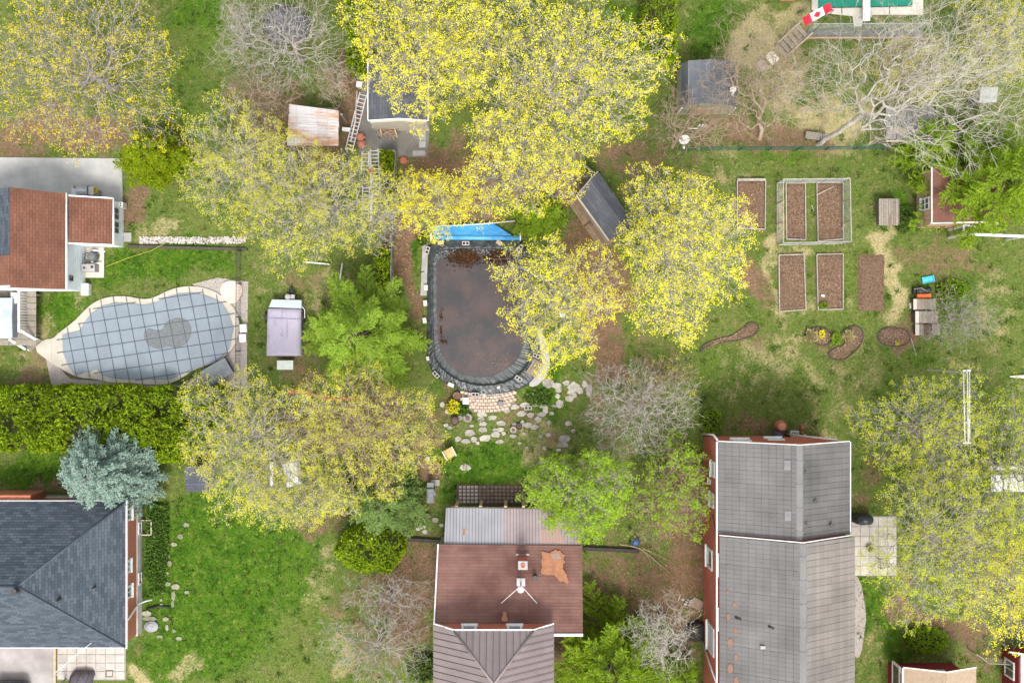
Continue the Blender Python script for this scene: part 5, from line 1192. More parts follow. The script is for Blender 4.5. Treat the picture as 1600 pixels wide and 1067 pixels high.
for x, y in ((1507, 366), (1507, 353), (1600, 369)): q = P(x, y, z); boxpart('post', (q.x, q.y, z / 2), (.1, .1, z - .08), WHITE, H)
MB().box(P(1500, 361).x + .1, P(0, 361).y, .5, .9, .5, .12).build('rail_panel', mat('pale_green_paint', (.45, .55, .50)), H)

# ---------------------------------------------------------------- garden shed at the top centre with the asphalt yard
flat('yard', [(566, 100), (560, 246), (668, 246), (672, 190), (668, 100)], -.03, .02, ASPH)
H = thing('garden_shed', 'garden shed with a dark grey shingle roof and white trim under the yellow trees', 'shed', P(620, 170))
ze, zh = 2.5, 3.05; GREYSH = brick_mat('slate_grey_shingle', (.075, .08, .095), (.105, .11, .125), (.045, .05, .06), .5, .15, .01, big=(.75, .75, .78), bigscale=1.2)
xa, xb = P(575, 0, ze).x, P(669, 0, ze).x; xm = (xa + xb) / 2 + .1; yb0 = P(0, 188, ze).y; yt0 = P(0, 92, ze).y
for xe in (xa, xb): roof_courses('roof', [(xe, yb0, ze), (xe, yt0, ze), (xm, yt0, zh), (xm, yb0, zh)], (0, 1, 0), .15, GREYSH, H, t=.08)
b = MB(); gable_wall(b, xa + .1, xb - .08, xm, yb0 - .12, yt0 - .1, ze - .08, zh - .1); b.build('wall', mat('beige_cladding', (.50, .455, .37), (.43, .39, .31), 3, .8), H)
b = MB()
for xe in (xa, xb):
    a, c = Vector((xe, yb0 - .03, ze - .02)), Vector((xm, yb0 - .03, zh - .02)); b.obox((a + c) / 2, (c - a) / 2, Vector((0, .03, 0)), Vector((0, 0, .05)))
    b.tube([(xe, yb0, ze), (xe, yt0, ze)], .035, 5)
b.build('white_trim', WHITE, H)
xd = P(612, 0).x
q = P(643, 196); t = grill('kettle_grill', 'black and silver gas grill in front of the garden shed', P(643, 197), 0, .5, .4, STEEL)
flat('stepping_slab', [(655, 210), (665, 210), (665, 220), (655, 220)], 0, .05, CONC, 'structure'); flat('stepping_slab', [(655, 221), (665, 221), (665, 231), (655, 231)], 0, .05, CONC, 'structure'); flat('stepping_slab', [(645, 236), (664, 236), (664, 244), (645, 244)], 0, .06, CONC, 'structure')
t = thing('wood_rack', 'rack heaped with split kindling in front of the garden shed', 'wood rack', P(607, 205)); rg = random.Random(3); b = MB()
for k in range(70):
    q = P(607 + rg.uniform(-13, 13), 207 + rg.uniform(-10, 9)); a = rg.uniform(0, 3.14); l = rg.uniform(.08, .2); z = rg.uniform(.25, .8); b.tube([(q.x - l * math.cos(a), q.y - l * math.sin(a), z), (q.x + l * math.cos(a), q.y + l * math.sin(a), z + rg.uniform(-.06, .06))], rg.uniform(.015, .03), 4)
o = b.build('kindling', mat('kindling', (.44, .33, .25), (.30, .17, .11), 14, .9), t); o['kind'] = 'stuff'
q = P(607, 206); b = MB()
for x, y in ((-.42, .3), (.42, .3), (-.42, -.35), (.42, -.35)): b.box(q.x + x, q.y + y, 0, .95, .06, .06)
b.build('frame', OLDWOOD, t)
b = MB(); b.tube([P(616, 199, .95), P(621, 216, .8)], .04, 6); b.tube([P(594, 196, .95), P(596, 212, .8)], .035, 6); b.build('rail', FRESHWOOD, t)
q = P(589, 198); b = MB(); b.box(q.x, q.y, 0, .5, .36, .24); b.box(q.x, q.y, .5, .55, .40, .28); b.build('cream_chest', CONCL, None, 'cream lidded chest at the left front corner of the garden shed', 'chest')
for i, (x, y, lab) in enumerate(((564, 215, 'upper orange-red sack by the long ladder'), (566, 226, 'lower orange-red sack by the long ladder'))):
    q = P(x, y); b = MB(); vs = []
    for k in range(5):
        for j in range(12): a = 6.2832 * j / 12; f = math.sin(math.pi * (.12 + .8 * k / 4)); r = .22 * f * (1 + .18 * math.sin(j * 3 + i * 2 + k)); vs.append((q.x + r * math.cos(a), q.y + r * math.sin(a), .02 + .4 * k / 4))
    b.add(vs, [(k * 12 + j, k * 12 + (j + 1) % 12, (k + 1) * 12 + (j + 1) % 12, (k + 1) * 12 + j) for k in range(4) for j in range(12)] + [tuple(range(48, 60))]); b.build('sack', mat('orange_sack', (.55, .16, .09), (.45, .24, .18), 9, .7), None, lab, 'sack', 'sacks by the ladder')
q = P(565, 123); t = thing('recycling_bin', 'dark bin with a green lid beside the garden shed', 'bin', q)
b = MB(); b.box(q.x, q.y, 0, .6, .34, .26, .3); b.build('body', mat('bin_grey', (.2, .22, .22)), t); b = MB(); b.box(q.x, q.y, .6, .65, .30, .2, .3); b.build('lid', mat('green_lid', (.02, .22, .12)), t)
q = P(563, 135); b = MB(); b.box(q.x, q.y, 0, .45, .26, .26, -.1); b.box(q.x, q.y, .45, .49, .29, .29, -.1); b.build('white_crate', mat('crate_white', (.66, .64, .68)), None, 'white square crate at the head of the long ladder', 'crate')
q = P(569, 104); b = MB(); b.box(q.x, q.y, 0, .5, .3, .5, .5); b.tube([(q.x - .2, q.y + .2, .6), (q.x + .15, q.y - .25, .6)], .03, 5); b.tube([(q.x - .05, q.y + .25, .62), (q.x + .2, q.y - .15, .62)], .03, 5); b.build('lumber_scraps', mat('grey_scraps', (.34, .31, .31)), None, 'heap of grey scrap lumber by the upper left corner of the garden shed', 'lumber')

def ladder(label, a, b_, w, n, z0=.08, z1=.08, m=ALU, group='ladders lying by the yard'):
    A, B = P(*a, z0), P(*b_, z1); d = (B - A).normalized(); s = Vector((-d.y, d.x, 0)).normalized(); t = thing('ladder', label, 'ladder', (A + B) / 2, group); L_ = (B - A).length
    for k in (-1, 1): MB().obox((A + B) / 2 + s * k * w / 2, d * L_ / 2, s * .022, Vector((0, 0, .04))).build('rail', m, t)
    ang = math.atan2(s.y, s.x)
    for k in range(n): p = A + d * L_ * (k + .5) / n; boxpart('rung', p, (w - .045, .04, .035), m, t, ang)
    return t
ladder('long aluminium ladder lying slanted beside the garden shed', (568, 146), (545, 236), .36, 15)
b = MB(); b.tube([P(558, 142, .1), P(555, 190, .1), P(548, 222, .1)], .045, 7); b.build('pipe', ALU, None, 'pale pipe lying along the left side of the long slanted ladder', 'pipe')
ladder('aluminium ladder lying upright next to the narrow cedar hedge', (585, 233), (589, 318), .36, 15)
ladder('short aluminium ladder lying left of the white pipe, partly under twigs', (572, 291), (571, 336), .34, 8)
ladder('aluminium ladder half hidden under the yellow tree, left of the sacks', (571, 238), (570, 268), .33, 5)
b = MB(); b.tube([P(578, 236, .12), P(581, 300, .12), P(580, 345, .12)], .07, 8); b.build('pipe', WHITE, None, 'long white pipe lying between two ladders', 'pipe')
q = P(580, 268); b = MB(); b.box(q.x, q.y, 0.1, .3, .25, .18, .2); b.build('toolbox', mat('red_tool', (.5, .1, .06)), None, 'small red toolbox lying between two ladders', 'toolbox')
b = MB(); b.tube([P(535, 411, .06), P(526, 474, .06)], .045, 7); b.build('pipe', WHITE, None, 'white pipe lying in the grass above the lime-green larch', 'pipe')
b = MB(); b.tube([P(474, 409, .06), P(515, 413, .06)], .04, 7); b.build('pipe', WHITE, None, 'white pipe lying level at the edge of the yellow tree', 'pipe')

# board fence beside the leaf-covered strip
F = thing('board_fence', 'weathered board fence beside the strip of dead leaves', 'fence', P(619, 360)); a, c = P(622, 243), P(612, 494); n = 56
FENCEW = mat('fence_board', (.25, .23, .21), (.16, .145, .13), 5, .9, vary=.25)
rg = random.Random(9); ang = math.atan2((c - a).y, (c - a).x)
for k in range(n):
    p = a + (c - a) * (k + .5) / n; boxpart('board', (p.x + rg.uniform(-.008, .008), p.y, .72), (.137, .03, 1.46 + rg.choice((0, .02, .04, -.03))), FENCEW, F, ang)
for k in range(6): p = a + (c - a) * k / 5; boxpart('post', (p.x - .07, p.y, .78), (.09, .09, 1.58), FENCEW, F)
for z in (.4, 1.15): boxpart('fence_rail', ((a.x + c.x) / 2 - .04, (a.y + c.y) / 2, z), ((c - a).length, .05, .09), FENCEW, F, ang)
for i, (x, y, l, lab) in enumerate(((628, 296, 1.0, 'grey plank leaning on the board fence near its upper end'), (613.5, 470, 1.35, 'grey plank lying at the lower end of the board fence'))):
    q = P(x, y); b = MB(); b.box(q.x, q.y, .02, .1, .24, l, .05); b.build('plank', OLDWOOD, None, lab, 'plank', 'loose planks by the board fence')
q = P(631, 252); b = MB(); b.lathe(q.x, q.y, [(.12, 0), (.17, .25), (.12, .26), (.10, .2)], 12); b.build('clay_pot', TERRA, None, 'orange clay pot on dead leaves near the shed yard', 'pot')

# rusty corrugated shed
H = thing('rusty_shed', 'open shed with a rusty corrugated metal roof at the edge of the yellow tree', 'shed', P(488, 197)); z0, z1 = 2.1, 2.5
CORR = mat('rusty_corrugated', (.52, .50, .50), (.40, .22, .13), 1.1, .7, stretch=(.5, 1.6, 1), lo=.44, hi=.60, detail=8, vary=.1)
A, B, C_, D_ = P(452, 163, z1), P(529, 173, z1), P(529, 228, z0), P(449, 228, z0)
roof_panels('roof_sheet', [D_, C_, B, A], (1, 0, 0), .5, 1.1, CORR, H, gap=.008, rib=.03, tilt=.012)
b = MB(); u = (C_ - D_).normalized(); v = (A - D_)
for k in range(12): f = (k + .5) / 12; b.tube([D_ + v * f + Vector((.04, 0, .035)), C_ + (B - C_) * f + Vector((-.04, 0, .035))], .022, 5)
b.build('corrugation', CORR, H)
for p in (A, B, C_, D_): boxpart('post', (p.x * .985, p.y * .985, p.z / 2 - .05), (.1, .1, p.z - .12), OLDWOOD, H)
MB().box((A.x + B.x) / 2, A.y - .15, .1, z1 - .35, 2.2, .06).build('back_wall', OLDWOOD, H)
q = P(543, 205); b = MB(); b.box(q.x, q.y, .3, .55, .4, .18, -.1); b.build('white_box', WHITE, None, 'small white box between the rusty shed and the long ladder', 'box')

# dark gambrel shed
H = thing('gambrel_shed', 'shed with a black gambrel roof and a sage front under bare branches', 'shed', P(1108, 150)); z0, z1, z2 = 2.0, 2.7, 3.0
DARKF = mat('black_roll_roofing', (.075, .082, .095), (.125, .135, .155), 1.1, .6, stretch=(2, .5, 1))
yt, yb_ = P(0, 100, z0).y, P(0, 168, z0).y; X0, X1, X2, X3, X4 = P(1064, 0, z0).x, P(1076, 0, z1).x, P(1110, 0, z2).x, P(1138, 0, z1).x, P(1151, 0, z0).x
yy = lambda z, y: y
pr = [(X0, z0), (X1, z1), (X2, z2), (X3, z1), (X4, z0)]
for (xa_, za_), (xb_, zb_) in zip(pr[:-1], pr[1:]): roof_courses('roof', [(xa_, yb_, za_), (xa_, yt, za_), (xb_, yt, zb_), (xb_, yb_, zb_)], (0, 1, 0), .55, DARKF, H, lift=.01, t=.06)
b = MB(); w = [(x + (.05 if i < 2 else -.05), z - .07) for i, (x, z) in enumerate(pr)]
for y in (yb_ + .05, yt - .05): pass
n = len(w); vs = [(x, yb_ + .02, z) for x, z in w] + [(w[-1][0], yb_ + .02, -.1), (w[0][0], yb_ + .02, -.1)] + [(x, yt - .03, z) for x, z in w] + [(w[-1][0], yt - .03, -.1), (w[0][0], yt - .03, -.1)]
b.add(vs, [tuple(range(7))[::-1], tuple(range(7, 14))] + [(i, (i + 1) % 7, 7 + (i + 1) % 7, 7 + i) for i in range(7)]); b.build('wall', mat('sage_cladding', (.36, .355, .27), (.29, .285, .21), 3, .85), H)
b = MB(); a, c = Vector((X1, yt, z1 + .01)), Vector((X1, yb_, z1 + .01)); b.tube([a, c], .02, 4); b.build('edge_strip', STEEL, H)
MB().box((X0 + X4) / 2 - .2, yb_ - .02, 0, 1.7, 1.2, .05).build('door', mat('rust_door', (.42, .2, .11), (.34, .30, .22), 4, .8), H)
b = MB(); b.box(X4 - .05, yb_ - .0, .1, 1.95, .06, .07); b.box(X0 + .05, yb_ - .0, .1, 1.95, .06, .07); b.build('corner_trim', WHITE, H)
def dish(label, x, y, z, r, tilt):
    q = P(x, y, z); t = thing('satellite_dish', label, 'satellite dish', (q.x, q.y, max(0, z - .6))); b = MB(); prof = [(r * k / 5, z + .10 * (k / 5) ** 2 * r / .3) for k in range(1, 6)] + [(r * .97, z + .09 * r / .3)]
    b.lathe(q.x, q.y, prof, 16, .85, tilt); b.build('reflector', WHITE, t); b = MB(); b.tube([(q.x, q.y, max(0, z - .6)), (q.x, q.y, z + .02)], .03, 6); b.build('mast', STEEL, t)
    b = MB(); b.tube([(q.x, q.y, z), (q.x - .05, q.y - r * 1.5, z + .22)], .015, 5); b.box(q.x - .05, q.y - r * 1.5, z + .2, z + .28, .1, .12); b.build('feed_arm', WHITE, t); return t
dish('white satellite dish on the edge of the black gambrel roof', 1145, 141, 2.9, .17, .5)
dish('white satellite dish on a short post left below the sage shed front', 1069, 219, 1.0, .27, .4)
q = P(797, 235, 3.0); dish('white satellite dish showing through the yellow trees', 797, 235, 2.6, .18, .2)
for i, x in enumerate((1091, 1096, 1101)):
    q = P(x, 198); b = MB(); b.lathe(q.x, q.y, [(.05, 0), (.05, .5), (.03, .52)], 9, 1); b.build('white_stake', WHITE, None, ('left', 'middle', 'right')[i] + ' one of three white stakes before the sage shed', 'stake', 'white stakes before the sage shed')
b = MB(); b.tube([P(1075, 201, .1), P(1090, 201, .1)], .025, 5); b.build('pipe', WHITE, None, 'short white pipe left of the white stakes', 'pipe')

# diagonal shed with its board deck
H = thing('diagonal_shed', 'shed with a slate-grey roof set at an angle above a brown plank deck', 'shed', P(945, 325)); z0, z1 = 2.3, 2.75
a, b1, c1, d1 = P(901, 306, z0), P(952, 376, z0), P(992, 352, z0), P(934, 268, z0)
m0, m1_ = a * .35 + d1 * .65, b1 * .35 + c1 * .65; m0.z = m1_.z = z1; dd = (b1 - a).normalized()
for p, q in ((a, b1), (d1, c1)): roof_courses('roof', [p, q, m1_, m0], dd, .15, GREYSH, H, t=.07)
b = MB(); cq = (a + b1 + c1 + d1) / 4; ins = lambda p: (cq.x + (p.x - cq.x) * .9, cq.y + (p.y - cq.y) * .93, 0); b.prism([ins(p) for p in (a, b1, c1, d1)], -.1, 2.2); b.build('wall', mat('taupe_cladding', (.46, .40, .31)), H)
b = MB(); b.tube([a, b1], .045, 5); b.tube([a, m0], .03, 4); b.tube([m0, d1], .03, 4); b.build('fascia', mat('cream_trim', (.52, .45, .35)), H)
D = thing('plank_deck', 'brown plank deck along the angled slate-roofed shed', 'deck', P(920, 345)); e0, e1, f1, f0 = P(886, 316), P(938, 392), P(960, 384), P(904, 308)
ux = (e1 - e0).normalized(); ang = math.atan2(ux.y, ux.x); nrm = Vector((-ux.y, ux.x, 0)); 
if nrm.dot(f0 - e0) < 0: nrm = -nrm
W = .98; L_ = (e1 - e0).length
for k in range(7):
    for j in range(2): p = e0 + nrm * (W * (k + .5) / 7) + ux * L_ * (.25 + .5 * j + (.01 if j else -.01)); boxpart('plank', (p.x, p.y, .22), (L_ * .49, W / 7 - .012, .04), DECKWOOD, D, ang)
b = MB(); c = e0 + ux * L_ / 2 + nrm * W / 2; b.box(c.x, c.y, -.02, .19, L_ * .97, W * .94, ang); b.build('joists', M_DARKW, D)
b = MB(); b.tube([P(912, 258, 2.2), P(932, 274, 2.2)], .05, 5); b.tube([P(915, 280, 1.0), P(926, 272, 1.0)], .05, 4); b.build('lumber', OLDWOOD, None, 'grey boards propped at the upper end of the angled shed', 'lumber')
q = P(893, 303); b = MB(); b.box(q.x, q.y, 0, .16, .18, .16, .4); b.build('pale_stone', STONE, None, 'pale block on bare soil at the upper corner of the angled shed', 'stone')
# ---------------------------------------------------------------- tarp-covered pool
TARP = mat('black_green_tarp', (.030, .037, .038), (.056, .065, .066), 2.5, .4, spec=.5)
WATER = mat('murky_pool_water', (.062, .042, .036), (.028, .026, .027), .8, .18, spec=.5, detail=6, lo=.40, hi=.62)  # brown is the water's own; dark mottling painted in for tree reflections
outer = [(674,375),(700,373),(740,373),(780,373),(812,373),(822,382),(830,420),(835,470),(838,510),(844,540),(848,562),(842,582),(828,600),(808,610),(785,615),(758,617),(730,612),(705,603),(686,593),(672,577),(668,556),(668,520),(667,480),(668,430),(670,395)]
inner = [(687,391),(705,389),(740,388),(780,389),(808,390),(815,397),(820,430),(823,470),(826,510),(829,540),(830,556),(822,574),(810,586),(792,596),(772,601),(750,602),(728,598),(708,590),(692,577),(681,563),(678,550),(677,520),(676,480),(676,430),(677,400)]
PT = thing('tarp_pool', 'pool of murky brown water held by a wrinkled black tarp', 'pool', P(755, 495))
oo, ii_ = smooth_poly(outer, 4), smooth_poly(inner, 4); n = len(oo); vs = []; rgt = np.random.default_rng(6)
GS = [0, .06, .16, .28, .40, .52, .64, .76, .88, .98, 1.02, 1.06, 1.16, 1.30, 1.48, 1.75]; K = len(GS) - 1
PER = np.array([2 * math.pi * k / n for k in (17, 29, 41, 61, 83, 113)]); AM = np.array([.8, 1, 1, .9, .8, .7]); PH = rgt.uniform(0, 6.28, 6); SH = rgt.uniform(-5, 5, 6)
for k, g in enumerate(GS):
    for j in range(n):
        ox, oy = oo[j]; ix, iy = ii_[j]; gg = g if g < 1 else 1 + (g - 1) * (1.15 if oy > 545 else 1.0); w = P(ox + (ix - ox) * gg, oy + (iy - oy) * gg)
        s_ = float((AM * np.sin(PER * j + PH + SH * g)).sum()) / 2.6; ridge = (1 - min(1.0, abs(s_) * 1.5)) ** 1.4
        z = .015 if k == 0 else (.10 + .15 * g if g < 1 else max(.245 - .155 * min(1, (g - 1) / .05), .09 - .075 * (g - 1.05)))
        amp = 0 if k == 0 else (.085 if oy > 545 or oy < 392 else .05) * (1 if g < 1.1 else max(.15, 1.4 - g * .8))
        vs.append((w.x + (.02 * s_ if k else 0), w.y + (.014 * s_ if k else 0), z + ridge * amp))
b = MB(); b.add(vs, [(k * n + j, k * n + (j + 1) % n, (k + 1) * n + (j + 1) % n, (k + 1) * n + j) for k in range(K) for j in range(n)], True); b.build('tarp', TARP, PT)
b = MB(); b.prism(poly_px([(688 + (x - 755) * 0 + (x - 688) * 1.0, y) for x, y in [(682,392),(815,391),(822,430),(828,540),(826,560),(812,583),(790,597),(762,602),(738,601),(712,592),(692,578),(680,560),(677,500),(677,420)]]), 0, .055); b.build('water', WATER, PT)
flat('pool_kerb', [(661, 371), (669, 371), (667, 462), (657, 462)], -.02, .11, CONC, 'structure')
flat('pool_kerb', smooth_poly([(832, 506), (842, 512), (852, 530), (859, 553), (859, 575), (850, 592), (836, 605), (824, 602), (838, 585), (845, 562), (840, 536)], 1), -.02, .11, CONC, 'structure')
def litter(name, label, px, py, sx, sy, n, z, parent=None, cat=None, seed=1, size=(.06, .13)):
    rg = np.random.default_rng(seed); x = px + rg.normal(size=n) * sx; y = py + rg.normal(size=n) * sy
    C = np.stack([(x - 800) * PX, (533.5 - y) * PX, z + rg.uniform(.005, .05, n)], -1); org = np.array(root_loc(parent)) if parent else np.zeros(3)
    o = leaf_mesh(name, cards(C - org, rg.uniform(*size, n), 1.5, .8, rg), M_DRYLEAF, parent); return tags(o, label, cat, None, 'stuff')
M_DRYD = leaf_mat('wet_leaf', [(.04, .02, .011), (.065, .032, .016), (.022, .012, .008), (.12, .06, .03)], .05)
o = litter('drowned_leaves', None, 727, 402, 13, 7, 900, .10, PT, None, 2); o.data.materials[0] = M_DRYD
o = litter('drowned_leaves', None, 780, 401, 10, 6, 600, .10, PT, None, 3); o.data.materials[0] = M_DRYD
for i, (x, y, sx, sy, n_) in enumerate(((690, 493, 1.2, 4, 40), (689, 515, .8, 4, 30), (694, 533, 2.5, 2.5, 60), (690, 522, 1, 3, 24))):
    o = litter('drowned_leaves', None, x, y, sx, sy, n_, .055, PT, None, 20 + i, (.05, .1)); o.data.materials[0] = M_DRYD
o = litter('floating_grit', None, 783, 570, 13, 10, 130, .053, PT, None, 31, (.02, .05)); o.data.materials[0] = leaf_mat('grit_leaf', [(.30, .17, .10), (.36, .22, .10), (.25, .2, .08)], 0)
o = litter('floating_grit', None, 750, 480, 34, 55, 80, .053, PT, None, 32, (.02, .045)); o.data.materials[0] = leaf_mat('pale_speck', [(.34, .27, .2), (.12, .08, .05), (.28, .2, .13)], 0)
# weights round the tarp
BLK = mat('cinder_block', (.52, .50, .47), (.42, .40, .38), 9, .95, vary=.08, bump=.4)
def cinder(x, y, rz, label, z=.17):
    q = P(x, y); t = thing('cinder_block', label, 'cinder block', (q.x, q.y, z), 'cinder blocks weighing down the tarp'); t.rotation_euler = (0, 0, 0)
    c, s = math.cos(rz), math.sin(rz); b = MB()
    for a, d, sx, sy in ((0, .08, .36, .03), (0, -.08, .36, .03), (-.165, 0, .03, .13), (0, 0, .035, .13), (.165, 0, .03, .13)): b.box(q.x + a * c - d * s, q.y + a * s + d * c, z, z + .15, sx, sy, rz)
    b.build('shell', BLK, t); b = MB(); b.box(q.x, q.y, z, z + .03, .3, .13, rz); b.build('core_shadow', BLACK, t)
for x, y, rz, lab in ((728, 381, 0, 'cinder block in the middle of the upper tarp edge'), (668.5, 392, 1.3, 'cinder block at the upper left corner of the tarp'), (812, 389, .9, 'cinder block at the upper right corner of the tarp, under yellow twigs'),
                      (682, 585, -.8, 'cinder block at the lower left bend of the tarp'), (810, 591, -.6, 'cinder block near the brown bench on the tarp'), (838, 556, -.5, 'cinder block where the tarp meets the pale kerb'), (743, 616, -.05, 'cinder block at the bottom of the tarp above the brick paving'),
                      (825, 637, 0, 'cinder block lying among the stones right of the brick paving')):
    cinder(x, y, rz, lab, .24 if y < 630 else .03)
PAVE = mat('flat_paver', (.60, .57, .50), (.50, .47, .42), 4, .9, vary=.06)
for x, y, rz, w, d, m, lab in ((689, 380, .12, .30, .20, FRESHWOOD, 'left tan block on the upper tarp edge'), (780, 380, -.5, .30, .20, FRESHWOOD, 'right tan block on the upper tarp edge'), (666, 450, 0, .19, .27, PAVE, 'uppermost pale paver on the left tarp edge'),
                               (665, 474, .1, .18, .28, PAVE, 'middle pale paver on the left tarp edge'), (664, 501, .2, .18, .27, PAVE, 'lowest pale paver on the left tarp edge'), (705, 601, -.4, .31, .18, PAVE, 'pale paver lying on the lower tarp curve left of the bottom'),
                               (779, 605, .5, .16, .10, PAVE, 'small pale chip of paver on the lower tarp edge'), (669, 560, .2, .14, .2, PAVE, 'small paver at the left end of the tarp curve')):
    q = P(x, y); b = MB(); b.box(q.x, q.y, .20, .30, w, d, rz); b.build('paver_weight', m, None, lab, 'paver', 'pavers weighing down the tarp')
q = P(835, 575); t = thing('bench', 'low brown slatted bench lying on the right of the tarp', 'bench', (q.x, q.y, .2)); an = math.radians(58)
u = Vector((math.cos(an), math.sin(an), 0)); w = Vector((-u.y, u.x, 0))
for k in range(4): boxpart('slat', q + w * (-.2 + k * .135) + Vector((0, 0, .38)), (.82, .115, .035), mat('bench_brown', (.24, .185, .145), (.19, .145, .11), 4, .7), t, an)
for a in (-.32, .32): MB().obox(q + u * a + Vector((0, 0, .27)), u * .03, w * .24, Vector((0, 0, .09))).build('leg', MATS['bench_brown'], t)
q = P(756, 612); b = MB(); rr = [(q.x + .10 * math.cos(6.2832 * i / 14), q.y + .10 * math.sin(6.2832 * i / 14), .2) for i in range(15)]; b.tube(rr, .018, 5); b.build('hose_ring', mat('pale_blue_hose', (.35, .45, .52)), None, 'small pale blue hose ring on the bottom edge of the tarp', 'hose')
q = P(757, 618); b = MB(); b.box(q.x, q.y, .02, .1, .12, .12, .4); b.build('stone_chip', CONCL, None, 'pale stone chip just under the blue hose ring', 'stone')
# solar blanket on its reel
t = thing('blanket_reel', 'reel with a bright blue solar blanket along the top of the tarp pool', 'pool reel', P(744, 362))
BLUE = mat('solar_blue', (.035, .21, .48), (.07, .33, .62), 1.2, .4, spec=.5, stretch=(1, 2.5, 1))
b = MB(); b.tube([P(676, 371, .32), P(812, 372, .32)], .12, 14); b.build('blanket_roll', mat('roll_blue', (.12, .36, .60), (.06, .28, .55), 2, .35), t)
vs = []; nx_, ny_ = 26, 7
for j in range(ny_ + 1):
    for i in range(nx_ + 1):
        f, g = i / nx_, j / ny_; xl, xr_ = 677, 800 - 32 * g; yb2, yt2 = 369, 353 - 5 * f
        q = P(xl + (xr_ - xl) * f, yb2 + (yt2 - yb2) * g, 0); vs.append((q.x, q.y, .34 - .12 * g + .025 * math.sin(i * 1.1 + j * .7) * math.sin(j * .9 + i * .25)))
b = MB(); b.add(vs, [(j * (nx_ + 1) + i, j * (nx_ + 1) + i + 1, (j + 1) * (nx_ + 1) + i + 1, (j + 1) * (nx_ + 1) + i) for j in range(ny_) for i in range(nx_)], True); b.build('blanket', BLUE, t)
for x in (674, 813): q = P(x, 371); MB().box(q.x, q.y, 0, .42, .06, .36).build('stand', WHITE, t)
b = MB(); b.tube([P(673, 354, .3), P(740, 351, .3), P(805, 345.5, .3)], .025, 6); b.build('white_pole', WHITE, t)
b = MB(); b.tube([P(656, 425, .13), P(659, 425.5, .16), P(663, 424, .13)], .02, 5); b.build('black_hook', BLACK, None, 'small black hook on the left pool kerb', 'hook')

# ---------------------------------------------------------------- paving, stones and pots below the tarp pool
PB = thing('brick_terrace', 'x', 'x', P(755, 630)); PB['kind'] = 'structure'; del PB['category']; del PB['label']
BRK = mat('cream_brick', (.52, .42, .34), (.42, .33, .26), 3, .9, vary=.12, bump=.25)
MB().prism(poly_px([(722, 612), (760, 617), (800, 609), (806, 632), (790, 640), (738, 644), (728, 634)]), -.03, .012).build('bedding', mat('bedding_sand', (.22, .17, .13)), PB)
rg = random.Random(12)
for r in range(6):
    for k in range(14):
        x = 722 + k * 6.1 + (3 if r % 2 else 0); y = 614 + r * 5.2 + .0035 * -(x - 758) ** 2 + 2 + (1.5 if x < 740 else 0)
        if x < 722 + max(0, r - 2) * 6 or x > 806 - max(0, r - 3) * 6: continue
        tl = .12 * (x - 758) / 50; w_, h_ = 5.3, 4.4; pts = [(x - w_ / 2, y - h_ / 2 + tl), (x + w_ / 2, y - h_ / 2 - tl), (x + w_ / 2, y + h_ / 2 - tl), (x - w_ / 2, y + h_ / 2 + tl)]
        tiles('brick', poly_px(pts), BRK, PB, 0, .045 + rg.uniform(0, .012))
PG = thing('lattice_paving', 'x', 'x', P(768, 772)); PG['kind'] = 'structure'; del PG['category']; del PG['label']
MB().prism(poly_px([(714, 756), (822, 758), (826, 790), (712, 788)]), -.03, .01).build('bedding', mat('damp_soil', (.10, .075, .055)), PG)
BR1 = mat('pale_paver_brick', (.50, .42, .36), (.40, .33, .28), 3, .9, vary=.12); BR2 = mat('dusky_paver_brick', (.26, .195, .155), (.20, .145, .115), 3, .9, vary=.14)
for i in range(17):
    for j in range(5):
        x, y = 717 + i * 6.2, 758.5 + j * 5.7; tiles('brick', poly_px([(x, y), (x + 4.6, y + .1), (x + 4.6, y + 4.2), (x, y + 4.1)]), BR1 if i < 5 else BR2, PG, 0, .04 + rg.uniform(0, .012))
SP = thing('stone_path', 'x', 'x', P(790, 650)); SP['kind'] = 'structure'; del SP['category']; del SP['label']
stones = [(857,599,9,7),(870,602,6,5),(897,606,10,8),(885,598,5,4),(913,600,4,5),(906,611,5,5),(921,609,5,9),(873,610,5,4),(890,613,4,3),(872,619,4,4),(897,617,4,4),(890,622,8,5),(874,631,6,6),(852,640,4,7),(846,647,7,4),(862,646,4,3),
  (820,633,8,4),(836,632,6,3),(848,634,7,3),(866,634,5,2),(804,636,6,4),(792,641,6,4),(815,646,7,5),(829,648,6,4),(841,655,5,4),(826,664,7,5),(816,662,4,5),(835,667,6,4),(804,664,4,4),(858,660,3,3),
  (753,647,7,4),(769,652,7,4),(752,655,8,3.5),(755,662,7,3.5),(782,661,7,3.5),(754,671,7,5),(733,676,8,6),(782,671,6,3.5),(773,671,3.5,2.5),(787,677,3.5,2.5),(775,679,7,5),(758,684,9,4.5),(727,689,8,3.5),(740,686,5,5),(747,692,3,3),(781,690,6,3.5),
  (715,686,5,4),(703,668,4,3),(737,665,4,2),(718,653,4,3),(697,664,4,3),(812,692,3,2),(824,699,3,2),(818,677,3,2),(851,700,3,3),(888,661,5,4),(882,685,10,5),(880,695,9,4),(856,679,4,3),(873,703,4,2),(896,673,3,3),(727,730,9,4.5),(668,716,4,3),(846,722,5,3),
  (802,681,5,3),(845,682,4,3),(691,632,4,4),(699,643,4,3),(661,385,3,3)]
rgs = random.Random(21)
for x, y, rx, ry in stones:
    k = rgs.choice((5, 6, 6, 7)); a0 = rgs.uniform(0, 6.28)
    pts = [(x + rx * 1.22 * math.cos(a0 + 6.2832 * i / k) * rgs.uniform(.72, 1.15), y + ry * 1.25 * math.sin(a0 + 6.2832 * i / k) * rgs.uniform(.72, 1.15)) for i in range(k)]
    tiles('stone', poly_px(pts), STONE, SP, -.02, .035 + rgs.uniform(0, .02))
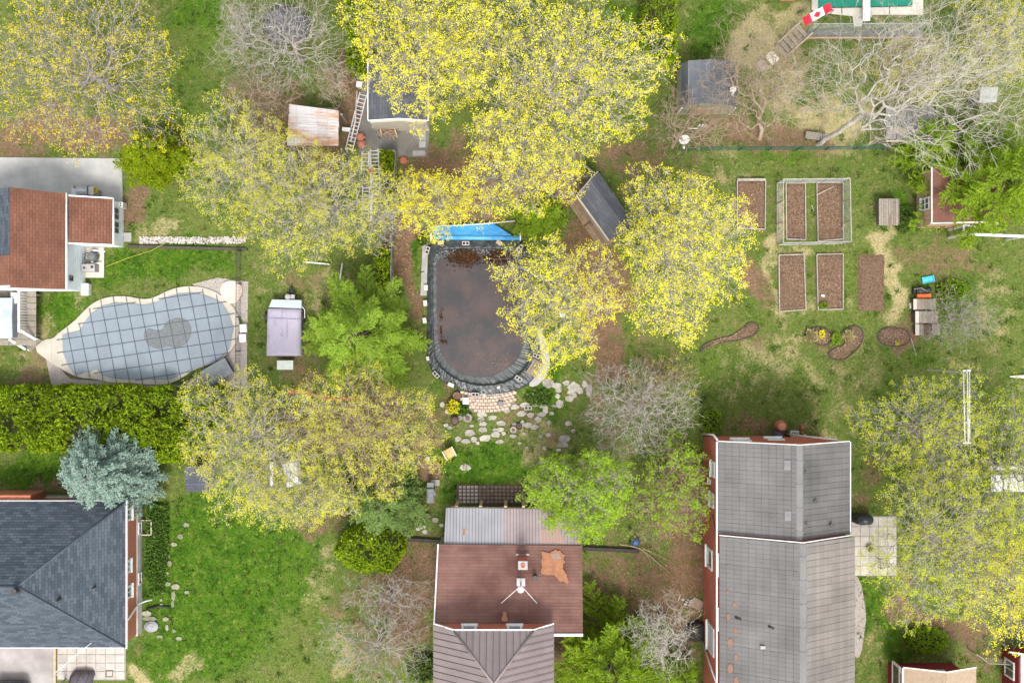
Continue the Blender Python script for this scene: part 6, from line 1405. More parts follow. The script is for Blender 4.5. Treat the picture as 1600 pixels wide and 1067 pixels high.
SP2 = thing('stone_path', 'x', 'x', P(245, 900)); SP2['kind'] = 'structure'; del SP2['category']; del SP2['label']
for x, y, rx, ry in ((262,868,4,4),(265,880,5,5),(260,895,4,3),(262,912,6,4),(275,916,7,5),(271,930,4,9),(270,943,3,6),(252,937,3,3),(252,945,3,3),(230,958,9,5),(234,966,12,4),(259,967,6,4),(261,980,3,6),(250,994,6,3),(272,850,6,4),(282,838,6,5),(292,925,5,3),(291,820,6,4),(255,925,3,3),(272,985,3,4),(280,997,6,3)):
    k = rgs.choice((5, 6, 7)); a0 = rgs.uniform(0, 6.28); pts = [(x + rx * math.cos(a0 + 6.2832 * i / k) * rgs.uniform(.82, 1.12), y + ry * math.sin(a0 + 6.2832 * i / k) * rgs.uniform(.82, 1.12)) for i in range(k)]
    tiles('stone', poly_px(pts), mat('mossy_stone', (.30, .28, .22), (.17, .19, .10), 5, .95, vary=.2, bump=.4), SP2, -.02, .04 + rgs.uniform(0, .02))
q = P(237, 978); b = MB(); b.lathe(q.x, q.y, [(.36, 0), (.35, .10), (.2, .16), (.05, .17)], 18, .8); b.build('metal_lid', mat('dull_metal', (.30, .30, .31), (.2, .2, .21), 5, .6, metal=.2), None, 'round grey metal lid lying on the stones by the brick house corner', 'lid')
for i, (x, y) in enumerate(((655, 810), (660, 822), (667, 806), (653, 826), (664, 830), (680, 812), (690, 820))):
    r = (5, 6, 6, 4, 5, 6, 4)[i]; pts = ball(x, y, r, 6, 60 + i, .8); tiles('stone', poly_px(pts), STONE, SP, -.02, .05)
def pot(label, x, y, r, h, m, soil=True, group=None):
    q = P(x, y); t = thing('flower_pot', label, 'flower pot', q, group); b = MB(); b.lathe(q.x, q.y, [(r * .75, 0), (r, h), (r * .9, h), (r * .85, h - .05)], 16); b.build('pot', m, t)
    if soil: b = MB(); b.lathe(q.x, q.y, [(r * .86, h - .08), (r * .6, h - .05), (r * .1, h - .045)], 14); b.build('soil', SOILM, t)
    return t
pot('left of the two big dark pots below the brick terrace', 711, 657.5, .22, .32, mat('dark_pot', (.07, .06, .06))); pot('right of the two big dark pots below the brick terrace', 731, 652.5, .22, .32, mat('pot_grey_rim', (.30, .27, .26)))
pot('pinkish-rimmed pot at the left end of the brick terrace', 714, 618, .19, .28, mat('mauve_pot', (.24, .12, .12)))
pot('pale round stone planter on the edge of the garden lawn', 802, 671, .16, .26, mat('pale_urn', (.45, .41, .38))); pot('dark planter behind the pale round stone planter', 811, 666, .16, .2, mat('dark_pot'  , (.07, .06, .06)))
q = P(728, 626); b = MB(); b.box(q.x, q.y, .02, .36, .25, .28); b.box(q.x, q.y, .36, .40, .28, .31); b.build('white_bin', WHITE, None, 'small white box at the left end of the brick terrace', 'box')
b = MB(); b.tube([P(723, 617, .06), P(735, 620, .06), P(748, 621, .06)], .022, 5); b.build('hose_end', mat('pink_hose', (.5, .36, .34)), None, 'pinkish hose end by the left of the brick terrace', 'hose')
q = P(782, 630); b = MB(); b.lathe(q.x, q.y, [(.02, .05), (.14, .10), (.15, .2), (.1, .26), (.02, .27)], 10); b.build('grey_rock', mat('slate_rock', (.22, .22, .22)), None, 'grey rock standing on the brick terrace', 'rock')
q = P(703, 707); t = thing('lawn_chair', 'tan wooden lawn chair standing on the garden lawn', 'chair', q); an = math.radians(28); u = Vector((math.cos(an), math.sin(an), 0)); w = Vector((-u.y, u.x, 0)); z = Vector((0, 0, 1))
CH = mat('honey_wood', (.52, .36, .18), (.44, .30, .15), 4, .7)
MB().obox(q + z * .42, u * .23, w * .22, z * .025).build('seat', CH, t)
MB().obox(q + w * .24 + z * .68, u * .23, w * .02 + z * .02, z * .22).build('backrest', CH, t)
for s in (-1, 1):
    MB().obox(q + u * s * .26 + z * .62, u * .03, w * .26, z * .018).build('armrest', CONCL, t)
    for e in (-1, 1): MB().obox(q + u * s * .23 + w * e * .21 + z * .3, u * .02, w * .02, z * .31).build('leg', CH, t)
t = grill('patio_grill', 'grey gas grill with open black firebox on the slab left of the lattice paving', P(674, 767), math.pi / 2, .42, .4, mat('grill_lid', (.20, .215, .22)))
q = P(680, 754); b = MB(); b.box(q.x, q.y, 0, .06, .44, .3); b.build('grill_slab', CONC, None, 'pale slab at the head of the grey gas grill', 'slab')
q = P(680, 731); t = thing('planter_box', 'brown wooden planter box below the tan lawn chair', 'planter', q); an = -.15
b = MB(); c, s = math.cos(an), math.sin(an)
for a, d, sx, sy in ((0, .23, .52, .05), (0, -.23, .52, .05), (.24, 0, .05, .42), (-.24, 0, .05, .42)): b.box(q.x + a * c - d * s, q.y + a * s + d * c, 0, .35, sx, sy, an)
b.build('side', mat('planter_brown', (.30, .19, .12)), t); b = MB(); b.box(q.x, q.y, .0, .28, .43, .41, an); b.build('soil', SOILM, t)
TB = mat('black_timber', (.06, .05, .042), (.04, .035, .03), 6, .9)
for pts, lab in (([(637, 842), (690, 845)], 'dark timber sleeper left of the brown-roofed house'), ([(911, 856), (998, 860)], 'dark timber sleeper right of the brown-roofed house')):
    a, c = P(*pts[0]), P(*pts[1]); b = MB(); b.obox((a + c) / 2 + Vector((0, 0, .1)), (c - a) / 2, Vector((0, .09, 0)), Vector((0, 0, .12))); b.build('timber_sleeper', TB, None, lab, 'timber')
q = P(992, 845); t = thing('blue_drum', 'blue tarp bundle by the dark timber right of the centre house', 'tarp', q); b = MB()
b.lathe(q.x, q.y, [(.20, 0), (.24, .2), (.22, .42), (.12, .52), (.02, .54)], 12, .85); b.build('bundle', mat('blue_tarp', (.05, .10, .24), (.03, .07, .18), 8, .5), t); b = MB(); b.tube([P(985, 842, .1), P(983, 850, .1), P(990, 853, .1), P(998, 850, .1)], .015, 5); b.build('rope', BLACK, t)
for i, pl in enumerate(([(968, 850, .15), (985, 853, .2), (1006, 860, .2)], [(984, 852, .25), (1001, 857, .3), (1012, 868, .2), (1018, 882, .1)], [(1004, 857, .25), (1030, 868, .2), (1046, 876, .1)], [(1008, 862, .2), (1036, 886, .15), (1048, 896, .1)])):
    b = MB(); b.tube([P(*p) for p in pl], .022, 5, .008); b.build('cut_branch', M_TAN, None, ('tan cut branch lying against the timber by the blue bundle', 'tan cut branch bending down from the blue bundle', 'thin tan branch reaching right over the bare soil', 'thin tan branch slanting to the lower right over bare soil')[i], 'branch', 'cut branches by the blue bundle')
q = P(1088, 985); t = thing('fire_pit', 'round fire pit under a black cover by the red brick wall', 'fire pit', q)
b = MB(); b.lathe(q.x, q.y, [(.62, 0), (.60, .25), (.52, .36), (.3, .42), (.05, .44)], 18, .8, .3); b.build('cover', mat('black_net', (.02, .02, .02), (.035, .035, .032), 7, .8), t); b = MB(); rr = [(q.x + .62 * math.cos(6.2832 * i / 20 + .3), q.y + .52 * math.sin(6.2832 * i / 20 + .3), .06) for i in range(21)]; b.tube(rr, .02, 5); b.build('rim', BLACKM, t)
q = P(1089, 943); b = MB(); b.box(q.x, q.y, 0, .05, .62, .5, -.5); b.build('plank_board', mat('pale_board', (.34, .25, .19)), None, 'brown board lying on the ground against the red brick wall', 'board')
rg = np.random.default_rng(77)
t = thing('rubble_heap', 'small heap of pale rubble next to the brown board', 'rubble', P(1076, 940))
for k in range(18):
    x, y = 1076 + rg.normal() * 5, 940 + rg.normal() * 4; tiles('stone', poly_px(ball(x, y, rg.uniform(1.2, 2.6), 5, k)), STONE, t, 0, rg.uniform(.05, .14))

# ---------------------------------------------------------------- trailer with its cover
q = P(447, 512); T = thing('camper_trailer', 'folded camping trailer under a lilac-grey cover beside the lime-green larch', 'trailer', q); TZ = .95
CV = mat('lilac_cover', (.34, .31, .39), (.29, .265, .335), 1.3, .6, detail=6)
c4 = [P(418, 482, TZ), P(470, 483, TZ), P(469, 556, TZ), P(416, 556, TZ)]
b = MB(); base = [(v.x, v.y, .35) for v in c4]; vs = list(base); NX, NY = 16, 22
for j in range(NY + 1):
    for i in range(NX + 1):
        f, g = i / NX, j / NY; x0 = c4[0].lerp(c4[1], f); x1_ = c4[3].lerp(c4[2], f); p = x0.lerp(x1_, g); cr = 1 - (2 * f - 1) ** 4
        vs.append((p.x, p.y, TZ + .05 * cr + .02 * math.sin(f * 9 + g * 6) * math.sin(g * 7 + f * 3) - (.07 if i in (0, NX) or j in (0, NY) else 0)))
I = lambda i, j: 4 + j * (NX + 1) + i
fs = [(I(i, j), I(i, j + 1), I(i + 1, j + 1), I(i + 1, j)) for i in range(NX) for j in range(NY)]
fs += [tuple([0] + [I(0, 0)] + [I(NX, 0), 1]), (1, I(NX, 0), I(NX, NY), 2), (2, I(NX, NY), I(0, NY), 3), (3, I(0, NY), I(0, 0), 0)]
b.add(vs, fs, True); b.build('cover', CV, T)
b = MB(); q0, q1 = P(417, 497, TZ + .05), P(470, 498.5, TZ + .05); b.tube([q0, (q0 + q1) / 2 + Vector((0, 0, .05)), q1], .012, 4)
for pl in ([(433, 484), (428, 492), (430, 505), (437, 520), (441, 526)], [(441, 484), (440, 510), (441, 525)], [(419, 525), (430, 538), (437, 545)], [(448, 490), (449, 530)]): b.tube([P(x, y, TZ + .04) for x, y in pl], .014, 4)
b.build('cover_crease', mat('crease', (.27, .25, .31)), T)
b = MB(); b.slab([P(425, 468, .78), P(471, 469, .78), P(471, 482, .92), P(420, 480, .92)], .5); b.build('front_hood', mat('hood_white', (.50, .56, .58), (.44, .49, .52), 3, .5), T)
b = MB(); a = P(454, 464, .45); b.box(a.x, a.y, .3, .62, .45, .22); b.lathe(a.x - .1, a.y, [(.14, .6), (.14, .72), (.06, .76)], 10); b.build('gas_box', mat('gas_grey', (.38, .36, .38)), T)
b = MB(); b.tube([P(446, 468, .35), P(455, 449, .35)], .035, 5); b.tube([P(463, 468, .35), P(455, 449, .35)], .035, 5); b.tube([P(455, 462, .35), P(455, 446, .35)], .05, 6); b.tube([(P(455, 456, 0) + Vector((0, 0, 0))), (P(455, 456, 0) + Vector((0, 0, .7)))], .04, 6); b.build('tow_bar', BLACKM, T)
for x in (418, 474):
    for y in (495,): b = MB(); p = P(x, y, .3); b.tube([p - Vector((.09, 0, 0)), p + Vector((.09, 0, 0))], .3, 14); b.build('wheel', BLACK, T)
b = MB(); b.tube([P(472, 479, .8), P(476, 484, .7), P(476, 497, .5)], .03, 5); b.build('side_rail', ALU, T)
q = P(448, 570); b = MB(); b.box(q.x, q.y, 0, .45, .76, .42); b.box(q.x, q.y, .45, .49, .80, .46); b.build('white_chest', mat('chest_white', (.56, .60, .55), (.46, .50, .45), 5, .7), None, 'off-white chest on the ground behind the covered trailer', 'chest')

# ---------------------------------------------------------------- raised vegetable beds
FRAME = mat('bed_frame_wood', (.42, .38, .325), (.26, .23, .19), 7, .85, vary=.1)
def bed(label, pts, hh=.2, wt=.045):
    w = [P(x, y) for x, y in pts]; c = sum(w, Vector()) / 4; t = thing('raised_bed', label, 'raised bed', (c.x, c.y, 0), 'framed vegetable beds')
    for i in range(4):
        a, e = w[i], w[(i + 1) % 4]; d = (e - a) / 2; nn = Vector((-d.y, d.x, 0)).normalized(); MB().obox((a + e) / 2 + Vector((0, 0, hh / 2 - .02)), d * (.985 if i % 2 else 1.01), nn * wt / 2, Vector((0, 0, hh / 2 + .02))).build('board', FRAME, t)
    n = 18; vs = []
    for j in range(n + 1):
        for i in range(n + 1):
            p = w[0].lerp(w[1], i / n).lerp(w[3].lerp(w[2], i / n), j / n); e = .7 if i in (0, n) or j in (0, n) else 1
            p = c + (p - c) * .985; vs.append((p.x, p.y, hh * .72 * e + random.uniform(-.018, .018)))
    b = MB(); b.add(vs, [(j * (n + 1) + i, j * (n + 1) + i + 1, (j + 1) * (n + 1) + i + 1, (j + 1) * (n + 1) + i) for j in range(n) for i in range(n)]); b.build('soil', SOILM, t)
    x = [p.x for p in w]; y = [p.y for p in w]; rg = np.random.default_rng(len(label)); m = 620; C = np.stack([rg.uniform(min(x) + .08, max(x) - .08, m), rg.uniform(min(y) + .08, max(y) - .08, m), np.full(m, hh * .78)], -1) - np.array(t.location)
    o = leaf_mesh('mulch', cards(C, rg.uniform(.03, .09, m), 2.4, 1.0, rg), leaf_mat('mulch_chip', [(.25, .15, .09), (.36, .24, .16), (.14, .085, .05), (.42, .32, .24)], 0) if 'mulch_chip' not in MATS else MATS['mulch_chip'], t); o['kind'] = 'stuff'; return t
bed('vegetable bed standing alone beside the yellow tree', [(1151, 283), (1195, 283), (1194, 359), (1151, 357)], .25)
bed('left vegetable bed inside the wire enclosure', [(1227, 287), (1257, 287), (1258, 375), (1228, 374)])
bed('right vegetable bed inside the wire enclosure, with a bent stick', [(1275, 286), (1316, 286), (1316, 374), (1277, 377)])
bed('vegetable bed below the wire enclosure, left one, with twigs along its right edge', [(1216, 399), (1255, 398), (1258, 484), (1217, 487)])
bed('vegetable bed below the wire enclosure, right one, with a green plant in its corner', [(1275, 398), (1316, 397), (1316, 483), (1277, 484)])
b = MB(); vs = []; n = 16
for j in range(n + 1):
    for i in range(n + 1): x, y = 1341 + 41 * i / n, 398 + 88 * j / n; e = min(i, n - i, 2) * min(j, n - j, 2) / 4; q = P(x + random.uniform(-.6, .6), y + random.uniform(-.6, .6)); vs.append((q.x, q.y, -.01 + .09 * e + random.uniform(-.012, .012)))
b.add(vs, [(j * (n + 1) + i, j * (n + 1) + i + 1, (j + 1) * (n + 1) + i + 1, (j + 1) * (n + 1) + i) for j in range(n) for i in range(n)]); b.build('soil_bed', SOILM, None, 'unframed bed of bare soil right of the framed beds', 'soil bed')
b = MB(); b.box(P(1173, 284).x, P(0, 281.5).y, .0, .27, 1.42, .1); b.build('headboard', FRAME, None, 'pale board across the head of the lone vegetable bed', 'board')
t = thing('wire_enclosure', 'chicken-wire enclosure on thin posts round two vegetable beds', 'fence', P(1266, 333)); cs = [P(1214, 286), P(1316, 285), P(1318, 381), P(1214, 383)]; WIRE = mat('galvanised', (.42, .45, .44), (.34, .36, .35), 6, .6)
b = MB(); hE = 1.5
for i in range(4):
    a, c = cs[i], cs[(i + 1) % 4]; L_ = (c - a).length; n = 3 if i % 2 == 0 else 3
    for k in range(n): p = a + (c - a) * k / n; boxpart('post', (p.x, p.y, hE / 2), (.045, .045, hE), FRAME, t)
    for k in range(9): z = hE * k / 8; b.tube([a + Vector((0, 0, z + .02)), c + Vector((0, 0, z + .02))], .005, 3)
    for k in range(int(L_ / .11)): p = a + (c - a) * (k + .5) * .11 / L_; b.tube([p, p + Vector((0, 0, hE))], .004, 3)
o = b.build('chicken_wire', WIRE, t); o['kind'] = 'stuff'
b = MB()
for i in range(4):
    for z in (.04, hE): a, c = cs[i] + Vector((0, 0, z)), cs[(i + 1) % 4] + Vector((0, 0, z)); b.tube([a, c], .024, 5)
b.build('rail', FRAME, t)
for pl, lab in (([(1276, 305, .3), (1290, 298, .4), (1302, 292, .3)], 'bent brown stick on the right bed of the enclosure'), ([(1268, 321, .1), (1272, 330, .1)], 'short pale stick on the grass between the two enclosed beds'), ([(1315, 358, .3), (1321, 350, .5)], 'thin pale stick by the lower right post of the enclosure')):
    b = MB(); b.tube([P(*p) for p in pl], .02, 5); b.build('stick', FRAME, None, lab, 'stick')
b = MB(); rg = random.Random(8)
for k in range(8): y = 412 + k * 7; q = P(1256, y, .2); b.tube([q, q + Vector((rg.uniform(.08, .2), rg.uniform(.02, .1), .1))], .008, 4); 
b.build('twig_row', FRAME, None, 'row of thin twigs along the right edge of a framed bed', 'twigs')
q = P(1286, 462, .2); b = MB(); b.box(q.x, q.y, .17, .2, .16, .1, -.3); b.build('paper_scrap', WHITE, None, 'scrap of white paper on the right framed bed', 'paper')
# chicken-coop roof of grey planks
H = thing('plank_coop', 'low coop with a roof of weathered grey planks between the beds and the cottage', 'coop', P(1387, 332)); z0 = .9
for k in range(8): p = P(1375 + k * 3.75, 0, z0); boxpart('plank', (p.x, P(0, 331.5, z0).y, z0 + (k % 3) * .006), (.105, 1.32, .03), OLDWOOD, H)
MB().box(P(1388, 0, .5).x, P(0, 331.5, .5).y, 0, .86, .88, 1.22).build('body', mat('coop_side', (.17, .15, .13)), H); boxpart('hatch', (P(1391, 0, z0).x, P(0, 344, z0).y, z0 + .03), (.10, .5, .03), DECKWOOD, H)
# plank stacks, mower, sled
H = thing('plank_stacks', 'three low crates covered with weathered planks beside the orange mower', 'crates', P(1447, 488))
for (x0_, y0_, x1__, y1__, z) in ((1427, 467, 1462, 484, .6), (1430, 486, 1465, 505, .75), (1430, 506, 1469, 524, .45)):
    n = 6; w = (x1__ - x0_) / n
    for k in range(n):
        if z < .5 and k in (2, 3): continue
        p = P(x0_ + w * (k + .5), (y0_ + y1__) / 2, z); boxpart('plank', (p.x, p.y, z + (k * 7 % 3) * .008), (w * PX * .95, (y1__ - y0_) * PX * .97, .035), OLDWOOD if k else mat('pale_plank', (.50, .47, .41), (.42, .39, .33), 4, .9), H)
    c = P((x0_ + x1__) / 2, (y0_ + y1__) / 2, 0); MB().box(P((x0_ + x1__) / 2, 0, z).x, P(0, (y0_ + y1__) / 2, z).y, 0, z - .05, (x1__ - x0_) * PX * .9, (y1__ - y0_) * PX * .88).build('crate_body', M_DARKW, H)
b = MB(); q = P(1422, 478); b.box(q.x, q.y, 0, .12, .1, .3, .1); b.build('pale_block', CONCL, None, 'narrow pale block left of the plank crates', 'block')
b = MB(); b.tube([P(1423, 527, .05), P(1432, 556, .05)], .022, 5); b.build('stick', FRAME, None, 'straight pale stick in the grass below the plank crates', 'stick')
b = MB(); b.tube([P(1424, 503, .05), P(1430, 507, .05)], .022, 5); b.build('stick', FRAME, None, 'short pale stick beside the middle plank crate', 'stick')
q = P(1439, 459); t = thing('snow_blower', 'orange machine with a black engine behind the plank crates', 'snow blower', q)
b = MB(); p = P(1440, 463); b.box(p.x, p.y, .12, .42, .68, .20, .05); b.slab([(p.x - .34, p.y + .1, .42), (p.x + .34, p.y + .1, .42), (p.x + .34, p.y - .16, .2), (p.x - .34, p.y - .16, .2)], .05); b.build('housing', mat('orange_paint', (.62, .13, .02), (.54, .11, .02), 3, .5), t)
p = P(1438, 455); b = MB(); b.box(p.x, p.y, .2, .5, .62, .2, .03); b.lathe(p.x - .15, p.y, [(.12, .5), (.12, .6), (.05, .63)], 10); b.lathe(p.x + .14, p.y, [(.1, .5), (.09, .66), (.03, .68)], 10); b.build('engine', BLACKM, t)
for s in (-1, 1): b = MB(); b.tube([(p.x + s * .34, p.y + .02, .2), (p.x + s * .43, p.y + .02, .2)], .2, 12); b.build('wheel', BLACK, t)
b = MB(); b.tube([P(1428, 452, .6), P(1440, 450, .75), P(1449, 456, .6)], .02, 5); b.build('handlebar', STEEL, t)
q = P(1449.5, 437); t = thing('plastic_sled', 'bright blue plastic sled lying in the grass behind the orange machine', 'sled', q); an = math.radians(10)
b = MB(); c, s = math.cos(an), math.sin(an); L1 = [(-.29, -.15), (.28, -.14), (.29, .15), (-.28, .15)]; vs = []
for sc, z in ((1.0, .02), (1.05, .12), (.92, .12), (.85, .05)): vs += [(q.x + a * sc * c - d * sc * s, q.y + a * sc * s + d * sc * c, z) for a, d in L1]
b.add(vs, [(k * 4 + i, k * 4 + (i + 1) % 4, (k + 1) * 4 + (i + 1) % 4, (k + 1) * 4 + i) for k in range(3) for i in range(4)] + [(12, 13, 14, 15)]); SB = mat('sky_plastic', (.08, .50, .68), (.06, .42, .60), 3, .4); b.build('tub', SB, t)
b = MB(); b.lathe(q.x - .13, q.y - .01, [(.09, .05), (.09, .075), (.06, .08)], 12); b.box(q.x + .12, q.y + .02, .05, .08, .18, .14, an); b.build('seat_mould', SB, t)
# flower beds with edging
EDG = mat('dark_edging', (.045, .042, .036), (.09, .085, .07), 8, .95)
def fbed(label, pts):
    pts = smooth_poly(pts, 2); w = [P(x, y) for x, y in pts]; c = sum(w, Vector()) / len(w); t = thing('flower_bed', label, 'flower bed', (c.x, c.y, 0)); b = MB(); n = len(w)
    vs = [(p.x, p.y, .0) for p in w] + [(c.x + (p.x - c.x) * .6, c.y + (p.y - c.y) * .6, .07 + random.uniform(-.015, .015)) for p in w] + [(c.x, c.y, .08)]
    b.add(vs, [(i, (i + 1) % n, n + (i + 1) % n, n + i) for i in range(n)] + [(n + i, n + (i + 1) % n, 2 * n) for i in range(n)]); b.build('soil', SOILM, t)
    b = MB(); b.tube([p + Vector((0, 0, .05)) for p in w] + [w[0] + Vector((0, 0, .05))], .028, 5); b.build('edging', EDG, t)
    rg = np.random.default_rng(len(pts) + int(c.x * 10)); m = 160; ang = rg.uniform(0, 6.283, m); rr = np.sqrt(rg.random(m)); idx = (ang / 6.283 * n).astype(int) % n
    C = np.array([[c.x + (w[i].x - c.x) * r * .9, c.y + (w[i].y - c.y) * r * .9, .09] for i, r in zip(idx, rr)]) - np.array(t.location)
    o = leaf_mesh('mulch', cards(C, rg.uniform(.04, .11, m), 2.2, 1.0, rg), MATS['mulch_chip'], t); o['kind'] = 'stuff'; return t
fbed('round flower bed with yellow flowers, left of three in the lawn', [(1262, 513), (1280, 510), (1298, 516), (1300, 533), (1288, 541), (1270, 536), (1258, 526)])
fbed('curved flower bed with a bare lower lobe in the middle of the lawn', [(1322, 512), (1340, 508), (1350, 520), (1346, 538), (1332, 552), (1318, 563), (1300, 562), (1292, 552), (1304, 544), (1320, 540), (1320, 526)])
fbed('oval flower bed ringed by a dark edging below the plank crates', [(1370, 522), (1380, 512), (1400, 512), (1418, 516), (1424, 530), (1412, 541), (1390, 541), (1374, 536)])
fbed('long bare flower bed at the foot of the yellow tree', [(1092, 552), (1104, 540), (1130, 534), (1160, 530), (1182, 522), (1186, 508), (1172, 502), (1162, 512), (1150, 524), (1118, 530), (1096, 540)])
# trampoline and other things under the bare trees
q = P(450, 46); t = thing('trampoline', 'round trampoline with a dark mat under the bare grey tree', 'trampoline', q)
b = MB(); b.lathe(q.x, q.y, [(1.05, .70), (1.0, .715), (.5, .70), (.03, .69)], 28, .85); b.build('mat', mat('dark_mat', (.085, .085, .10), (.065, .065, .078), 6, .7), t)
b = MB(); rr = [(q.x + 1.16 * math.cos(6.2832 * i / 28), q.y + .99 * math.sin(6.2832 * i / 28), .70) for i in range(29)]; b.tube(rr, .05, 6); b.build('rim', BLACKM, t)
for k in range(6): a = 6.2832 * k / 6; b = MB(); b.tube([(q.x + 1.1 * math.cos(a), q.y + .94 * math.sin(a), .68), (q.x + 1.12 * math.cos(a), q.y + .96 * math.sin(a), 0)], .03, 6); b.build('leg', STEEL, t)
b = MB(); vs = []; c4 = [P(437, 721, .5), P(466, 716, .5), P(470, 756, .5), P(446, 763, .5)]; n = 8
for j in range(n + 1):
    for i in range(n + 1): p = c4[0].lerp(c4[1], i / n).lerp(c4[3].lerp(c4[2], i / n), j / n); vs.append((p.x, p.y, .5 + .08 * math.sin(math.pi * i / n) + random.uniform(-.03, .03) - (.35 if i in (0, n) or j in (0, n) else 0)))
b.add(vs, [(j * (n + 1) + i, j * (n + 1) + i + 1, (j + 1) * (n + 1) + i + 1, (j + 1) * (n + 1) + i) for j in range(n) for i in range(n)]); b.build('white_tarp', WHITE, None, 'white tarp over a stack beneath the big yellow tree', 'tarp')
q = P(425, 740); b = MB(); b.box(q.x, q.y, .02, .1, .16, 1.2); b.build('white_board', WHITE, None, 'narrow white board beside the white tarp', 'board')
H = thing('slate_playhouse', 'low shelter with a slate-grey roof at the left edge of the yellow tree', 'shelter', P(308, 748)); z = 1.4
a, c = P(290, 728, z), P(326, 768, z)
roof_courses('roof', [(a.x, c.y, z), (c.x, c.y, z), (c.x, a.y, z + .25), (a.x, a.y, z + .25)], (1, 0, 0), .15, MATS['slate_grey_shingle'], H, t=.06); MB().box((a.x + c.x) / 2, (a.y + c.y) / 2, -.05, z - .05, 1.0, 1.1).build('wall', mat('shelter_wall', (.30, .29, .30)), H)
RW = mat('red_wood', (.42, .10, .045), (.34, .13, .08), 6, .85)
t = thing('red_plank_pile', 'pile of red planks half hidden under the yellow tree', 'planks', P(490, 617))
for k, (x, y, l, a) in enumerate(((478, 614, 1.7, -.22), (492, 617, 1.6, -.12), (505, 620, 1.7, -.18), (545, 623, 1.0, -.03), (470, 611, 1.0, -.15), (462, 612, .8, .3))): q = P(x, y); boxpart('plank', (q.x, q.y, .08 + .05 * (k % 3)), (l, .13, .05), RW, t, a)

# ---------------------------------------------------------------- far yard at the top right
flat('pool_terrace', [(1268, -30), (1442, -30), (1442, 24), (1350, 24), (1346, 42), (1334, 42), (1332, 26), (1276, 20), (1268, 16)], -.03, .05, CONCL)
t = thing('green_pool', 'rectangular pool under a dark green safety cover at the top edge', 'pool', P(1350, -10))
b = MB(); b.prism(poly_px([(1278, -60), (1425, -60), (1425, 10), (1278, 13)]), .05, .10); b.build('safety_cover', mat('green_cover', (.008, .20, .13), (.006, .16, .10), 2, .6), t)
for x in (1315.5, 1390): b = MB(); b.tube([P(x, -50, .11), P(x, 22, .07)], .018, 4); b.build('strap', mat('green_strap', (.01, .08, .06)), t)
b = MB(); b.tube([P(1278, 13, .11), P(1425, 10, .11)], .022, 4); b.build('hem', MATS['green_strap'], t)
for x in (1315.5, 1390): pass
t = thing('diving_board', 'white diving board over the end of the green-covered pool', 'diving board', P(1354, 20))
MB().box(P(1354, 0, .5).x, P(0, 8, .5).y, .45, .5, .36, 1.6).build('board', WHITE, t); MB().box(P(1354, 0).x, P(0, 26).y, .05, .45, .3, .3).build('base', STEEL, t)
t = thing('flag', 'red and white flag with a maple leaf hanging from a leaning dark pole', 'flag', P(1262, 60))
RED = mat('flag_red', (.55, .02, .05), (.46, .015, .04), 5, .7); fa, fb = P(1258, 41, 1.6), P(1301, 17, 2.3); ud = (fb - fa); L_ = ud.length; ud.normalize(); vd = Vector((-.35, -.55, -.50)).normalized(); vd = (vd - ud * vd.dot(ud)).normalized(); vd = Vector((ud.y, -ud.x, -.35)).normalized() * -1
if vd.x > 0: vd = -vd
fp = lambda a, d: fa + ud * L_ * a + vd * .42 * d + Vector((0, 0, .04 * math.sin(a * 9)))
def fquad(name, a0_, a1__, m):
    b = MB(); n = 8; vs = [];
    for i in range(n + 1):
        for d in (0, .5, 1): vs.append(fp(a0_ + (a1__ - a0_) * i / n, d))
    b.add(vs, [(i * 3 + j, (i + 1) * 3 + j, (i + 1) * 3 + j + 1, i * 3 + j + 1) for i in range(n) for j in (0, 1)], True); return b.build(name, m, t)
fquad('red_band', 0, .27, RED); wb = fquad('white_band', .27, .73, WHITE); fquad('red_band', .73, 1, RED)
leaf = [(0, -1), (.12, -.62), (.4, -.75), (.33, -.38), (.75, -.45), (.65, -.2), (.95, .05), (.5, .42), (.55, .6), (.08, .52), (.05, .95), (-.05, .95), (-.08, .52), (-.55, .6), (-.5, .42), (-.95, .05), (-.65, -.2), (-.75, -.45), (-.33, -.38), (-.4, -.75), (-.12, -.62)]
nrm = ud.cross(vd); nrm = nrm if nrm.z > 0 else -nrm
b = MB(); b.add([fp(.5 + y * .17, .5 + x * .38) + nrm * .012 for x, y in leaf] + [fp(.5, .5) + nrm * .012], [(i, (i + 1) % 21, 21) for i in range(21)]); b.build('maple_leaf', RED, wb)
b = MB(); b.tube([P(1262, 60, 0), P(1264, 58, .6), P(1303, 15.5, 2.35)], .022, 6); b.build('pole', BLACKM, t)
t = thing('wooden_steps', 'weathered wooden steps with handrails and a concrete pad in the far lawn', 'steps', P(1233, 72)); e0, e1 = P(1217, 83), P(1252, 52); dn = Vector((e1.x - e0.x, e1.y - e0.y, 0)); L_ = dn.length; dn.normalize(); sd_ = Vector((-dn.y, dn.x, 0))
for k in range(6): MB().obox(e0 + dn * L_ * (k + .5) / 6 + Vector((0, 0, .12 + .1 * k)), dn * .10, sd_ * .36, Vector((0, 0, .025))).build('step', OLDWOOD, t)
for s in (-1, 1): MB().obox(e0 + dn * L_ * .6 + sd_ * .4 * s + Vector((0, 0, .7)), dn * L_ * .5 + Vector((0, 0, .22)), sd_ * .03, Vector((0, 0, .03))).build('handrail', FRESHWOOD, t); MB().obox(e0 + dn * L_ * .5 + sd_ * .37 * s + Vector((0, 0, .3)), dn * L_ * .5 + Vector((0, 0, .26)), sd_ * .025, Vector((0, 0, .08))).build('stringer', OLDWOOD, t)
q = P(1206, 91); b = MB(); b.obox(q + Vector((0, 0, .04)), dn * .24, sd_ * .3, Vector((0, 0, .05))); b.build('concrete_pad', CONCL, None, 'pale square pad at the foot of the wooden steps', 'pad')
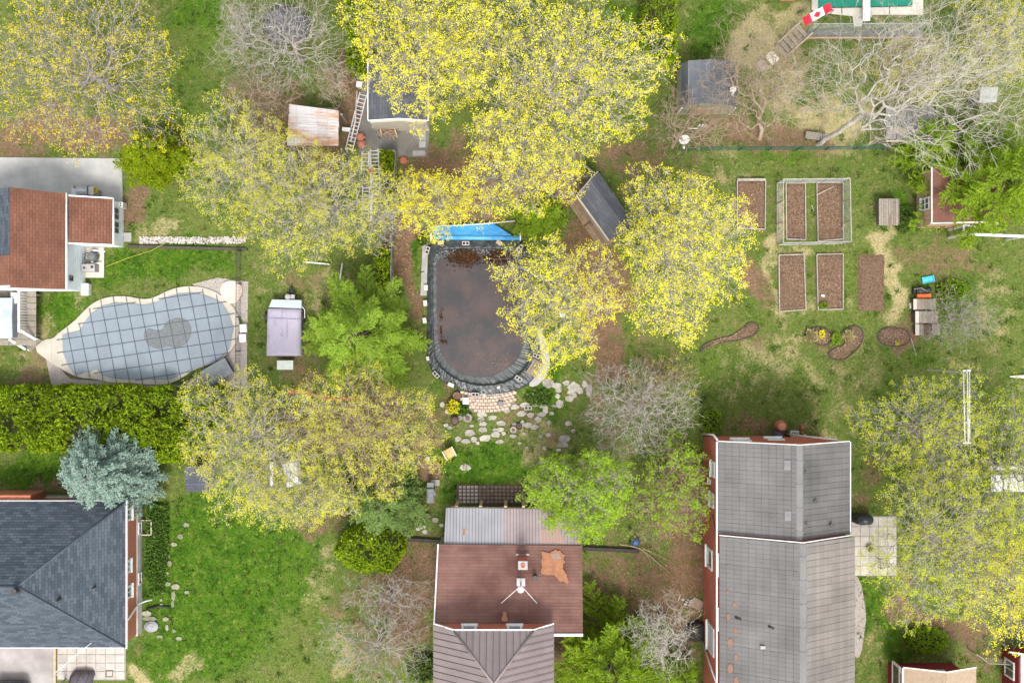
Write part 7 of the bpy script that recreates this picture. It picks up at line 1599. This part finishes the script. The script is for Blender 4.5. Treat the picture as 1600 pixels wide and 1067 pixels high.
q = P(1191, 103); b = MB(); b.obox(q + Vector((0, 0, .03)), dn * .22, sd_ * .28, Vector((0, 0, .04))); b.build('concrete_pad', mat('pink_pad', (.38, .31, .27)), None, 'pinkish square pad below the pale pad of the steps', 'pad')
flat('retaining_bank', [(1262, 46), (1440, 46), (1440, 59), (1256, 59)], -.02, .03, mat('bank_gravel', (.20, .20, .175), (.13, .14, .11), 8, .95, bump=.5))
b = MB(); a, c = P(1258, 60.5), P(1440, 60.5); b.obox((a + c) / 2 + Vector((0, 0, .08)), (c - a) / 2, Vector((0, .04, 0)), Vector((0, 0, .1))); b.build('retaining_board', mat('tan_board', (.42, .30, .19)), None, 'long tan retaining board below the green-covered pool', 'board')
wire_fence('wire_fence', 'thin grey wire fence in front of the green-covered pool', [(1264, 46), (1440, 45)], 1.1, WIRE)
wire_fence('wire_fence', 'dark green chain-link fence between the far lawn and the vegetable garden', [(1062, 236), (1200, 235), (1378, 234)], 1.15, mat('green_wire', (.02, .085, .06)), wires=8, mesh=.07)
t = thing('sandbox', 'corner of an orange wooden sandbox at the top edge', 'sandbox', P(1229, -4)); q = P(1229, -8); b = MB(); b.box(q.x, q.y - .32, 0, .22, .72, .06); b.box(q.x - .33, q.y, 0, .22, .06, .62); b.box(q.x + .33, q.y, 0, .22, .06, .62); b.build('board', mat('orange_board', (.5, .22, .13)), t); b = MB(); b.box(q.x, q.y, 0, .1, .6, .6); b.build('sand', mat('sand', (.46, .36, .26)), t)
t = thing('fallen_bench', 'grey plank bench tipped over at the foot of the leaning bare tree', 'bench', P(1273, 214)); q = P(1273, 215); boxpart('seat', (q.x, q.y, .4), (1.1, .36, .05), OLDWOOD, t, -.12)
for s in (-.4, .4): boxpart('leg', (q.x + s, q.y, .2), (.06, .3, .38), OLDWOOD, t, -.12)
b = MB()
for k in range(4): a = P(1283 + k * 3, 210, .45); b.tube([a, a + Vector((.02, -.22, .05))], .018, 5)
b.build('backrest_slats', WHITE, t)
H = thing('old_lean_to', 'dilapidated grey lean-to roof under the bare branches at the right', 'lean-to', P(1425, 200)); z = 1.9
for k in range(9): a = P(1388 + k * 8.2, 0, z); boxpart('roof_board', (a.x, P(0, 193, z).y, z + .01 * (k % 3)), (.225, 1.5, .03), mat('sooty_board', (.13, .125, .13), (.20, .19, .18), 3, .9, vary=.3), H)
for x, y in ((1388, 172), (1456, 172), (1388, 216), (1456, 216)): a = P(x, y, z); boxpart('post', (a.x, a.y, z / 2 - .02), (.09, .09, z - .05), OLDWOOD, H)
b = MB(); a, c = P(1384, 221, 1.2), P(1462, 219, 1.2); b.obox((a + c) / 2, (c - a) / 2, Vector((0, .04, 0)), Vector((0, 0, .06))); b.build('front_rail', FRESHWOOD, H)
q = P(1398, 203, 1.95); b = MB(); b.slab([P(1385, 205, 1.96), P(1398, 196, 2.02), P(1420, 203, 2.02), P(1418, 208, 1.96), P(1388, 210, 1.96)], .03); b.build('patch_sheet', OLDWOOD, H)
H = thing('grey_shed', 'grey-roofed small shed below the leaning bare tree, right of the lean-to', 'shed', P(1540, 145)); z = 1.7; a, c = P(1530, 138, z), P(1557, 160, z)
roof_courses('roof', [(a.x, c.y, z), (c.x, c.y, z), (c.x, a.y, z + .2), (a.x, a.y, z + .2)], (1, 0, 0), .2, mat('pale_roofing', (.36, .37, .36)), H, t=.05); MB().box((a.x + c.x) / 2, (a.y + c.y) / 2, -.05, z - .06, .62, .55).build('wall', OLDWOOD, H)
t = thing('aluminium_frame', 'long narrow aluminium frame of three rails on posts among the lime-yellow trees', 'frame', P(1510, 635))
a, c = P(1509.5, 579, .3), P(1513.5, 700, 3.4 * 0 + .3); d = c - a
H3 = [(-.14, 0), (0, .12), (.14, 0)]
for ox, oz in H3: MB().tube([P(1510, 579, 5.6) + Vector((ox, 0, oz)), P(1511.5, 692, 5.6) + Vector((ox * .75, 0, oz))], .03, 6).build('rail', ALU, t)
for y in (579, 628, 660, 692): q = P(1510.7, y, 5.6); boxpart('crossbar', q, (.36, .05, .05), ALU, t)
for y in (582, 690): q = P(1510.7, y, 5.6); boxpart('support', (q.x, q.y, 2.78), (.07, .07, 5.54), ALU, t)
H = thing('white_canopy', 'white canopy roof half hidden under the lime-yellow trees at the right edge', 'canopy', P(1580, 757)); z = 2.2
for (x0_, y0_, x1__, y1__, zz) in ((1549, 742, 1620, 768, z), (1546, 728, 1620, 734, z - .3)):
    a, c = P(x0_, y0_, zz), P(x1__, y1__, zz); MB().box((a.x + c.x) / 2, (a.y + c.y) / 2, zz - .05, zz, abs(c.x - a.x), abs(a.y - c.y)).build('canopy_panel', WHITE, H)
for x, y in ((1551, 744), (1551, 766), (1615, 744), (1615, 766)): a = P(x, y, z); boxpart('post', (a.x, a.y, z / 2 - .03), (.06, .06, z - .06), STEEL, H)
b = MB(); q = P(1600, 588); vs = []
for i in range(13):
    f = i / 12; w = .34 * math.sin(math.pi * min(1, f * 1.05 + .02)) ** .6
    for k in range(7): an = math.pi * k / 6; vs.append((q.x - .75 + f * 3.2, q.y + math.cos(an) * w * .35, .03 + math.sin(an) * .3 * (w / .34)))
b.add(vs, [(i * 7 + k, i * 7 + k + 1, (i + 1) * 7 + k + 1, (i + 1) * 7 + k) for i in range(12) for k in range(6)], True); b.build('white_kayak', WHITE, None, 'white upturned kayak at the right edge, its tip on the lawn', 'kayak')
for i, (x, y, r) in enumerate(((878, 491, .12), (1145, 200, .0))):
    if r: q = P(x, y); b = MB(); b.box(q.x, q.y, 0, .3, .26, .3, .1); b.build('white_bucket', WHITE, None, 'small white box under the yellow tree right of the tarp pool', 'box')
# ---------------------------------------------------------------- trees with blossom
YT = 'yellow-blossoming trees'
broadleaf('blossom_tree', 'amber-yellow blossoming tree with thin grey limbs in the top left corner', 'tree', 118, 100, 165, 150, 9.5, 1900, 2.6, M_YELO, seed=1, cluster=4)
broadleaf('blossom_tree', 'half-bare yellow tree with a grey twiggy top above the rusty shed side', 'tree', 372, 250, 88, 92, 8, 850, 2.1, M_YELG, M_PALE, seed=2, tw=4)
broadleaf('blossom_tree', 'spreading yellow tree with pale limbs between the ladders and the kidney pool', 'tree', 492, 312, 132, 98, 8.5, 1400, 2.3, M_YELG, M_PALE, seed=3)
broadleaf('blossom_tree', 'dense bright yellow tree overhanging the garden shed', 'tree', 670, 72, 118, 104, 11, 1600, 3.6, M_YEL, seed=4, cluster=6, tw=4)
broadleaf('blossom_tree', 'largest bright yellow tree, filling the top centre', 'tree', 868, 126, 164, 142, 12, 2300, 3.0, M_YEL, M_PALE, seed=5, cluster=5, tw=4)
broadleaf('blossom_tree', 'yellow tree just above the blue pool blanket', 'tree', 808, 262, 92, 82, 9, 1000, 3.0, M_YEL, seed=6, cluster=5)
broadleaf('blossom_tree', 'small yellow tree on dead leaves beside the board fence', 'tree', 676, 318, 52, 48, 6, 520, 2.8, M_YEL, seed=7)
broadleaf('blossom_tree', 'tall yellow tree rising beside the angled slate-roofed shed', 'tree', 1064, 392, 100, 132, 11, 1800, 3.0, M_YEL, M_PALE, seed=8, cluster=5)
broadleaf('blossom_tree', 'sparse yellow tree leaning over the right side of the tarp pool', 'tree', 872, 468, 92, 100, 8, 1100, 2.2, M_YEL, M_PALE, seed=9)
broadleaf('blossom_tree', 'muted yellow tree next to the cedar hedge and blue spruce', 'tree', 395, 690, 112, 112, 8.5, 1350, 2.3, M_YELG, M_PALE, seed=10)
broadleaf('blossom_tree', 'muted yellow tree with brown twigs left of the stepping stones', 'tree', 572, 680, 112, 108, 8.5, 1350, 2.2, M_YELG, M_TAN, seed=11)
broadleaf('blossom_tree', 'low yellow tree below the white tarp', 'tree', 470, 780, 86, 42, 6, 560, 1.8, M_YELG, M_PALE, seed=12)
broadleaf('blossom_tree', 'lime-yellow tree around the aluminium frame', 'tree', 1450, 672, 100, 88, 7, 1000, 2.1, M_LIMEY, seed=13)
broadleaf('blossom_tree', 'big lime-yellow tree hanging over the cream slab patio', 'tree', 1480, 850, 122, 130, 9, 1550, 2.4, M_LIMEY, M_PALE, seed=14)
broadleaf('blossom_tree', 'lime-yellow tree at the right edge above the white canopy', 'tree', 1598, 735, 72, 125, 8.5, 900, 2.3, M_LIMEY, seed=15)
broadleaf('blossom_tree', 'amber-tinged yellow tree above the red shed in the lower right', 'tree', 1582, 915, 75, 90, 8, 800, 2.6, M_YEL, seed=16)
broadleaf('young_tree', 'fresh green leafy tree overhanging the metal lean-to', 'tree', 906, 770, 76, 62, 6.5, 1200, 3.0, M_LIME, M_PALE, seed=17, leaf=.085, cluster=6)
broadleaf('shrub_tree', 'straggling half-green shrub against the long red brick house', 'shrub', 1055, 765, 56, 72, 4.5, 700, 1.2, M_LIME, M_TAN, seed=18, leaf=.08, trunk=.12)
broadleaf('shrub_tree', 'yellow-green bush in the top right corner behind the leaning tree', 'bush', 1565, 60, 70, 70, 6, 700, 2.2, M_YELG, seed=19, trunk=.15)
broadleaf('bare_tree', 'grey leafless tree spreading over the trampoline', 'tree', 445, 62, 105, 92, 8.5, 1300, 0, None, M_PALE, seed=20, tw=3, twl=.38)
broadleaf('bare_shrub', 'brownish leafless thicket left of the rusty shed', 'shrub', 408, 145, 62, 48, 5, 650, 0, None, M_TAN, seed=21, trunk=.1)
broadleaf('bare_shrub', 'straw-coloured leafless shrub between the rusty shed and the garden shed', 'shrub', 522, 128, 30, 36, 4, 380, 0, None, M_TAN, seed=22, trunk=.1)
broadleaf('bare_tree', 'tan leafless tree with several stems beside the black gambrel shed', 'tree', 1195, 128, 110, 95, 7, 1800, 0, None, M_TAN, seed=23, trunk=.15, base=(1187, 218), tw=4, twl=.45, tip=.006)
broadleaf('bare_tree', 'low arching leafless tree below the sage shed front', 'tree', 1075, 195, 70, 52, 4.5, 560, 0, None, M_TAN, seed=24, trunk=.12, base=(1050, 232), tip=.008)
broadleaf('bare_tree', 'huge pale leafless tree leaning over the far right yard', 'tree', 1450, 118, 185, 128, 17, 2400, 0, None, M_BONE, seed=25, trunk=.30, base=(1278, 226), tip=.0062, tw=5, twl=.55, twr=.0055, bf=.3)
broadleaf('bare_tree', 'fine-twigged silvery leafless tree right of the stepping stones', 'tree', 996, 640, 96, 78, 4.5, 1900, 0, None, M_PALE, seed=26, trunk=.14, tw=4, twl=.3, tip=.006)
broadleaf('bare_shrub', 'grey-brown leafless shrub just below the round cedar', 'shrub', 606, 935, 72, 42, 3.2, 560, 0, None, M_PALE, seed=27, trunk=.08, tip=.007)
broadleaf('bare_shrub', 'leafless shrub left of the taupe metal roof', 'shrub', 590, 1010, 88, 62, 3.6, 850, 0.12, M_LIME, M_PALE, seed=28, trunk=.08, tip=.007)
broadleaf('bare_tree', 'pale leafless tree among the pine boughs at the bottom', 'tree', 1035, 992, 54, 62, 6.5, 900, 0, None, M_BONE, seed=29, trunk=.1, tip=.006, base=(1040, 1048))
broadleaf('bare_shrub', 'faint grey leafless bush right of the plank crates', 'shrub', 1500, 500, 58, 46, 2.6, 520, .25, M_MOSS, M_BARK, seed=30, trunk=.08, tip=.005, leaf=.06)
broadleaf('bare_shrub', 'small tan leafless bush by the corner of the long brick house', 'shrub', 1040, 590, 56, 30, 2.2, 360, 0.3, M_YELG, M_TAN, seed=31, trunk=.08, tip=.006)
broadleaf('bare_shrub', 'olive leafless tangle between the centre house and long brick house', 'shrub', 1020, 800, 48, 52, 2.6, 480, .5, M_LIME, M_TAN, seed=33, trunk=.08, tip=.006)
broadleaf('shrub_tree', 'yellow-green undergrowth beneath the leaning bare tree', 'shrub', 1425, 115, 60, 60, 2.4, 520, 1.4, M_YELG, M_TAN, seed=34, trunk=.1)
broadleaf('bare_shrub', 'grey-twigged shrub growing through the narrow cedar hedge', 'shrub', 596, 345, 36, 50, 4.5, 480, .5, M_YELG, M_PALE, seed=35, trunk=.1, tip=.007)
broadleaf('bare_shrub', 'grey leafless shrub in the left yard beside the trampoline', 'shrub', 372, 40, 36, 60, 4, 420, 0, None, M_PALE, seed=36, trunk=.1)

M_STRAWG = leaf_mat('straw_blade', [(.42, .34, .17), (.30, .30, .10), (.50, .42, .24), (.34, .26, .13)], .2)
# ---------------------------------------------------------------- conifers
conifer('blue_spruce', 'silvery blue spruce beside the navy-roofed house', 'spruce', 167, 737, 84, 5.6, M_SPRUCE, 1, whorls=20, per=15, needle=.11, nw=3.0, dens=48, side=.30, droop=.25, zc=2.2, ragged=.12, power=.62)
conifer('larch', 'soft lime-green larch with feathery boughs beside the trailer', 'larch', 566, 524, 98, 8.5, M_LARCH, 2, whorls=10, per=7, needle=.19, nw=6, dens=46, side=.42, droop=.06, zc=3.2, ragged=.32, power=.5)
conifer('grey_fir', 'grey-green fir above the round yellow cedar', 'fir', 598, 788, 72, 5, M_MOSS, 3, whorls=10, per=10, needle=.14, nw=3.5, dens=34, side=.42, droop=.15, zc=2.6, power=.55, ragged=.2)
conifer('pine', 'big yellow-green pine shading the plank cottage', 'pine', 1562, 282, 100, 8.5, M_PINE, 4, whorls=10, per=9, needle=.24, nw=6, dens=22, side=.5, droop=.08, zc=4.6, power=.5, ragged=.3)
conifer('pine', 'lower pine boughs between the lean-to and the plank cottage', 'pine', 1458, 222, 52, 5, M_PINE, 10, whorls=7, per=7, needle=.22, nw=6, dens=20, side=.5, droop=.08, zc=3, power=.5, ragged=.4)
conifer('pine', 'bright green pine at the bottom edge right of the taupe roof', 'pine', 955, 1045, 98, 6, M_PINE, 5, whorls=9, per=8, needle=.24, nw=6, dens=22, side=.5, droop=.08, zc=3, power=.6, ragged=.35)
conifer('pine', 'slim bright pine tip at the bottom edge next to the long brick house', 'pine', 1068, 1060, 28, 4.5, M_PINE, 6, whorls=8, per=7, needle=.18, nw=6, dens=30, side=.45, zc=2.6)
conifer('cedar', 'bright green cedar in front of the amber tree at the left', 'cedar', 232, 242, 58, 4.2, M_CEDAR, 7, whorls=9, per=10, needle=.17, nw=3, dens=34, side=.5, zc=2.6, power=.5, asp=.75, ragged=.3)
conifer('cedar', 'vivid green low evergreen above the tarp pool', 'evergreen', 842, 336, 42, 2.6, M_LIME, 8, whorls=7, per=9, needle=.14, nw=3, dens=40, side=.5, zc=1.4, power=.5, asp=.8)
conifer('cedar', 'dark green yew left of the grey-green fir', 'yew', 552, 768, 22, 3.2, M_IVY, 9, whorls=7, per=8, needle=.11, nw=3, dens=44, side=.5, zc=2, power=.5)
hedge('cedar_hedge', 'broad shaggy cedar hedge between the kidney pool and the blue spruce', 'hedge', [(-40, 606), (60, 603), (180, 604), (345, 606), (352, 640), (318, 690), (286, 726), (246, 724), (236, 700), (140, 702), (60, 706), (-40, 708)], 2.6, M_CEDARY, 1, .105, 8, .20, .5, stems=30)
hedge('round_cedar', 'rounded yellow-green cedar below the grey-green fir', 'cedar', ball(578, 860, 56, 18, 4, .72), 3.0, M_CEDARY, 2, .10, 8, .17, .34, stems=6)
hedge('cedar_hedge', 'clipped yellow-green hedge at the top, left of the black gambrel shed', 'hedge', [(1004, -30), (1060, -30), (1058, 88), (1036, 92), (1004, 70)], 2.2, M_CEDARY, 3, .10, 8, .13, .22)
hedge('cedar_hedge', 'yellow-green hedge at the top, left of the bright yellow trees', 'hedge', [(538, -30), (578, -30), (572, 60), (566, 112), (540, 118)], 2.2, M_CEDARY, 4, .10, 8, .15, .3)
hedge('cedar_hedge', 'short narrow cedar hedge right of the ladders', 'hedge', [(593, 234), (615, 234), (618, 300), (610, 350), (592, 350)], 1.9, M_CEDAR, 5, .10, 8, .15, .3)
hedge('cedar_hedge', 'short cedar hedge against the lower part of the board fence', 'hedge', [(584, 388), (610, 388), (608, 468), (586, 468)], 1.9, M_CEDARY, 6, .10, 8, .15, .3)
hedge('periwinkle_bed', 'strip of dark green groundcover along the brick house wall', 'groundcover', [(229, 785), (262, 790), (262, 860), (254, 930), (234, 930), (226, 880)], .35, M_IVY, 7, .075, 7, .10, .5, aspect=1.5)
hedge('leafy_clump', 'bright green leafy clump beside the blue sled', 'plants', ball(1488, 452, 24, 12, 5, .7), .4, M_LIME, 8, .09, 6, .13, .4, aspect=3)
hedge('leafy_clump', 'vivid green groundcover between the plank coop and the cottage', 'plants', ball(1414, 343, 17, 12, 6, 1.3), .35, M_IVY, 9, .08, 6, .10, .4, aspect=2)
hedge('leafy_clump', 'green leafy patch above the red shed', 'plants', ball(1450, 1000, 36, 14, 7, .62), .6, M_LIME, 10, .09, 6, .14, .5, aspect=2.5)
hedge('yellow_shrub', 'small golden shrub between the pots and the brick terrace', 'shrub', ball(708, 636, 12, 12, 8), .6, M_YEL, 11, .08, 6, .09, .4, aspect=1.6)
hedge('leafy_clump', 'bright green leafy plants beside the golden shrub', 'plants', ball(724, 640, 9, 10, 9), .45, M_IVY, 12, .08, 6, .12, .4, aspect=2)
hedge('leafy_clump', 'lush green plants right of the brick terrace', 'plants', ball(842, 621, 22, 12, 10, .6), .3, M_IVY, 13, .08, 6, .10, .5, aspect=2.4)
hedge('leafy_clump', 'small green cabbage-like plant in the corner of a framed bed', 'plants', ball(1288, 477, 8, 9, 11, .5), .42, M_LIME, 14, .07, 6, .10, .3, aspect=1.4)
hedge('leafy_clump', 'pale green ferny plants left of the taupe roof', 'plants', ball(658, 1045, 24, 12, 12, 1.0), .6, M_MOSS, 15, .09, 6, .16, .5, aspect=2)
hedge('leafy_clump', 'green weeds by the corner of the long red brick house', 'plants', ball(1112, 660, 18, 12, 13, 1.2), .6, M_LIME, 16, .09, 6, .11, .5, aspect=2)
hedge('leafy_clump', 'green shrub standing against the upper left blue blanket', 'plants', ball(660, 372, 9, 10, 14, 1.4), .5, M_IVY, 17, .08, 6, .11, .4, aspect=2)
hedge('daffodils', 'yellow daffodils in the left flower bed', 'flowers', ball(1285, 522, 5, 8, 15, 1.6), .28, M_YEL, 18, .07, 5, .07, .3, aspect=1.4, stems=3)
hedge('daffodils', 'yellow daffodils in the oval flower bed', 'flowers', ball(1402, 536, 4.5, 8, 16), .26, M_YEL, 19, .07, 5, .07, .3, aspect=1.4, stems=3)

hedge('ornamental_grass', 'pale straw-coloured grass tuft in the left flower bed', 'plants', ball(1268, 524, 9, 9, 21), .35, M_STRAWG, 22, .07, 7, .22, .4, aspect=5, stems=3)
hedge('leafy_clump', 'green leafy plants between the two middle flower beds', 'plants', ball(1306, 530, 7, 10, 22, 1.5), .25, M_LIME, 23, .07, 5, .12, .4, aspect=3, stems=3)
hedge('ornamental_grass', 'straw-coloured grass tuft in the curved flower bed', 'plants', ball(1326, 524, 8, 9, 23), .3, M_STRAWG, 24, .07, 6, .2, .4, aspect=5, stems=3)
# ---------------------------------------------------------------- dead leaves on the bare ground
rg = np.random.default_rng(99); px = rg.uniform(540, 1130, 26000); py = rg.uniform(120, 1067, 26000); cv = cover_at(px, py)
k = rg.random(26000) < np.clip(cv[:, 0] * .8 - .05, 0, 1) * np.where((px < 660) & (py < 520), 1, .38); px, py = px[k], py[k]
C = np.stack([(px - 800) * PX, (533.5 - py) * PX, rg.uniform(.005, .05, len(px))], -1)
o = leaf_mesh('leaf_litter', cards(C, rg.uniform(.05, .12, len(px)), 1.5, .9, rg), M_DRYLEAF, None); tags(o, 'dead brown leaves scattered over the bare soil', 'dead leaves', kind='stuff')
px = rg.uniform(0, 1600, 15000); py = rg.uniform(0, 1067, 15000); cv = cover_at(px, py); k = rg.random(15000) < .12 + .5 * cv[:, 1]; px, py = px[k], py[k]
C = np.stack([(px - 800) * PX, (533.5 - py) * PX, rg.uniform(.03, .06, len(px))], -1)
o = leaf_mesh('fallen_petals', cards(C, rg.uniform(.02, .05, len(px)), 1.3, 1.5, rg), leaf_mat('pale_petal', [(.55, .50, .30), (.45, .36, .20), (.60, .56, .44), (.34, .22, .10)], .1), None); tags(o, 'pale petals and bits of leaf strewn over the lawns', 'petals', kind='stuff')
